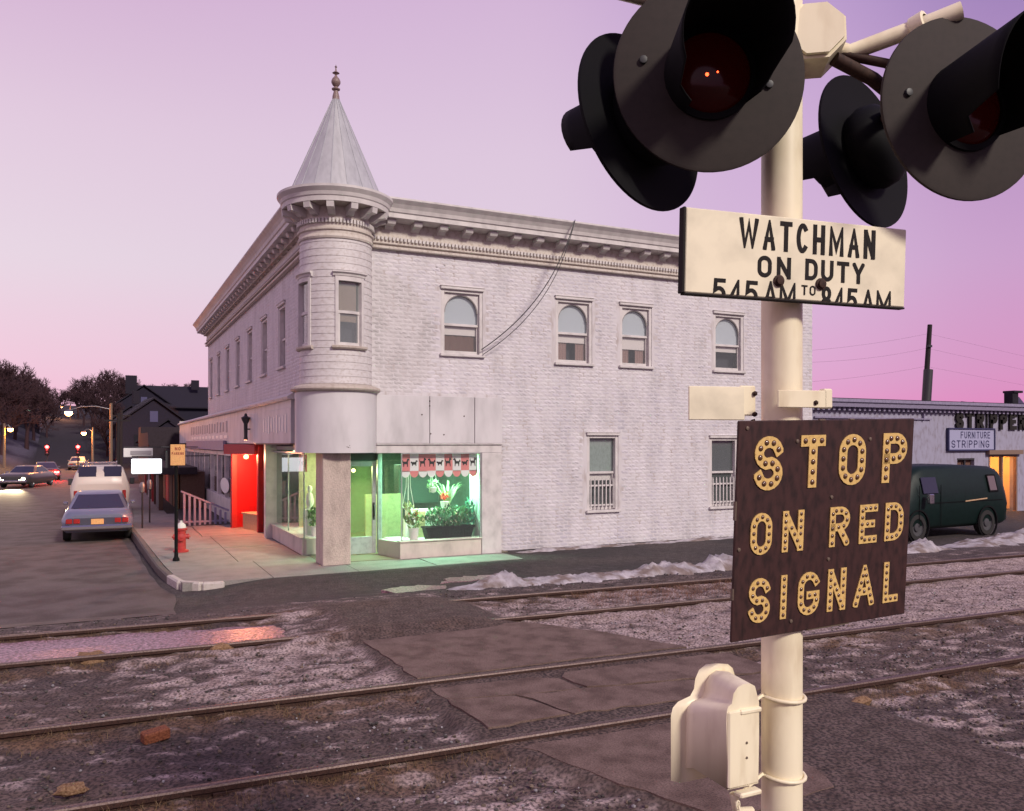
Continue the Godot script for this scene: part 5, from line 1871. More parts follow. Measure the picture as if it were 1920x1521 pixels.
func build_shop_interior(o: Node3D) -> void:
	var st := begin()
	box(st, V(6.4, -0.42, 21.4), Vector3(4.4, 0.10, 7.2))
	wpart("shop_floor", st, M.shop_floor, o)
	st = begin()
	box(st, V(6.95, -0.06, 18.5), Vector3(2.0, 0.06, 1.3))
	box(st, V(4.6, -0.02, 21.4), Vector3(0.8, 0.05, 3.8))
	wpart("display_shelf", st, M.shade_white, o)
	st = begin()
	box(st, V(6.4, 2.08, 21.4), Vector3(4.4, 0.10, 6.6))
	wpart("shop_ceiling", st, M.shade_white, o)
	st = begin()
	box(st, V(6.4, 0.8, 23.6), Vector3(4.4, 2.6, 0.10))
	box(st, V(8.52, 0.8, 21.68), Vector3(0.10, 2.6, 6.4))
	wpart("shop_wall", st, M.green_wall, o)
	st = begin()
	box(st, V(5.2, 0.8, 22.0), Vector3(1.3, 2.5, 0.06))
	wpart("partition", st, M.yellow_wall, o)
	st = begin()
	box(st, V(6.2, 0.30, 19.9), Vector3(0.95, 1.30, 0.06))
	wpart("partition", st, M.yellow_wall, o)
	st = begin()
	box(st, V(7.3, 1.15, 20.6), Vector3(1.1, 1.0, 0.4), 0.01)
	wpart("cabinet", st, M.dark_green, o)
	# ceiling tubes
	for p in [V(6.9, 1.97, 18.35), V(6.9, 1.97, 20.9), V(4.9, 1.97, 21.2)]:
		st = begin()
		box(st, p + Vector3(0, 0.02, 0), Vector3(1.3, 0.05, 0.16), 0.01)
		wpart("ceiling_tube", st, glow(Color(0.80, 1.0, 0.80), 3.0), o)
	area("ceiling_tube_light", V(6.9, 1.96, 18.35), Vector3.DOWN, 1.3, 0.16, Color(0.60, 1.0, 0.78), 19.0)
	area("ceiling_tube_light", V(6.9, 1.96, 20.9), Vector3.DOWN, 1.3, 0.16, Color(0.74, 1.0, 0.76), 4.5)
	area("ceiling_tube_light", V(4.9, 1.96, 21.2), Vector3.DOWN, 1.3, 0.16, Color(0.95, 1.0, 0.86), 2.2)
	st = begin()
	lathe(st, Transform3D(Basis(), V(5.35, 1.55, 19.6)), [Vector2(0, -0.05), Vector2(0.04, -0.03), Vector2(0.05, 0), Vector2(0.04, 0.03), Vector2(0, 0.05)], 12)
	wpart("entrance_bulb", st, glow(Color(0.95, 1.0, 0.6), 8.0), o)
	omni("entrance_bulb_light", V(5.35, 1.55, 19.6), Color(0.96, 1.0, 0.68), 2.0, 0.05)

# ---------------------------------------------------------------- what stands in the shop window
func leaf_mesh() -> ArrayMesh:
	var st := begin()
	var p := [Vector3(0, 0, 0), Vector3(0.22, 0.45, 0.05), Vector3(0, 1, -0.1), Vector3(-0.22, 0.45, 0.05)]
	tri(st, p[0], p[1], Vector3(0, 0.5, 0)); tri(st, p[1], p[2], Vector3(0, 0.5, 0)); tri(st, p[2], p[3], Vector3(0, 0.5, 0)); tri(st, p[3], p[0], Vector3(0, 0.5, 0))
	return done(st)

func foliage(parent: Node3D, called: String, c: Vector3, r: Vector3, n: int, size: float, col: Color, sd: int) -> void:
	rng.seed = sd
	var pl := []; var cl := []
	for i in n:
		var v := Vector3(rng.randfn(), rng.randfn(), rng.randfn()).normalized() * pow(rng.randf(), 0.4)
		var b := Basis.from_euler(Vector3(rng.randf_range(-1.2, 1.2), rng.randf() * TAU, rng.randf_range(-0.6, 0.6))) * Basis.from_scale(Vector3.ONE * size * rng.randf_range(0.6, 1.3))
		pl.append(Transform3D(b, c + v * r))
		var g := rng.randf_range(0.5, 1.4)
		cl.append(Color(col.r * g, col.g * g, col.b * g * rng.randf_range(0.7, 1.2)))
	many(called, leaf_mesh(), M.leaf, pl, cl, parent)

const DOG := [[0, 10, 1, 16, 4, 15, 5, 12, 14, 12, 17, 18, 20, 19, 24, 17, 24, 15, 20, 14, 19, 9, 19, 0, 17, 0, 16, 6, 8, 6, 7, 0, 5, 0, 4, 7, 3, 10],
	[0, 9, 2, 13, 4, 11, 15, 11, 17, 15, 22, 14, 23, 12, 19, 11, 18, 6, 18, 2, 16, 2, 15, 5, 8, 5, 7, 2, 5, 2, 4, 7],
	[0, 14, 2, 19, 3, 13, 13, 13, 15, 20, 18, 20, 22, 17, 22, 15, 18, 14, 18, 8, 19, 0, 17, 0, 15, 7, 7, 7, 5, 0, 3, 0, 3, 9]]

func build_valance() -> void:
	var o := thing("valance", "scalloped pink and white paper valance with dog silhouettes along the shop window top", "valance", V(6.9, 1.9, 17.9))
	var n := 9
	var x0 := 5.99; var x1 := 7.86
	for i in n:
		var w := (x1 - x0) / n
		var cx := x0 + w * (i + 0.5)
		var pink := i % 2 == 1
		if i < 3: pink = i != 1
		var st := begin()
		box(st, V(cx, 1.76, 17.93 + 0.004 * (i % 2)), Vector3(w * 0.995, 0.40, 0.004))
		var sc := wpart("scallop", st, M.pink_paper if pink else M.paper, o)
		var pl := PackedVector2Array([Vector2(-w * 0.5, 0.02), Vector2(-w * 0.5, 0)])
		for k in 9:
			var a := PI + PI * k / 8
			pl.append(Vector2(cos(a) * w * 0.5, sin(a) * 0.13))
		pl.append(Vector2(w * 0.5, 0.02))
		st = begin()
		extrude(st, Transform3D(Basis(), V(cx, 1.555, 17.93)), pl, -0.002, 0.002)
		part("scallop_tip", st, M.paper if pink else M.pink_paper, sc)
		var d: Array = DOG[i % 3]
		var dp := PackedVector2Array()
		for k in range(0, d.size(), 2):
			dp.append(Vector2((d[k] - 12) * 0.0076 * (-1 if i in [3, 6] else 1), (d[k + 1] - 9) * 0.0100))
		if Geometry2D.is_polygon_clockwise(dp): dp.reverse()
		st = begin()
		extrude(st, Transform3D(Basis(), V(cx, 1.76, 17.925)), dp, 0.0, 0.003)
		part("dog_silhouette", st, M.ink, sc)
	var side_w := 0.30
	for i in 3:
		var st := begin()
		box(st, V(4.20, 1.74, 19.55 + i * side_w), Vector3(0.004, 0.40, side_w * 0.98))
		var sc := wpart("scallop", st, M.pink_paper if i % 2 == 0 else M.paper, o)
		var d: Array = DOG[i % 3]
		var dp := PackedVector2Array()
		for k in range(0, d.size(), 2): dp.append(Vector2((d[k] - 12) * 0.0095, (d[k + 1] - 9) * 0.0095))
		if Geometry2D.is_polygon_clockwise(dp): dp.reverse()
		st = begin()
		extrude(st, Transform3D(Basis(Vector3(0, 0, 1), Vector3.UP, Vector3(-1, 0, 0)), V(4.19, 1.74, 19.55 + i * side_w)), dp, 0.0, 0.003)
		part("dog_silhouette", st, M.ink, sc)

func build_window_display() -> void:
	build_valance()
	var fl := -0.03
	var o := thing("planter_trough", "black planter trough of leafy flowers standing in the shop window", "planter", V(7.2, fl, 18.1))
	var st := begin()
	var a := PackedVector3Array(); var b := PackedVector3Array()
	for p in [[-0.60, 0.16], [0.60, 0.16], [0.60, -0.16], [-0.60, -0.16]]:
		a.append(V(7.2 + p[0] * 0.88, fl, 18.12) + Vector3(0, 0, p[1] * 0.8)); b.append(V(7.2 + p[0], fl + 0.30, 18.12) + Vector3(0, 0, p[1]))
	skin(st, [a, b], true)
	fan(st, a, true)
	box(st, V(7.2, fl + 0.29, 18.12), Vector3(1.24, 0.035, 0.36), 0.006)
	wpart("trough", st, M.black, o)
	st = begin()
	for k in 14:
		box(st, V(6.68 + k * 0.08, fl + 0.15, 17.965), Vector3(0.012, 0.26, 0.01))
	wpart("rib", st, M.black, o).set_meta("kind", "stuff")
	foliage(o, "foliage", V(7.22, fl + 0.48, 18.12) - base_of(o), Vector3(0.66, 0.27, 0.2), 620, 0.13, Color(0.07, 0.20, 0.09), 41)
	foliage(o, "blossom", V(7.15, fl + 0.56, 18.05) - base_of(o), Vector3(0.56, 0.22, 0.2), 130, 0.055, Color(0.65, 0.55, 0.48), 43)
	o = thing("flower_pot", "white flower pot of orange blooms left of the black trough", "flower pot", V(6.33, fl, 18.05))
	st = begin()
	lathe(st, Transform3D(Basis(), V(6.33, fl, 18.05)), [Vector2(0.0, 0.0), Vector2(0.095, 0.0), Vector2(0.115, 0.27), Vector2(0.125, 0.275), Vector2(0.125, 0.30), Vector2(0.11, 0.30), Vector2(0.10, 0.26), Vector2(0, 0.26)], 20)
	wpart("pot", st, M.shade_white, o)
	foliage(o, "foliage", Vector3(0, 0.45, 0), Vector3(0.22, 0.2, 0.16), 110, 0.13, Color(0.16, 0.22, 0.06), 47)
	foliage(o, "blossom", Vector3(0, 0.60, 0), Vector3(0.18, 0.12, 0.12), 30, 0.08, Color(0.75, 0.22, 0.06), 48)
	o = thing("potted_palm", "pale green potted palm behind the black trough", "potted plant", V(7.35, fl, 18.55))
	st = begin()
	lathe(st, Transform3D(Basis(), V(7.35, fl, 18.55)), [Vector2(0.0, 0.0), Vector2(0.10, 0.0), Vector2(0.15, 0.62), Vector2(0.0, 0.62)], 16)
	wpart("pot", st, M.shade_white, o)
	st = begin()
	rng.seed = 51
	for k in 26:
		var an := TAU * k / 26 + rng.randf() * 0.3
		var len := rng.randf_range(0.6, 1.0)
		var p0 := V(7.35, fl + 0.62, 18.55)
		var dir := Vector3(cos(an), 0, sin(an))
		var pts := []
		for j in 6:
			var u := j / 5.0
			pts.append(p0 + dir * len * 0.5 * u + Vector3.UP * len * (1.5 * u - 0.75 * u * u))
		for j in 5:
			var wd := Vector3(-dir.z, 0, dir.x) * 0.035 * (1.0 - j / 5.5)
			quad(st, pts[j] - wd, pts[j] + wd, pts[j + 1] + wd * 0.8, pts[j + 1] - wd * 0.8)
	wpart("frond", st, M.palm, o)
	o = thing("flower_pot", "red bloom in a small pot on the stand behind the trough", "flower pot", V(7.22, fl, 18.38))
	st = begin()
	lathe(st, Transform3D(Basis(), V(7.22, fl, 18.38)), [Vector2(0.0, 0.0), Vector2(0.05, 0.0), Vector2(0.03, 0.05), Vector2(0.03, 0.70), Vector2(0.09, 0.72), Vector2(0.11, 0.86), Vector2(0.0, 0.86)], 14)
	wpart("pot", st, M.shade_white, o)
	foliage(o, "blossom", Vector3(0, 0.95, 0), Vector3(0.13, 0.09, 0.1), 50, 0.09, Color(0.7, 0.08, 0.04), 53)
	o = thing("hanging_planter", "pale hanging planter on long cords in the middle of the window", "hanging planter", V(6.85, 1.1, 18.2))
	st = begin()
	for k in 3:
		var an := TAU * k / 3
		tube(st, [V(6.85, 1.95, 18.2), V(6.85, 1.18, 18.2) + Vector3(cos(an), 0, sin(an)) * 0.10], [0.006], 4)
	wpart("cord", st, M.shade_white, o)
	st = begin()
	lathe(st, Transform3D(Basis(), V(6.85, 1.05, 18.2)), [Vector2(0, 0.0), Vector2(0.07, 0.02), Vector2(0.10, 0.13), Vector2(0.0, 0.13)], 14)
	wpart("pot", st, M.shade_white, o)
	foliage(o, "foliage", Vector3(0, 0.08, 0), Vector3(0.13, 0.16, 0.12), 60, 0.09, Color(0.25, 0.35, 0.18), 57)
	o = thing("hanging_planter", "macrame hanger of white cords near the left edge of the window", "hanging planter", V(6.18, 0.9, 18.2))
	st = begin()
	for k in 4:
		var an := TAU * k / 4 + 0.4
		tube(st, [V(6.25, 1.95, 18.2) + Vector3(cos(an), 0, sin(an)) * 0.03, V(6.25, 1.2, 18.2) + Vector3(cos(an), 0, sin(an)) * 0.05, V(6.25, 0.75, 18.2) + Vector3(cos(an), 0, sin(an)) * 0.13, V(6.25, 0.58, 18.2)], [0.009], 5)
	wpart("cord", st, M.shade_white, o)
	foliage(o, "foliage", V(6.25, 0.72, 18.2) - base_of(o), Vector3(0.14, 0.1, 0.12), 60, 0.10, Color(0.45, 0.40, 0.22), 61)
	o = thing("potted_plant", "tall trailing blue-green plant at the right end of the black trough", "potted plant", V(7.74, fl, 18.15))
	st = begin()
	lathe(st, Transform3D(Basis(), V(7.74, fl, 18.15)), [Vector2(0.0, 0.0), Vector2(0.06, 0.0), Vector2(0.09, 0.3), Vector2(0.0, 0.3)], 14)
	wpart("pot", st, M.shade_white, o)
	foliage(o, "foliage", Vector3(0, 0.55, 0), Vector3(0.13, 0.45, 0.16), 180, 0.12, Color(0.06, 0.24, 0.16), 71)
	for q in [[6.72, 18.75, 0.62, 0.22, 0.30, "tan carton on the shelf behind the orange flower pot"], [7.55, 18.8, 0.55, 0.3, 0.2, "low pale carton on the shelf behind the tall trailing plant"], [6.5, 18.95, 0.45, 0.18, 0.42, "dark narrow carton at the back of the window, left side"]]:
		var cb := thing("carton", q[5], "carton", V(q[0], fl, q[1]))
		st = begin()
		box(st, V(q[0], fl + q[2] * 0.5, q[1]), Vector3(q[3], q[2], 0.2), 0.006)
		wpart("box", st, [M.tan_box, M.paper, M.brown_wall][int(q[2] * 10.0) % 3], cb)
	o = thing("tabletop_sign", "white box standing on the shelf at the back of the window", "box", V(7.15, 0.0, 18.95))
	st = begin()
	box(st, V(7.0, 0.55, 18.85), Vector3(1.1, 0.16, 0.35), 0.01)
	box(st, V(7.0, 0.25, 18.85), Vector3(1.0, 0.5, 0.3), 0.01)
	wpart("box", st, M.shade_white, o)
	# left window, seen along the street
	o = thing("potted_plant", "trailing green plant in the window left of the stone pillar", "potted plant", V(4.5, 0.0, 19.8))
	st = begin()
	lathe(st, Transform3D(Basis(), V(4.5, 0.0, 19.8)), [Vector2(0.0, 0.0), Vector2(0.10, 0.0), Vector2(0.13, 0.24), Vector2(0.0, 0.24)], 16)
	wpart("pot", st, M.shade_white, o)
	foliage(o, "foliage", Vector3(0, 0.42, 0), Vector3(0.22, 0.25, 0.3), 160, 0.14, Color(0.10, 0.22, 0.05), 63)
	o = thing("statuette", "white statuette on the shelf of the window left of the pillar", "statuette", V(4.42, 0.0, 20.1))
	st = begin()
	lathe(st, Transform3D(Basis(), V(4.42, 0.55, 20.1)), [Vector2(0.0, 0.0), Vector2(0.12, 0.0), Vector2(0.13, 0.06), Vector2(0.06, 0.09), Vector2(0.10, 0.25), Vector2(0.07, 0.42), Vector2(0.03, 0.48), Vector2(0.06, 0.55), Vector2(0.05, 0.62), Vector2(0.0, 0.65)], 16)
	box(st, V(4.42, 0.28, 20.1), Vector3(0.2, 0.55, 0.2), 0.01)
	wpart("figure", st, M.shade_white, o)

# ---------------------------------------------------------------- street furniture
func build_street() -> void:
	# no-parking sign on its black post, with a hydrant behind
	var gx := 1.40; var gd := 19.65; var gy := -0.375
	var o := thing("street_sign", "orange NO PARKING plate on a black post at the pavement edge", "street sign", V(gx, gy, gd))
	var st := begin()
	tube(st, [V(gx, gy - 0.1, gd), V(gx, 2.05, gd)], [0.036], 12)
	lathe(st, Transform3D(Basis(), V(gx, gy, gd)), [Vector2(0.075, 0.0), Vector2(0.07, 0.05), Vector2(0.045, 0.08), Vector2(0.038, 0.2)], 14)
	wpart("post", st, M.black, o)
	st = begin()
	box(st, V(gx + 0.03, 1.95, gd - 0.05), Vector3(0.30, 0.46, 0.010), 0.004)
	wpart("plate", st, M.orange, o)
	var pn := node_in("lettering", Transform3D(Basis(), V(gx + 0.03, 1.95, gd - 0.0565)), o)
	write("NO", Transform3D(), Rect2(-0.06, 0.10, 0.12, 0.07), 0.016, 0.7, M.red_ink, pn)
	write("PARKING", Transform3D(), Rect2(-0.125, 0.0, 0.25, 0.06), 0.012, 0.78, M.red_ink, pn)
	st = begin()
	tube(st, [V(gx - 0.30, 2.12, gd + 0.02), V(gx, 2.12, gd + 0.02)], [0.012], 6)
	box(st, V(gx - 0.13, 1.86, gd + 0.14), Vector3(0.16, 0.40, 0.02), 0.004)
	wpart("back_plate", st, M.dark_metal, o)
	var hx := 1.62; var hd := 21.2
	o = thing("fire_hydrant", "dark red fire hydrant with white cap behind the black sign post", "hydrant", V(hx, gy, hd))
	st = begin()
	lathe(st, Transform3D(Basis(), V(hx, gy, hd)), [Vector2(0.0, 0.0), Vector2(0.17, 0.0), Vector2(0.17, 0.04), Vector2(0.11, 0.06), Vector2(0.105, 0.50), Vector2(0.14, 0.52), Vector2(0.14, 0.56), Vector2(0.11, 0.57)], 20)
	wpart("barrel", st, M.red_trim, o)
	st = begin()
	lathe(st, Transform3D(Basis(), V(hx, gy + 0.57, hd)), [Vector2(0.115, 0.0), Vector2(0.10, 0.07), Vector2(0.05, 0.12), Vector2(0.03, 0.13), Vector2(0.03, 0.17), Vector2(0, 0.17)], 16)
	wpart("bonnet", st, M.shade_white, o)
	for s in [[Vector3(-1, 0, 0), 0.055], [Vector3(1, 0, 0), 0.055], [Vector3(0, 0, 1), 0.075]]:
		st = begin()
		lathe(st, disc_frame(V(hx, gy + 0.36, hd) + s[0] * 0.09, s[0]), [Vector2(s[1], 0.0), Vector2(s[1], 0.05), Vector2(s[1] + 0.012, 0.055), Vector2(s[1] + 0.012, 0.085), Vector2(0.02, 0.095), Vector2(0.02, 0.115), Vector2(0, 0.115)], 14)
		wpart("outlet", st, M.red_trim, o)
	# parking meters
	for p in [[1.05, 28.6, "grey parking meter beside the rear of the blue sedan"], [1.35, 30.6, "grey parking meter farther up the kerb than the first"]]:
		o = thing("parking_meter", p[2], "parking meter", V(p[0], -0.47, p[1]), 0.0, "parking meters along the kerb")
		st = begin()
		tube(st, [V(p[0], -0.5, p[1]), V(p[0], 0.62, p[1])], [0.026], 10)
		wpart("post", st, M.dark_metal, o)
		st = begin()
		lathe(st, Transform3D(Basis(Vector3(1, 0, 0), Vector3.UP, Vector3(0, 0, 0.6)), V(p[0], 0.62, p[1])), [Vector2(0.03, 0), Vector2(0.075, 0.04), Vector2(0.085, 0.16), Vector2(0.09, 0.26), Vector2(0.06, 0.34), Vector2(0, 0.37)], 14)
		wpart("meter_head", st, M.steel, o)
	# sloping white picket rail beyond the red porch, shade put in as lilac
	o = thing("picket_rail", "low white picket handrail sloping down towards the red porch, its shade coloured in as lilac", "railing", V(2.9, -0.4, 28.2))
	for k in 9:
		var x := 2.25 + k * 0.155
		var top := lerpf(0.62, -0.02, k / 8.0)
		st = begin()
		box(st, V(x, (top - 0.42) * 0.5, 28.2), Vector3(0.07, top + 0.42, 0.03), 0.006)
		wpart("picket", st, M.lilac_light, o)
	st = begin()
	bar(st, V(2.15, 0.68, 28.2), V(3.6, 0.02, 28.2), 0.07, 0.06, 0.008)
	bar(st, V(2.15, -0.30, 28.23), V(3.6, -0.30, 28.23), 0.04, 0.06, 0.006)
	wpart("handrail", st, M.lilac_light, o)
	# hanging shop signs farther up
	o = thing("box_sign", "blank white illuminated box sign hanging over the pavement", "sign", V(1.4, 1.3, 34.6))
	st = begin()
	box(st, V(1.42, 1.32, 34.6), Vector3(1.06, 0.57, 0.18), 0.03)
	wpart("light_box", st, glow(Color(0.95, 0.98, 1.0), 1.15), o)
	st = begin()
	bar(st, V(0.9, 1.70, 34.6), V(3.9, 1.70, 34.6), 0.04, 0.04)
	box(st, V(1.1, 1.65, 34.6), Vector3(0.03, 0.14, 0.03)); box(st, V(1.75, 1.65, 34.6), Vector3(0.03, 0.14, 0.03))
	wpart("hanger", st, M.dark_metal, o)
	o = thing("panel_sign", "narrow pale panel sign above the blank white box sign", "sign", V(1.2, 1.8, 38.0))
	st = begin()
	box(st, V(1.24, 1.80, 38.0), Vector3(1.12, 0.38, 0.10), 0.02)
	wpart("panel", st, M.paper, o)
	st = begin()
	box(st, V(1.34, 1.80, 37.935), Vector3(0.8, 0.16, 0.02), 0.004)
	wpart("panel_print", st, M.letter_grey, o)
	st = begin()
	bar(st, V(0.7, 2.03, 38.0), V(3.9, 2.03, 38.0), 0.04, 0.04)
	wpart("hanger", st, M.dark_metal, o)
	# street lamps
	lamp_post(V(0.38, -0.7, 67.4), 4.75, V(-2.35, 4.42, 67.4), Color(1.0, 0.62, 0.36), 60.0, 24.0, "tall timber street lamp post with curved arm above the parked van")
	lamp_post(V(-1.2, -0.6, 100.0), 3.5, V(-2.05, 3.3, 100.0), Color(1.0, 0.60, 0.30), 50.0, 30.0, "lit orange street lamp low over the road, centre of the hill")
	lamp_post(V(-8.6, -0.5, 92.0), 3.7, V(-8.1, 3.55, 92.0), Color(1.0, 0.72, 0.30), 40.0, 26.0, "lit yellow street lamp by the snowy bank")
	lamp_post(V(-6.4, 6.9, 193.0), 9.9, V(-8.1, 9.6, 193.0), Color(1.0, 0.66, 0.42), 30.0, 30.0, "small street lamp at the top of the hill road")
	# traffic signals
	for p in [[-4.7, 85.8, "red traffic signal over the left lane of the hill road"], [-2.25, 86.5, "red traffic signal right of its twin at the junction"]]:
		o = thing("traffic_signal", p[2], "traffic signal", V(p[0], -0.65, p[1]))
		st = begin()
		tube(st, [V(p[0], -0.7, p[1]), V(p[0], 2.1, p[1])], [0.06], 8)
		wpart("post", st, M.dark_metal, o)
		st = begin()
		box(st, V(p[0], 1.55, p[1] - 0.15), Vector3(0.34, 0.95, 0.22), 0.03)
		wpart("housing", st, M.black, o)
		st = begin()
		lathe(st, disc_frame(V(p[0], 1.82, p[1] - 0.265), Vector3.BACK), [Vector2(0.15, 0), Vector2(0.12, 0.05), Vector2(0, 0.08)], 14)
		wpart("red_lens", st, glow(Color(1.0, 0.10, 0.08), 26.0), o)
		for y in [1.52, 1.24]:
			st = begin()
			lathe(st, disc_frame(V(p[0], y, p[1] - 0.265), Vector3.BACK), [Vector2(0.12, 0), Vector2(0.08, 0.03), Vector2(0, 0.04)], 12)
			wpart("dark_lens", st, M.dark_metal, o)
		omni("traffic_signal_light", V(p[0], 1.82, p[1] - 0.5), Color(1, 0.08, 0.08), 2.5, 0.12)

func lamp_post(at: Vector3, top: float, head: Vector3, c: Color, e: float, power: float, label: String) -> void:
	var o := thing("street_lamp", label, "street lamp", at)
	var st := begin()
	tube(st, [at - Vector3(0, 0.2, 0), Vector3(at.x, top + 0.35, at.z)], [0.13, 0.10], 10)
	wpart("post", st, M.timber, o)
	st = begin()
	var a := Vector3(at.x, top - 0.1, at.z)
	tube(st, [a, a.lerp(head, 0.35) + Vector3(0, 0.28, 0), a.lerp(head, 0.7) + Vector3(0, 0.32, 0), head + Vector3(0, 0.10, 0)], [0.035], 8)
	wpart("arm", st, M.steel, o)
	st = begin()
	lathe(st, Transform3D(Basis(), head), [Vector2(0.0, 0.16), Vector2(0.10, 0.14), Vector2(0.26, 0.04), Vector2(0.28, 0.0), Vector2(0.2, 0.01)], 14)
	wpart("lamp_head", st, M.steel, o)
	st = begin()
	lathe(st, Transform3D(Basis(), head), [Vector2(0.0, 0.02), Vector2(0.24, 0.0), Vector2(0.235, -0.14), Vector2(0.13, -0.27), Vector2(0.0, -0.30)], 14)
	wpart("lamp_globe", st, glow(c, e), o)
	omni("street_lamp_light", head + Vector3(0, -0.09, 0), c, power, 0.2)

# ---------------------------------------------------------------- vehicles (local: -z is forward)
func ring_box(hw: float, y0: float, y1: float, z: float, top_in := 0.0, low_in := 0.04, r := 0.08) -> PackedVector3Array:
	var o := PackedVector3Array()
	var ym := lerpf(y0, y1, 0.55)
	for s in [-1.0, 1.0]:
		var half := [Vector2(hw - low_in - r, y0), Vector2(hw - low_in, y0 + r), Vector2(hw, ym), Vector2(hw - top_in, y1 - r), Vector2(hw - top_in - r, y1), Vector2((hw - top_in - r) * 0.5, y1 + r * 0.15)]
		if s < 0:
			for p in half: o.append(Vector3(-p.x, p.y, z))
		else:
			half.reverse()
			for p in half: o.append(Vector3(p.x, p.y, z))
	return o

func body_of(sections: Array, groups := true) -> SurfaceTool:
	var st := begin(true)
	var rings := []
	for s in sections: rings.append(ring_box(s[0], s[1], s[2], s[3], s[4] if s.size() > 4 else 0.0, 0.05, s[5] if s.size() > 5 else 0.08))
	st.set_smooth_group(1)
	skin(st, rings, true)
	st.set_smooth_group(-1)
	fan(st, rings[0], true); fan(st, rings[-1], false)
	return st

func wheel_at(o: Node3D, x: float, z: float, r: float, w: float, hub: Material = null) -> void:
	var s := signf(x)
	var xf := disc_frame(Vector3(x, r, z), Vector3(s, 0, 0))
	var n := Node3D.new(); n.name = "wheel"; o.add_child(n, true)
	var st := begin()
	lathe(st, xf, [Vector2(r * 0.62, -w), Vector2(r * 0.92, -w), Vector2(r, -w * 0.8), Vector2(r, -w * 0.2), Vector2(r * 0.94, 0.0), Vector2(r * 0.64, 0.0)], 24)
	part("tyre", st, M.tyre, n)
	st = begin()
	lathe(st, xf, [Vector2(r * 0.64, -0.01), Vector2(r * 0.60, -0.04), Vector2(r * 0.35, -0.05), Vector2(r * 0.30, -0.015), Vector2(0, -0.005)], 20)
	part("rim", st, hub if hub else M.steel, n)

func pane4(o: Node3D, called: String, a: Vector3, b: Vector3, c: Vector3, d: Vector3, m: Material, lift := 0.006) -> void:
	var st := begin()
	var n := (b - a).cross(d - a).normalized()
	var mid := (a + b + c + d) * 0.25
	if n.dot(mid - Vector3(0, mid.y - 0.2, 0) * Vector3(0, 1, 0) - Vector3(0, 0.5, 0)) < 0: n = -n
	var k := n * lift
	quad(st, a + k, b + k, c + k, d + k)
	quad(st, a - k, d - k, c - k, b - k)
	part(called, st, m, o)

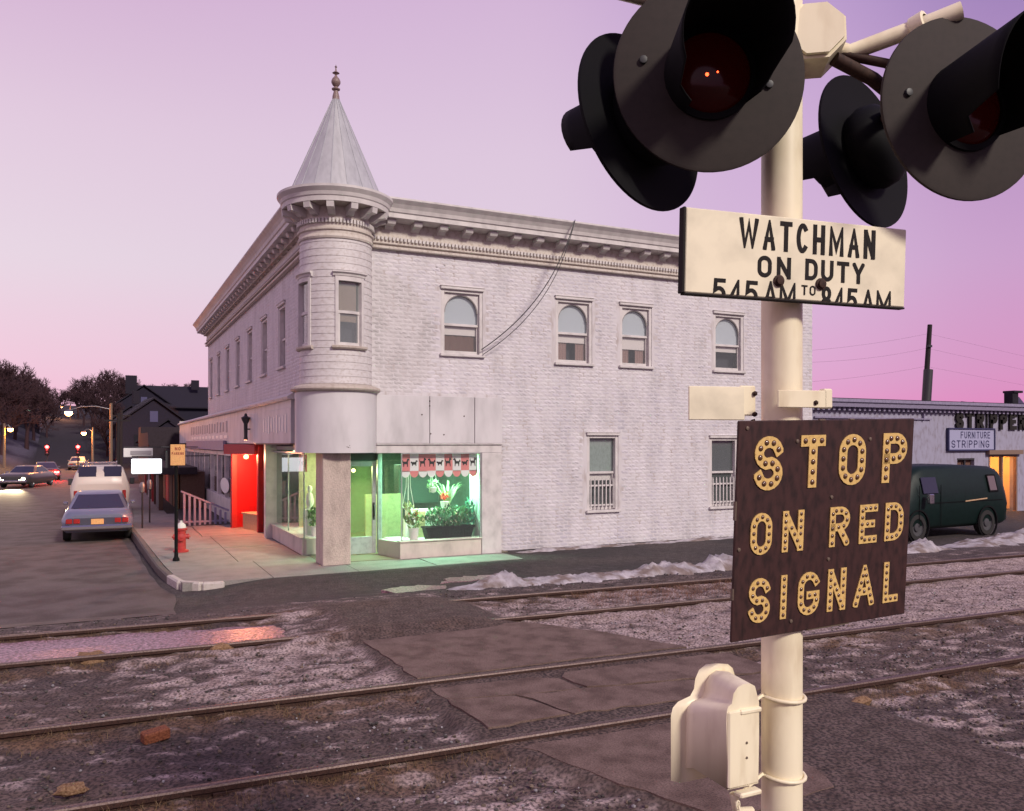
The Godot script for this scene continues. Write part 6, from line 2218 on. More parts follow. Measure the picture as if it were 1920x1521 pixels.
func build_sedan(at: Vector3, turn: float, label: String, col: Color, lights: int, group := "") -> Node3D:
	var o := thing("parked_car" if lights == 0 else "moving_car", label, "car", at, turn, group)
	var pm := paint(col, 0.28); pm.clearcoat_enabled = true; pm.metallic = 0.25
	var st := body_of([[0.74, 0.42, 0.78, 2.38, 0.10, 0.05], [0.90, 0.30, 0.86, 2.28, 0.10], [0.95, 0.22, 0.92, 1.5, 0.10], [0.95, 0.20, 0.93, 0.4, 0.09], [0.95, 0.20, 0.93, -0.9, 0.09], [0.94, 0.22, 0.90, -1.7, 0.10], [0.88, 0.28, 0.82, -2.3, 0.10], [0.74, 0.40, 0.72, -2.4, 0.10, 0.05]])
	part("body", st, pm, o)
	st = begin(true)   # cabin
	var rb := [0.80, 0.86, 1.72, -0.95]; var rt := [0.60, 1.34, 0.72, -0.25]
	st.set_smooth_group(1)
	var rings := []
	for u in [0.0, 0.75, 0.93, 1.0]:
		var hw := lerpf(rb[0], rt[0], u) - (0.06 if u == 1.0 else 0.0)
		var zz := lerpf(rb[2], rt[2], u) - (0.12 if u == 1.0 else 0.0); var zf := lerpf(rb[3], rt[3], u) + (0.12 if u == 1.0 else 0.0)
		var y := lerpf(rb[1], rt[1], u) + (0.015 if u == 1.0 else 0.0)
		rings.append(PackedVector3Array([Vector3(-hw, y, zz), Vector3(0, y, zz + 0.06), Vector3(hw, y, zz), Vector3(hw, y, zf), Vector3(0, y, zf - 0.08), Vector3(-hw, y, zf)]))
	skin(st, rings, true)
	fan(st, rings[-1], false)
	part("roof", st, pm, o)
	# panes, just proud of the cabin
	var at_u := func(sx: float, u: float, rear: bool) -> Vector3:
		var hw := lerpf(rb[0], rt[0], u); var z := lerpf(rb[2], rt[2], u) if rear else lerpf(rb[3], rt[3], u)
		return Vector3(sx * hw, lerpf(rb[1], rt[1], u), z + (0.06 if rear else -0.08) * (1.0 - absf(sx)))
	st = begin()
	for h in [[-0.9, 0.0], [0.0, 0.9]]:
		var e := Vector3(0, 0.012, 0.02)
		quad(st, at_u.call(h[0], 0.12, true) + e, at_u.call(h[0] * 0.94, 0.86, true) + e, at_u.call(h[1] * 0.94, 0.86, true) + e, at_u.call(h[1], 0.12, true) + e)
	part("rear_window", st, M.car_glass, o)
	st = begin()
	for h in [[-0.9, 0.0], [0.0, 0.9]]:
		var e := Vector3(0, 0.012, -0.02)
		quad(st, at_u.call(h[0], 0.12, false) + e, at_u.call(h[0] * 0.94, 0.86, false) + e, at_u.call(h[1] * 0.94, 0.86, false) + e, at_u.call(h[1], 0.12, false) + e)
	part("windscreen", st, M.car_glass, o)
	for s in [-1.0, 1.0]:
		st = begin()
		var e := Vector3(s * 0.012, 0.004, 0)
		var f := func(u: float, w: float) -> Vector3: return Vector3(s * lerpf(rb[0], rt[0], u), lerpf(rb[1], rt[1], u), lerpf(lerpf(rb[2], rt[2], u), lerpf(rb[3], rt[3], u), w))
		quad(st, f.call(0.12, 0.12) + e, f.call(0.86, 0.14) + e, f.call(0.86, 0.88) + e, f.call(0.12, 0.92) + e)
		part("side_window", st, M.car_glass, o)
	st = begin()
	box(st, Vector3(0, 0.44, 2.42), Vector3(1.82, 0.13, 0.14), 0.03)
	part("bumper", st, M.chrome, o)
	st = begin()
	box(st, Vector3(0, 0.42, -2.44), Vector3(1.80, 0.13, 0.14), 0.03)
	part("bumper", st, M.chrome, o)
	st = begin()
	box(st, Vector3(0, 0.61, 2.385), Vector3(1.50, 0.19, 0.03), 0.01)
	part("tail_panel", st, M.tail_panel, o)
	for s in [-1.0, 1.0]:
		for q in 2:
			st = begin()
			box(st, Vector3(s * (0.52 + 0.19 * q), 0.62, 2.40), Vector3(0.16, 0.13, 0.04), 0.012)
			part("taillight", st, M.tail_lit if lights == 1 else M.tail, o)
			st = begin()
			lathe(st, disc_frame(Vector3(s * (0.48 + 0.2 * q), 0.58, -2.38), Vector3(0, 0, -1)), [Vector2(0.09, 0), Vector2(0.08, 0.03), Vector2(0, 0.045)], 14)
			part("headlight", st, M.head_lit if lights == 2 else M.chrome, o)
	st = begin()
	box(st, Vector3(0, 0.60, 2.405), Vector3(0.32, 0.15, 0.02), 0.004)
	part("number_plate", st, M.orange, o)
	st = begin()
	box(st, Vector3(0, 0.60, -2.41), Vector3(1.2, 0.16, 0.03), 0.008)
	part("grille", st, M.dark_metal, o)
	for s in [-1.0, 1.0]:
		wheel_at(o, s * 0.90, 1.45, 0.33, 0.20); wheel_at(o, s * 0.90, -1.50, 0.33, 0.20)
		st = begin()
		box(st, Vector3(s * 0.95, 0.94, -0.62), Vector3(0.14, 0.10, 0.07), 0.02)
		part("mirror", st, M.chrome, o)
	return o

func build_vehicles() -> void:
	build_sedan(V(-0.16, land(-0.16, 27.0) + 0.012, 28.6), -0.015, "blue-grey two-door sedan parked at the kerb, orange number plate", lin(0.15, 0.165, 0.25), 0)
	build_sedan(V(-2.55, land(-3, 100) + 0.01, 99.0), 0.0, "small pale car far up the road below the orange lamp", lin(0.45, 0.43, 0.35), 0)
	var a := build_sedan(V(-4.1, land(-4, 74) + 0.02, 73.0), 0.1, "car driving away with red tail lights lit at the junction", lin(0.05, 0.03, 0.035), 1)
	for s in [-0.6, 0.6]:
		omni("taillight_light", a.transform * Vector3(s, 0.6, 2.55), Color(1, 0.06, 0.05), 5.0, 0.1)
	var b := build_sedan(V(-4.5, land(-5, 64) + 0.02, 62.0), PI - 0.30, "car turning towards us with white headlights lit at the far left", lin(0.06, 0.05, 0.05), 2)
	for s in [-0.6, 0.6]:
		var l := SpotLight3D.new()
		l.name = numbered("headlight_light")
		add_child(l)
		l.light_color = Color(1.0, 0.90, 0.70)
		l.light_energy = 160.0
		l.light_size = 0.09
		l.spot_range = 60.0
		l.spot_attenuation = 2.0
		l.spot_angle = 26.0
		l.shadow_enabled = true
		var p: Vector3 = b.transform * Vector3(s, 0.58, -2.46)
		l.look_at_from_position(p, b.transform * Vector3(s * 1.4, -0.2, -14.0))
	# white van with a roof rack ahead of the sedan
	var o := thing("parked_van", "white passenger van with roof rack parked in front of the blue sedan", "van", V(-0.14, land(0, 35) + 0.012, 36.6), -0.01)
	var st := body_of([[0.88, 0.45, 1.30, 2.45, 0.10], [0.98, 0.35, 1.72, 2.38, 0.17], [1.0, 0.32, 1.88, 2.1, 0.20, 0.12], [1.0, 0.32, 1.92, -1.2, 0.20, 0.12], [1.0, 0.32, 1.84, -1.7, 0.22, 0.12], [0.98, 0.34, 1.15, -2.2, 0.12], [0.88, 0.42, 0.95, -2.4, 0.1]])
	part("body", st, M.van_white, o)
	for s in [-1.0, 1.0]:
		st = begin()
		box(st, Vector3(s * 0.42, 1.40, 2.385), Vector3(0.60, 0.40, 0.06), 0.02, Transform3D(Basis(Vector3.RIGHT, -0.16), Vector3(0, 0.0, 0.22)))
		part("rear_window", st, M.car_glass, o)
		st = begin()
		box(st, Vector3(s * 0.80, 0.92, 2.47), Vector3(0.12, 0.32, 0.05), 0.015)
		part("taillight", st, M.tail, o)
		st = begin()
		box(st, Vector3(s * 0.955, 1.42, 0.2), Vector3(0.02, 0.38, 2.6), 0.006, Transform3D(Basis(Vector3.BACK, s * 0.10), Vector3(0, 0, 0)))
		part("side_window", st, M.car_glass, o)
		wheel_at(o, s * 0.97, 1.5, 0.36, 0.22); wheel_at(o, s * 0.97, -1.5, 0.36, 0.22)
		st = begin()
		box(st, Vector3(s * 1.13, 1.25, -1.45), Vector3(0.18, 0.26, 0.08), 0.02)
		part("mirror", st, M.dark_metal, o)
	st = begin()
	for k in 7:
		bar(st, Vector3(-0.55, 2.06, 1.7 - k * 0.35), Vector3(0.55, 2.06, 1.7 - k * 0.35), 0.03, 0.03)
	for s in [-0.55, 0.55]:
		bar(st, Vector3(s, 2.09, 1.8), Vector3(s, 2.09, -0.5), 0.03, 0.03)
		for k in 4: bar(st, Vector3(s, 1.90, 1.7 - k * 0.7), Vector3(s, 2.09, 1.7 - k * 0.7), 0.03, 0.03)
	part("roof_rack", st, M.chrome, o)
	st = begin()
	box(st, Vector3(0, 0.50, 2.48), Vector3(1.85, 0.14, 0.12), 0.03)
	part("bumper", st, M.chrome, o)
	# green van by the low building, nose to the left
	o = thing("parked_van", "dark green panel van parked side-on before the STRIPPERS building", "van", V(20.75, land(20.7, 15.9), 16.05), PI * 0.5 + 0.05)
	st = body_of([[0.88, 0.42, 1.04, 2.50, 0.05], [0.97, 0.32, 1.30, 2.46, 0.07], [0.99, 0.30, 1.62, 2.34, 0.10, 0.09], [1.0, 0.28, 1.84, 2.18, 0.13, 0.10], [1.0, 0.28, 1.93, 1.85, 0.14, 0.11], [1.0, 0.28, 1.98, 0.5, 0.15, 0.12], [1.0, 0.28, 1.96, -1.15, 0.15, 0.12], [1.0, 0.28, 1.82, -1.55, 0.15, 0.12], [0.99, 0.30, 1.16, -2.02, 0.10], [0.96, 0.34, 1.02, -2.40, 0.08], [0.84, 0.42, 0.90, -2.50, 0.06]])
	part("body", st, M.van_green, o)
	st = begin()
	var lean := func(z: float, y: float, out: float) -> Transform3D: return Transform3D(Basis(Vector3.BACK, -0.23), Vector3(-0.955 - out + (y - 1.42) * 0.22, y, z))
	box(st, Vector3.ZERO, Vector3(0.03, 0.42, 0.34), 0.009, lean.call(1.74, 1.46, 0.012))
	part("side_window", st, M.van_pane, o)
	st = begin()
	for z in [1.56, 1.93]: box(st, Vector3.ZERO, Vector3(0.03, 0.50, 0.04), 0.006, lean.call(z, 1.46, 0.018))
	for y in [1.24, 1.69]: box(st, Vector3.ZERO, Vector3(0.03, 0.04, 0.34), 0.006, lean.call(1.745, y, 0.018))
	part("window_rubber", st, M.black, o)
	st = begin()
	box(st, Vector3.ZERO, Vector3(0.03, 0.44, 0.62), 0.008, lean.call(-1.05, 1.46, 0.012))
	part("door_window", st, M.car_glass, o)
	st = begin()
	for z in [-0.62, -1.52]:
		box(st, Vector3(-1.004, 0.92, z), Vector3(0.012, 1.1, 0.012))
	box(st, Vector3(-1.004, 0.99, 0.6), Vector3(0.012, 0.014, 3.2))
	part("seam", st, M.black, o)
	st = begin()
	box(st, Vector3(-1.008, 0.98, 1.0), Vector3(0.01, 0.035, 1.0), 0.003, Transform3D(Basis(Vector3.RIGHT, -0.05), Vector3(0, -0.01, 0.0)))
	part("pale_stripe", st, M.tan_box, o)
	st = begin()
	box(st, Vector3(-1.17, 1.12, -1.30), Vector3(0.12, 0.26, 0.16), 0.02)
	bar(st, Vector3(-0.99, 1.10, -1.30), Vector3(-1.14, 1.12, -1.30), 0.025, 0.025)
	part("mirror", st, M.chrome, o)
	for s in [-1.0, 1.0]:
		wheel_at(o, s * 0.985, 1.50, 0.36, 0.22, M.hub_dark); wheel_at(o, s * 0.985, -1.55, 0.36, 0.22, M.hub_dark)
	st = begin()
	for z in [1.50, -1.55]:
		lathe(st, disc_frame(Vector3(-0.97, 0.38, z), Vector3(-1, 0, 0)), [Vector2(0.44, 0.0), Vector2(0.46, 0.032), Vector2(0.42, 0.034), Vector2(0.41, 0.0)], 24)
	part("wheel_arch", st, M.black, o)
	st = begin()
	box(st, Vector3(0, 0.46, 2.52), Vector3(1.8, 0.15, 0.12), 0.03)
	part("bumper", st, M.dark_metal, o)

# ---------------------------------------------------------------- low building on the right, poles, wires
func build_low_building() -> void:
	var o := thing("low_building", "low pale commercial building lettered STRIPPERS with lit doorway, dim light put into its lilac tint", "building", V(30, -0.5, 25))
	var xf := Transform3D(Basis(), V(0, 0, 20))
	var st := begin()
	wall_holes(st, xf, Rect2(19.0, -0.8, 27.0, 4.2), [Rect2(29.5, -0.5, 1.7, 2.25), Rect2(27.75, 0.9, 0.95, 0.75), Rect2(32.5, 0.3, 1.6, 1.5)], 0.3)
	box(st, V(32.5, 1.4, 30), Vector3(27, 4.4, 0.3)); box(st, V(45.9, 1.4, 25.2), Vector3(0.3, 4.4, 9.4)); box(st, V(19.15, 1.4, 25.2), Vector3(0.3, 4.4, 9.4))
	wpart("wall", st, M.shade_tinted_wall, o)
	st = begin()
	sweep(st, [Vector2(-0.3, 3.40), Vector2(0.28, 3.40), Vector2(0.30, 3.52), Vector2(0.36, 3.56), Vector2(0.36, 3.66), Vector2(-0.3, 3.66)], V(18.9, 0, 20), V(46.2, 0, 20), Vector3.BACK)
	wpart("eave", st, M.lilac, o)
	st = begin()
	box(st, V(32.5, 3.62, 25), Vector3(27.2, 0.16, 10.2))
	wpart("roof", st, M.hill, o)
	st = begin()
	for k in 110:
		box(st, V(19.1 + k * 0.235, 3.34, 19.9), Vector3(0.10, 0.11, 0.14))
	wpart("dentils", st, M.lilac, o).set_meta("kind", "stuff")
	st = begin()
	box(st, V(23.5, 3.05, 19.97), Vector3(5.6, 0.05, 0.08)); box(st, V(25.9, 3.2, 19.96), Vector3(0.05, 0.4, 0.1))
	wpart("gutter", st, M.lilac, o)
	var ln := node_in("sign_lettering", Transform3D(Basis(), V(29.8, 3.0, 19.97)), o)
	write("STRIPPERS", Transform3D(), Rect2(-2.2, -0.30, 4.6, 0.62), 0.15, 0.72, M.ink, ln, 0.05)
	st = begin()
	box(st, V(28.45, 2.33, 19.95), Vector3(2.55, 0.78, 0.06), 0.01)
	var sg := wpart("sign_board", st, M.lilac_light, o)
	st = begin()
	for b in [[28.45, 2.72, 2.6, 0.06], [28.45, 1.94, 2.6, 0.06]]: box(st, V(b[0], b[1], 19.94), Vector3(b[2], b[3], 0.10), 0.008)
	for b in [[27.17, 2.33, 0.06, 0.72], [29.73, 2.33, 0.06, 0.72]]: box(st, V(b[0], b[1], 19.94), Vector3(b[2], b[3], 0.10), 0.008)
	part("sign_frame", st, M.navy, sg)
	var s2 := node_in("sign_lettering", Transform3D(Basis(), V(28.45, 2.33, 19.918)), o)
	write("FURNITURE", Transform3D(), Rect2(-0.62, 0.04, 1.65, 0.25), 0.035, 0.72, M.navy, s2)
	write("STRIPPING", Transform3D(), Rect2(-1.12, -0.30, 2.1, 0.27), 0.04, 0.72, M.navy, s2)
	st = begin()
	box(st, V(28.22, 1.275, 20.16), Vector3(0.95, 0.75, 0.04))
	wpart("small_window", st, M.curtain_brown, o)
	st = begin()
	box(st, V(28.22, 1.275, 20.06), Vector3(0.06, 0.75, 0.06)); box(st, V(28.22, 1.62, 20.03), Vector3(0.95, 0.06, 0.08))
	wpart("window_frame", st, M.dark_metal, o)
	# lit doorway
	st = begin()
	box(st, V(30.35, 0.6, 22.6), Vector3(3.6, 2.9, 0.1)); box(st, V(28.6, 0.6, 21.4), Vector3(0.1, 2.9, 2.3)); box(st, V(32.1, 0.6, 21.4), Vector3(0.1, 2.9, 2.3)); box(st, V(30.35, 1.95, 21.4), Vector3(3.6, 0.1, 2.3)); box(st, V(30.35, -0.55, 21.4), Vector3(3.6, 0.1, 2.3))
	wpart("lit_room", st, M.tan_light, o)
	st = begin()
	box(st, V(29.54, 0.62, 20.05), Vector3(0.08, 2.24, 0.12)); box(st, V(31.16, 0.62, 20.05), Vector3(0.08, 2.24, 0.12)); box(st, V(30.30, 0.62, 20.05), Vector3(0.07, 2.24, 0.12)); box(st, V(30.35, 1.72, 20.05), Vector3(1.54, 0.07, 0.12))
	box(st, V(30.35, 1.86, 19.93), Vector3(2.0, 0.16, 0.16))
	wpart("door_frame", st, M.rust_soft, o)
	st = begin()
	quad(st, V(29.58, -0.4, 20.06), V(29.58, 1.7, 20.06), V(31.12, 1.7, 20.06), V(31.12, -0.4, 20.06))
	wpart("door_pane", st, M.shopglass, o)
	st = begin()
	lathe(st, Transform3D(Basis(), V(30.7, 1.5, 21.2)), [Vector2(0, -0.12), Vector2(0.10, -0.08), Vector2(0.12, 0.0), Vector2(0.08, 0.08), Vector2(0, 0.10)], 14)
	wpart("room_lamp", st, glow(Color(1.0, 0.75, 0.4), 5.0), o)
	omni("room_lamp_light", V(30.7, 1.5, 21.2), Color(1.0, 0.62, 0.26), 3.2, 0.1)
	st = begin()
	box(st, V(37.0, 3.95, 24.0), Vector3(0.42, 1.1, 0.42), 0.02)
	box(st, V(37.12, 4.52, 24.0), Vector3(0.62, 0.10, 0.55), 0.01)
	wpart("chimney", st, M.hill, o)
	o = thing("utility_pole", "leaning dark timber utility pole standing behind the low building", "utility pole", V(40.4, -0.5, 31))
	st = begin()
	tube(st, [V(40.0, -0.6, 31), V(40.35, 4.6, 31), V(40.75, 8.7, 31)], [0.17, 0.15, 0.12], 10)
	wpart("post", st, M.timber_dark, o)
	st = begin()
	tube(st, [V(40.15, 3.9, 30.8), V(40.36, 6.2, 30.8)], [0.24], 10)
	wpart("transformer", st, M.dark_metal, o)
	st = begin()
	box(st, V(40.52, 7.5, 30.85), Vector3(0.3, 0.12, 0.12))
	wpart("bracket", st, M.dark_metal, o)
	var i := 0
	for w in [[V(18.6, 5.2, 24), V(40.5, 7.4, 31), V(70, 6.5, 38), 0.8], [V(18.6, 4.4, 26), V(40.4, 6.4, 31), V(70, 5.5, 38), 0.7], [V(18.6, 5.8, 28), V(40.6, 8.2, 31), V(70, 7.5, 38), 0.9]]:
		var pts := []
		for k in 13:
			var u := k / 12.0
			pts.append(w[0].lerp(w[1], u) - Vector3(0, w[3] * 4.0 * u * (1 - u) * 0.5, 0))
		for k in 6: pts.append(w[1].lerp(w[2], (k + 1) / 6.0))
		st = begin()
		tube(st, pts, [0.0035], 4)
		solo("power_line", st, M.dark_metal, ["middle thin power line from the wall top to the leaning pole", "lowest thin power line to the leaning pole", "highest thin power line to the leaning pole"][i], "power line")
		i += 1
	# the service drop slung across the front of the corner building
	for j in 2:
		var pts := []
		var a := V(8.0 + j * 0.03, 4.42 - j * 0.12, 18.0); var b := V(10.24, 7.62, 17.45)
		for k in 21:
			var u := k / 20.0
			var p := a.lerp(b, u)
			p += Vector3(0.24 + 0.1 * j, -0.56 - 0.05 * j, 0) * 4.0 * u * (1 - u) * 0.5 + Vector3(0, 0, 0.35) * sin(u * PI)
			pts.append(p)
		st = begin()
		tube(st, pts, [0.012 if j == 0 else 0.009], 6)
		solo("service_cable", st, M.dark_metal, "upper slack cable hung from the cornice to the first arched window" if j == 0 else "lower slack cable hung from the cornice to the first arched window", "cable")

# ---------------------------------------------------------------- far things
func grow(st: SurfaceTool, p: Vector3, dir: Vector3, len: float, r: float, depth: int, up: float) -> void:
	var mid := p + dir * len * 0.5 + Vector3(rng.randfn(), rng.randfn(), rng.randfn()) * len * 0.05
	var end := p + dir * len
	tube(st, [p, mid, end], [r, r * 0.85, r * 0.65], 5 if depth > 2 else 3, false)
	if depth == 0: return
	var kids := 3 if depth > 1 else 4
	for k in kids:
		var sd := Vector3(rng.randfn(), rng.randfn() * 0.6 + up, rng.randfn()).normalized()
		var nd := (dir * 0.75 + sd * 0.75).normalized()
		grow(st, p.lerp(end, rng.randf_range(0.55, 1.0)), nd, len * rng.randf_range(0.62, 0.82), r * 0.70, depth - 1, up)

func build_far() -> void:
	var protos := []
	for v in 3:
		rng.seed = 700 + v
		var o := thing("bare_tree", "", "tree", V(-30, 0, 140), 0.0, "bare trees on the hillside")
		var st := begin()
		tube(st, [Vector3(0, -0.5, 0), Vector3(0.1, 1.6, 0), Vector3(0.0, 3.2, 0.1)], [0.36, 0.28, 0.24], 8)
		part("trunk", st, M.twig, o)
		st = begin()
		for k in 5:
			var a := TAU * k / 5 + rng.randf()
			grow(st, Vector3(0, 2.6 + 0.2 * k, 0), Vector3(cos(a) * 0.6, 1.0, sin(a) * 0.6).normalized(), 3.0, 0.17, 5, 0.45)
		part("crown", st, M.twig, o)
		protos.append(o)
	var spots := [
		[-10.6, 112.0, 0.80, "tallest bare tree at the left edge, on the snowy bank"], [-8.8, 120.0, 0.82, "reddish bare tree left of the hill road, right of the tallest one"], [-12.4, 122.0, 0.95, "wide bare tree cut by the left edge of the view"], [-9.0, 134.0, 0.70, "smaller bare tree sloping down towards the hill road"], [-11.5, 138.0, 0.85, "bare tree half hidden behind the left clump"], [-9.9, 104.0, 0.62, "short bare tree in front of the left clump"], [-9.6, 152.0, 0.55, "low bare tree just left of the top of the road"],
		[-5.2, 200.0, 0.72, "bare tree at the crest right of the small lamp"], [-1.8, 188.0, 0.95, "tall bare tree right of the road, above the big lamp"], [0.9, 196.0, 1.05, "tallest bare tree right of the road"], [3.6, 190.0, 0.9, "bare tree between the lamp post and the chimney"], [6.4, 205.0, 0.8, "bare tree in front of the dark chimney"], [-3.6, 176.0, 0.65, "small bare tree beside the hill road, right side"],
		[15.0, 226.0, 0.55, "small bare tree on the ridge right of the chimney"], [20.0, 232.0, 0.5, "small bare tree on the ridge near the white building"], [26.0, 228.0, 0.55, "ridge tree partly behind the white building"], [10.5, 222.0, 0.5, "ridge tree just right of the chimney"], [2.0, 150.0, 0.65, "dark bare tree on the slope behind the lamp post"], [9.0, 160.0, 0.55, "dark bare tree among the hillside houses"],
		[-13.0, 150.0, 0.8, "bare tree high on the left slope, behind the lit house"], [-15.5, 160.0, 0.9, "broad bare tree filling the left skyline"], [-12.0, 168.0, 0.75, "bare tree on the left skyline nearest the hill road"], [-10.6, 126.0, 0.72, "bare tree among the left clump, trunk by the yellow lamp"],
		[-0.4, 150.0, 0.72, "bare tree behind the top of the street lamp arm"], [1.0, 138.0, 0.62, "short bare tree left of the lamp post, on the dark slope"], [-2.0, 164.0, 0.8, "bare tree at the right verge of the hill road"], [3.0, 170.0, 0.8, "bare tree behind the gabled house, left of its chimney"], [-8.4, 170.0, 0.75, "bare tree at the left verge near the top of the hill road"], [-7.9, 144.0, 0.55, "low bare tree at the left verge of the hill road"], [8.0, 140.0, 0.6, "bare tree between the gabled house and the long house"], [0.2, 118.0, 0.5, "small bare tree right of the farther orange lamp"]]
	for i in spots.size():
		var s: Array = spots[i]
		var t: Node3D = protos[i] if i < 3 else protos[i % 3].duplicate()
		if i >= 3:
			t.name = numbered("bare_tree")
			add_child(t)
		t.position = V(s[0], land(s[0], s[1]) - 0.2, s[1])
		t.rotation.y = i * 1.7
		t.scale = Vector3.ONE * s[2]
		t.set_meta("label", s[3])
	# houses on the hillside
	var hs := [[4.9, 112.0, 7.0, 7.0, 4.7, 0.1, "gabled dark house with a pale upper window on the slope"], [6.2, 96.0, 5.5, 6.5, 2.9, -0.1, "small gabled house lower on the slope by the white building"], [5.6, 150.0, 8.0, 8.0, 5.0, 0.0, "large dark house with a square chimney on the ridge"], [-13.5, 150.0, 7.0, 7.0, 4.0, 0.3, "dark house left of the hill road with a lit window"], [13.5, 150.0, 8.5, 16.0, 4.9, PI * 0.5, "long dark house on the ridge beside the white building"], [3.2, 128.0, 6.0, 7.0, 3.4, 0.0, "low dark house behind the street lamp post"]]
	for k in hs.size():
		var h: Array = hs[k]
		var y := land(h[0], h[1])
		var o := thing("house", h[6], "house", V(h[0], y, h[1]), h[5])
		var st := begin()
		box(st, Vector3(0, h[4] * 0.5 - 1.0, 0), Vector3(h[2], h[4] + 2.0, h[3]))
		extrude(st, Transform3D(Basis(), Vector3.ZERO), PackedVector2Array([Vector2(-h[2] * 0.5, h[4]), Vector2(h[2] * 0.5, h[4]), Vector2(0, h[4] + h[2] * 0.36)]), -h[3] * 0.5 + 0.02, h[3] * 0.5 - 0.02)
		part("wall", st, M.house_wall, o)
		st = begin()
		for s in [-1.0, 1.0]:
			bar(st, Vector3(s * h[2] * 0.27, h[4] + h[2] * 0.175 + 0.12, 0) - Vector3(0, 0, h[3] * 0.55), Vector3(s * h[2] * 0.27, h[4] + h[2] * 0.175 + 0.12, 0) + Vector3(0, 0, h[3] * 0.55), 0.1, 0.1)
			var a := Vector3(0, h[4] + h[2] * 0.36 + 0.15, 0); var b := Vector3(s * h[2] * 0.58, h[4] - h[2] * 0.05, 0)
			var dz := Vector3(0, 0, h[3] * 0.55); var th := Vector3(0, 0.2, 0)
			quad(st, a - dz, a + dz, b + dz, b - dz); quad(st, a - dz + th, b - dz + th, b + dz + th, a + dz + th); quad(st, a + dz, a + dz + th, b + dz + th, b + dz); quad(st, b - dz, b - dz + th, b + dz + th, b + dz)
		var rf := part("roof", st, M.house_roof, o)
		if k in [2, 0, 4]:
			st = begin()
			box(st, Vector3(-h[2] * 0.22, h[4] + h[2] * 0.42, 0), Vector3(1.7 if k == 2 else 0.7, 3.0 if k == 2 else 1.6, 1.2))
			part("chimney", st, M.house_roof, rf)
		for q in ([[-0.25, 0.45], [0.25, 0.45], [0.0, 1.05]] if k != 4 else []):
			st = begin()
			box(st, Vector3(q[0] * h[2], h[4] * q[1] + 0.3, h[3] * 0.5 + 0.02), Vector3(0.9, 1.3, 0.08))
			part("window", st, (glow(Color(0.8, 1.0, 0.85), 1.6) if k == 3 and q[0] == 0.25 else M.house_pane if q[1] > 1 else M.dark_glass), o)
	# brown timber shops beyond the annexe
	var o := thing("timber_shop", "brown timber shopfronts with dark upper storey beyond the white annexe", "building", V(4, -0.5, 46))
	var st := begin()
	box(st, V(7.0, 1.0, 56.5), Vector3(9.7, 3.6, 12.0))
	box(st, V(6.9, 1.2, 65.0), Vector3(9.4, 4.2, 4.8))
	wpart("wall", st, M.shop_dark, o)
	st = begin()
	box(st, V(2.55, 1.1, 42.5), Vector3(1.5, 0.28, 14.5))
	wpart("porch_roof", st, M.shop_dark, o)
	for k in 8:
		st = begin()
		box(st, V(2.0, 0.25, 36.0 + k * 1.85), Vector3(0.16, 1.5, 0.16), 0.01)
		wpart("porch_post", st, [M.brown_wall, M.shade_white, M.brown_wall, M.red_trim][k % 4], o)
	for k in 6:
		st = begin()
		box(st, V(2.62, 0.20, 36.8 + k * 2.4), Vector3(0.10, 1.6, 2.0), 0.01)
		wpart("shop_panel", st, [M.orange_wood, M.brown_wall, M.red_trim, M.orange_wood, M.brown_wall, M.orange_wood][k], o)
	st = begin()
	box(st, V(3.15, 0.2, 42.5), Vector3(0.9, 1.7, 14.0))
	wpart("shop_wall", st, M.brown_wall, o)
	# dark fence posts and utility poles up the right kerb
	for q in [[0.75, 62.0, 4.2, "dark utility pole just right of the street lamp post"], [1.2, 78.0, 5.0, "farther dark utility pole up the street"]]:
		o = thing("utility_pole", q[3], "utility pole", V(q[0], -0.7, q[1]))
		st = begin()
		tube(st, [V(q[0], -0.8, q[1]), V(q[0] + 0.05, q[2], q[1])], [0.13, 0.10], 8)
		wpart("post", st, M.timber_dark, o)
		st = begin()
		box(st, V(q[0], q[2] - 0.5, q[1]), Vector3(1.6, 0.1, 0.1))
		wpart("cross_arm", st, M.timber_dark, o)
	# far ridges to the right
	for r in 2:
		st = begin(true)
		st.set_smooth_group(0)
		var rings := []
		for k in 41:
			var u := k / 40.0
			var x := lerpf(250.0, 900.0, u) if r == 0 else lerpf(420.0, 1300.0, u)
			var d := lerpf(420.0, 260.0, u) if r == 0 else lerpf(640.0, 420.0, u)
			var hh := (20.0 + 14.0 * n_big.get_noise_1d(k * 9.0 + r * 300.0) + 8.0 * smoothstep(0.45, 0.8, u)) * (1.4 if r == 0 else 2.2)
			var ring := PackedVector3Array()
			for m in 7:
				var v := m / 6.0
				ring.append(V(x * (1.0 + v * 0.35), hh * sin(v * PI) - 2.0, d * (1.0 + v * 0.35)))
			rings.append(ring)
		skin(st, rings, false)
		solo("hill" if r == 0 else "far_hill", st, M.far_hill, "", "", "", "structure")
	# small things lying by the rails
	st = begin()
	rng.seed = 5
	box(st, Vector3.ZERO, Vector3(0.20, 0.09, 0.10), 0.012, Transform3D(Basis.from_euler(Vector3(0.08, 0.35, 0.05)), V(0.35, -0.045, 7.0)))
	solo("brick", st, M.loose_brick, "single loose orange brick lying between the nearer rails", "brick")
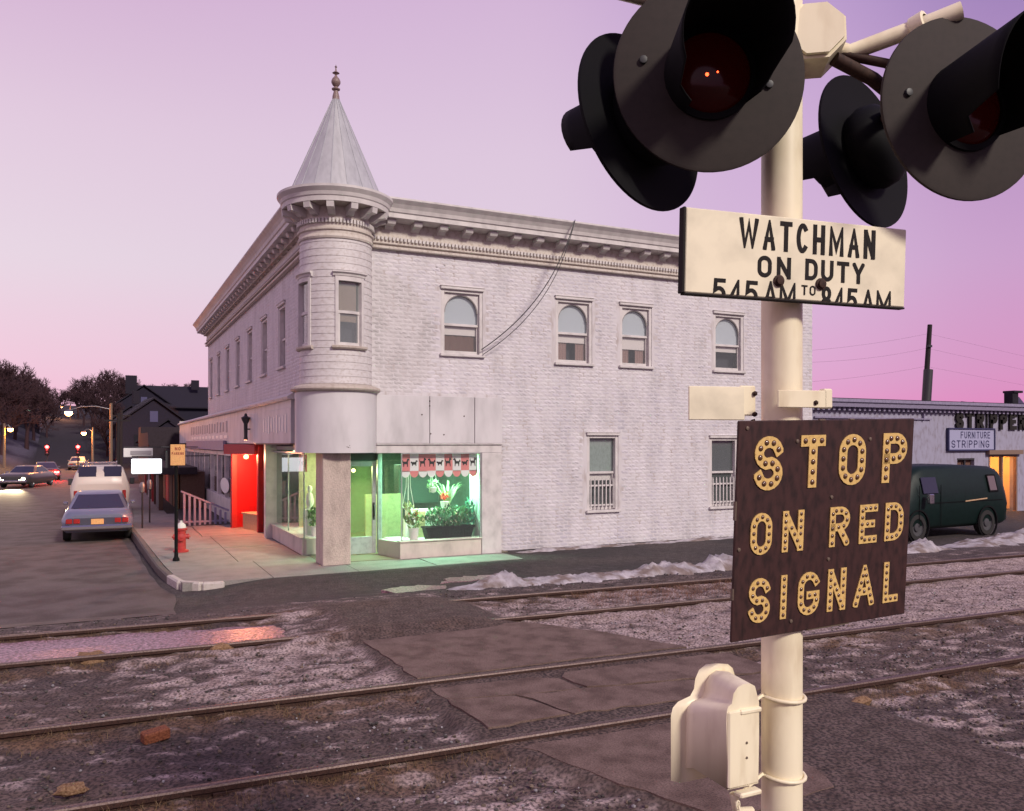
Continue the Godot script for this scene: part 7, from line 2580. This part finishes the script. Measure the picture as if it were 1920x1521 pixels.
	for p in [[-0.2, 6.15, 0.07, "pale broken stone between the nearer rails, left of the brick"], [-0.15, 9.78, 0.13, "tan stone leaning on the rail in front of the rose tinted ice"], [1.15, 9.66, 0.09, "smaller tan stone on the same rail, right of the first"], [5.95, 5.2, 0.08, "pale stone beside the rail, right of the post"]]:
		st = begin()
		var s := SphereMesh.new(); s.radial_segments = 8; s.rings = 4; s.radius = 1.0; s.height = 2.0
		var arr := s.get_mesh_arrays()
		var vs: PackedVector3Array = arr[Mesh.ARRAY_VERTEX]
		var jit := {}
		for i in vs.size():
			var key := Vector3i(vs[i] * 50.0)
			if not jit.has(key): jit[key] = rng.randf_range(0.7, 1.2)
			vs[i] = vs[i] * jit[key] * Vector3(1.5, 0.6, 0.8) * p[2]
		st.set_smooth_group(-1)
		for i in arr[Mesh.ARRAY_INDEX]:
			st.add_vertex(vs[i] + V(p[0], land(p[0], p[1]) + 0.05, p[1]))
		solo("stone", st, M.loose_stone, p[3], "stone")

func more_materials() -> void:
	M.railtop = paint(lin(0.20, 0.165, 0.165), 0.5, "rusty", Vector3(4, 4, 4), "", Vector3.ONE, 0.4, 0.35)
	M.stone_dark = paint(lin(0.13, 0.11, 0.10), 0.8, "grime", Vector3(1, 1, 1))
	M.stone_light = paint(lin(0.62, 0.54, 0.49), 0.7, "blotch", Vector3(0.3, 0.15, 0.3))
	M.dark_bead = paint(lin(0.22, 0.20, 0.20), 0.6)
	M.frieze = paint(lin(0.62, 0.57, 0.52), 0.65, "grime", Vector3(0.8, 0.6, 0.8))
	M.siding = paint(lin(0.66, 0.635, 0.645), 0.55, "grime", Vector3(0.9, 1.4, 0.9))
	M.ledge = paint(lin(0.52, 0.46, 0.41), 0.6, "grime", Vector3(0.8, 0.8, 0.8))
	M.roof_tones = []
	for i in 3:
		var m: StandardMaterial3D = M.roof_metal.duplicate()
		m.albedo_color = lin(0.44 + 0.03 * i, 0.44 + 0.03 * i, 0.47 + 0.025 * i)
		M.roof_tones.append(m)
	M.finial = paint(lin(0.40, 0.35, 0.37), 0.5, "rusty", Vector3(4, 4, 4))
	M.alu = paint(lin(0.42, 0.44, 0.44), 0.4, "blotch", Vector3(1, 1, 1), "", Vector3.ONE, 0.4, 0.3)
	M.frosted = glass(0.42, Color(0.62, 0.70, 0.42))
	M.frosted.roughness = 0.25
	M.rust_soft = paint(lin(0.20, 0.13, 0.10), 0.7)
	M.letter_white = paint(lin(0.88, 0.86, 0.82), 0.5)
	M.letter_grey = paint(lin(0.36, 0.34, 0.36), 0.6)
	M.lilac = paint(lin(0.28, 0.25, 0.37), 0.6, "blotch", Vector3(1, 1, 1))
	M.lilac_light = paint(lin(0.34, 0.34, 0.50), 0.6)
	M.shade_tinted_wall = paint(lin(0.33, 0.32, 0.43), 0.75, "grime", Vector3(0.5, 0.2, 0.5))  # lilac stands for the dim light here, mixed into the wall colour
	M.red_light = paint(lin(0.75, 0.16, 0.10), 0.5)
	M.tan_box = paint(lin(0.52, 0.34, 0.20), 0.6, "blotch", Vector3(2, 2, 2))
	M.red_trim.albedo_color = lin(0.46, 0.035, 0.035)
	M.red_paint.albedo_color = lin(0.42, 0.008, 0.014)
	M.tan_light = paint(lin(0.70, 0.58, 0.42), 0.7)
	M.dark_blue = paint(lin(0.03, 0.03, 0.10), 0.7)
	M.paper = paint(lin(0.74, 0.74, 0.74), 0.8)
	M.pink_paper = paint(lin(0.66, 0.20, 0.20), 0.8)
	M.brown_wall = paint(lin(0.13, 0.07, 0.05), 0.8, "grime", Vector3(1, 1, 1))
	M.orange_wood = paint(lin(0.30, 0.13, 0.06), 0.7, "grit", Vector3(1, 0.3, 1))
	M.shop_dark = paint(lin(0.03, 0.020, 0.028), 0.9, "grime", Vector3(0.5, 0.5, 0.5))
	M.shop_floor = paint(lin(0.20, 0.17, 0.12), 0.6)
	M.green_wall = paint(lin(0.10, 0.19, 0.155), 0.8, "blotch", Vector3(1, 1, 1))
	M.yellow_wall = paint(lin(0.36, 0.32, 0.18), 0.8, "blotch", Vector3(1, 1, 1))
	M.dark_green = paint(lin(0.04, 0.07, 0.06), 0.6)
	M.shade_green = paint(lin(0.24, 0.30, 0.28), 0.9, "blotch", Vector3(2, 1, 2))
	M.palm = paint(lin(0.35, 0.55, 0.22), 0.5)
	M.palm.backlight_enabled = true
	M.palm.backlight = Color(0.4, 0.4, 0.4)
	M.orange = paint(lin(0.80, 0.42, 0.16), 0.5, "blotch", Vector3(4, 4, 4))
	M.red_ink = paint(lin(0.30, 0.06, 0.03), 0.6)
	M.timber = paint(lin(0.26, 0.18, 0.13), 0.85, "grit", Vector3(2, 0.3, 2))
	M.timber_dark = paint(lin(0.03, 0.022, 0.024), 0.9, "grit", Vector3(2, 0.3, 2))
	M.chrome = paint(lin(0.60, 0.60, 0.62), 0.22, "", Vector3.ONE, "", Vector3.ONE, 0.4, 1.0)
	M.tyre = paint(lin(0.018, 0.017, 0.017), 0.85)
	M.tail = paint(lin(0.30, 0.02, 0.02), 0.2)
	M.tail_panel = paint(lin(0.10, 0.10, 0.14), 0.3, "", Vector3.ONE, "", Vector3.ONE, 0.4, 0.5)
	M.tail_lit = glow(Color(1, 0.06, 0.05), 22.0)
	M.head_lit = glow(Color(1.0, 0.92, 0.75), 45.0)
	M.car_glass = paint(lin(0.03, 0.03, 0.06), 0.07)
	M.car_glass.metallic_specular = 0.4
	M.van_white = paint(lin(0.55, 0.48, 0.44), 0.35)
	M.van_green = paint(lin(0.007, 0.018, 0.017), 0.45, "blotch", Vector3(0.7, 0.7, 0.7))
	M.van_green.metallic_specular = 0.3
	M.van_pane = paint(lin(0.14, 0.10, 0.11), 0.08)
	M.hub_dark = paint(lin(0.06, 0.06, 0.065), 0.5)
	M.navy = paint(lin(0.025, 0.025, 0.085), 0.6)
	M.house_wall = paint(lin(0.012, 0.009, 0.026), 0.9, "grime", Vector3(0.3, 0.3, 0.3))
	M.house_roof = paint(lin(0.016, 0.012, 0.028), 0.9, "grit", Vector3(0.2, 0.2, 0.2))
	M.house_pane = paint(lin(0.07, 0.07, 0.15), 0.3)
	M.loose_brick = paint(lin(0.33, 0.13, 0.06), 0.8, "rusty", Vector3(5, 5, 5))
	M.loose_stone = paint(lin(0.34, 0.25, 0.15), 0.85, "rusty", Vector3(5, 5, 5))

func _ready() -> void:
	n_big.seed = 4; n_big.frequency = 0.35; n_big.fractal_octaves = 3
	n_mid.seed = 9; n_mid.frequency = 1.6; n_mid.fractal_octaves = 3
	n_fine.seed = 15; n_fine.frequency = 5.5; n_fine.fractal_octaves = 3
	build_camera_and_light()
	make_materials()
	more_materials()
	build_setting()
	build_corner_building()
	build_low_building()
	build_far()
	build_vehicles()
	build_street()
	build_window_display()
	build_signal()
	build_stop_sign()
	build_watchman_sign()
	build_blank_sign()
	build_relay_box()
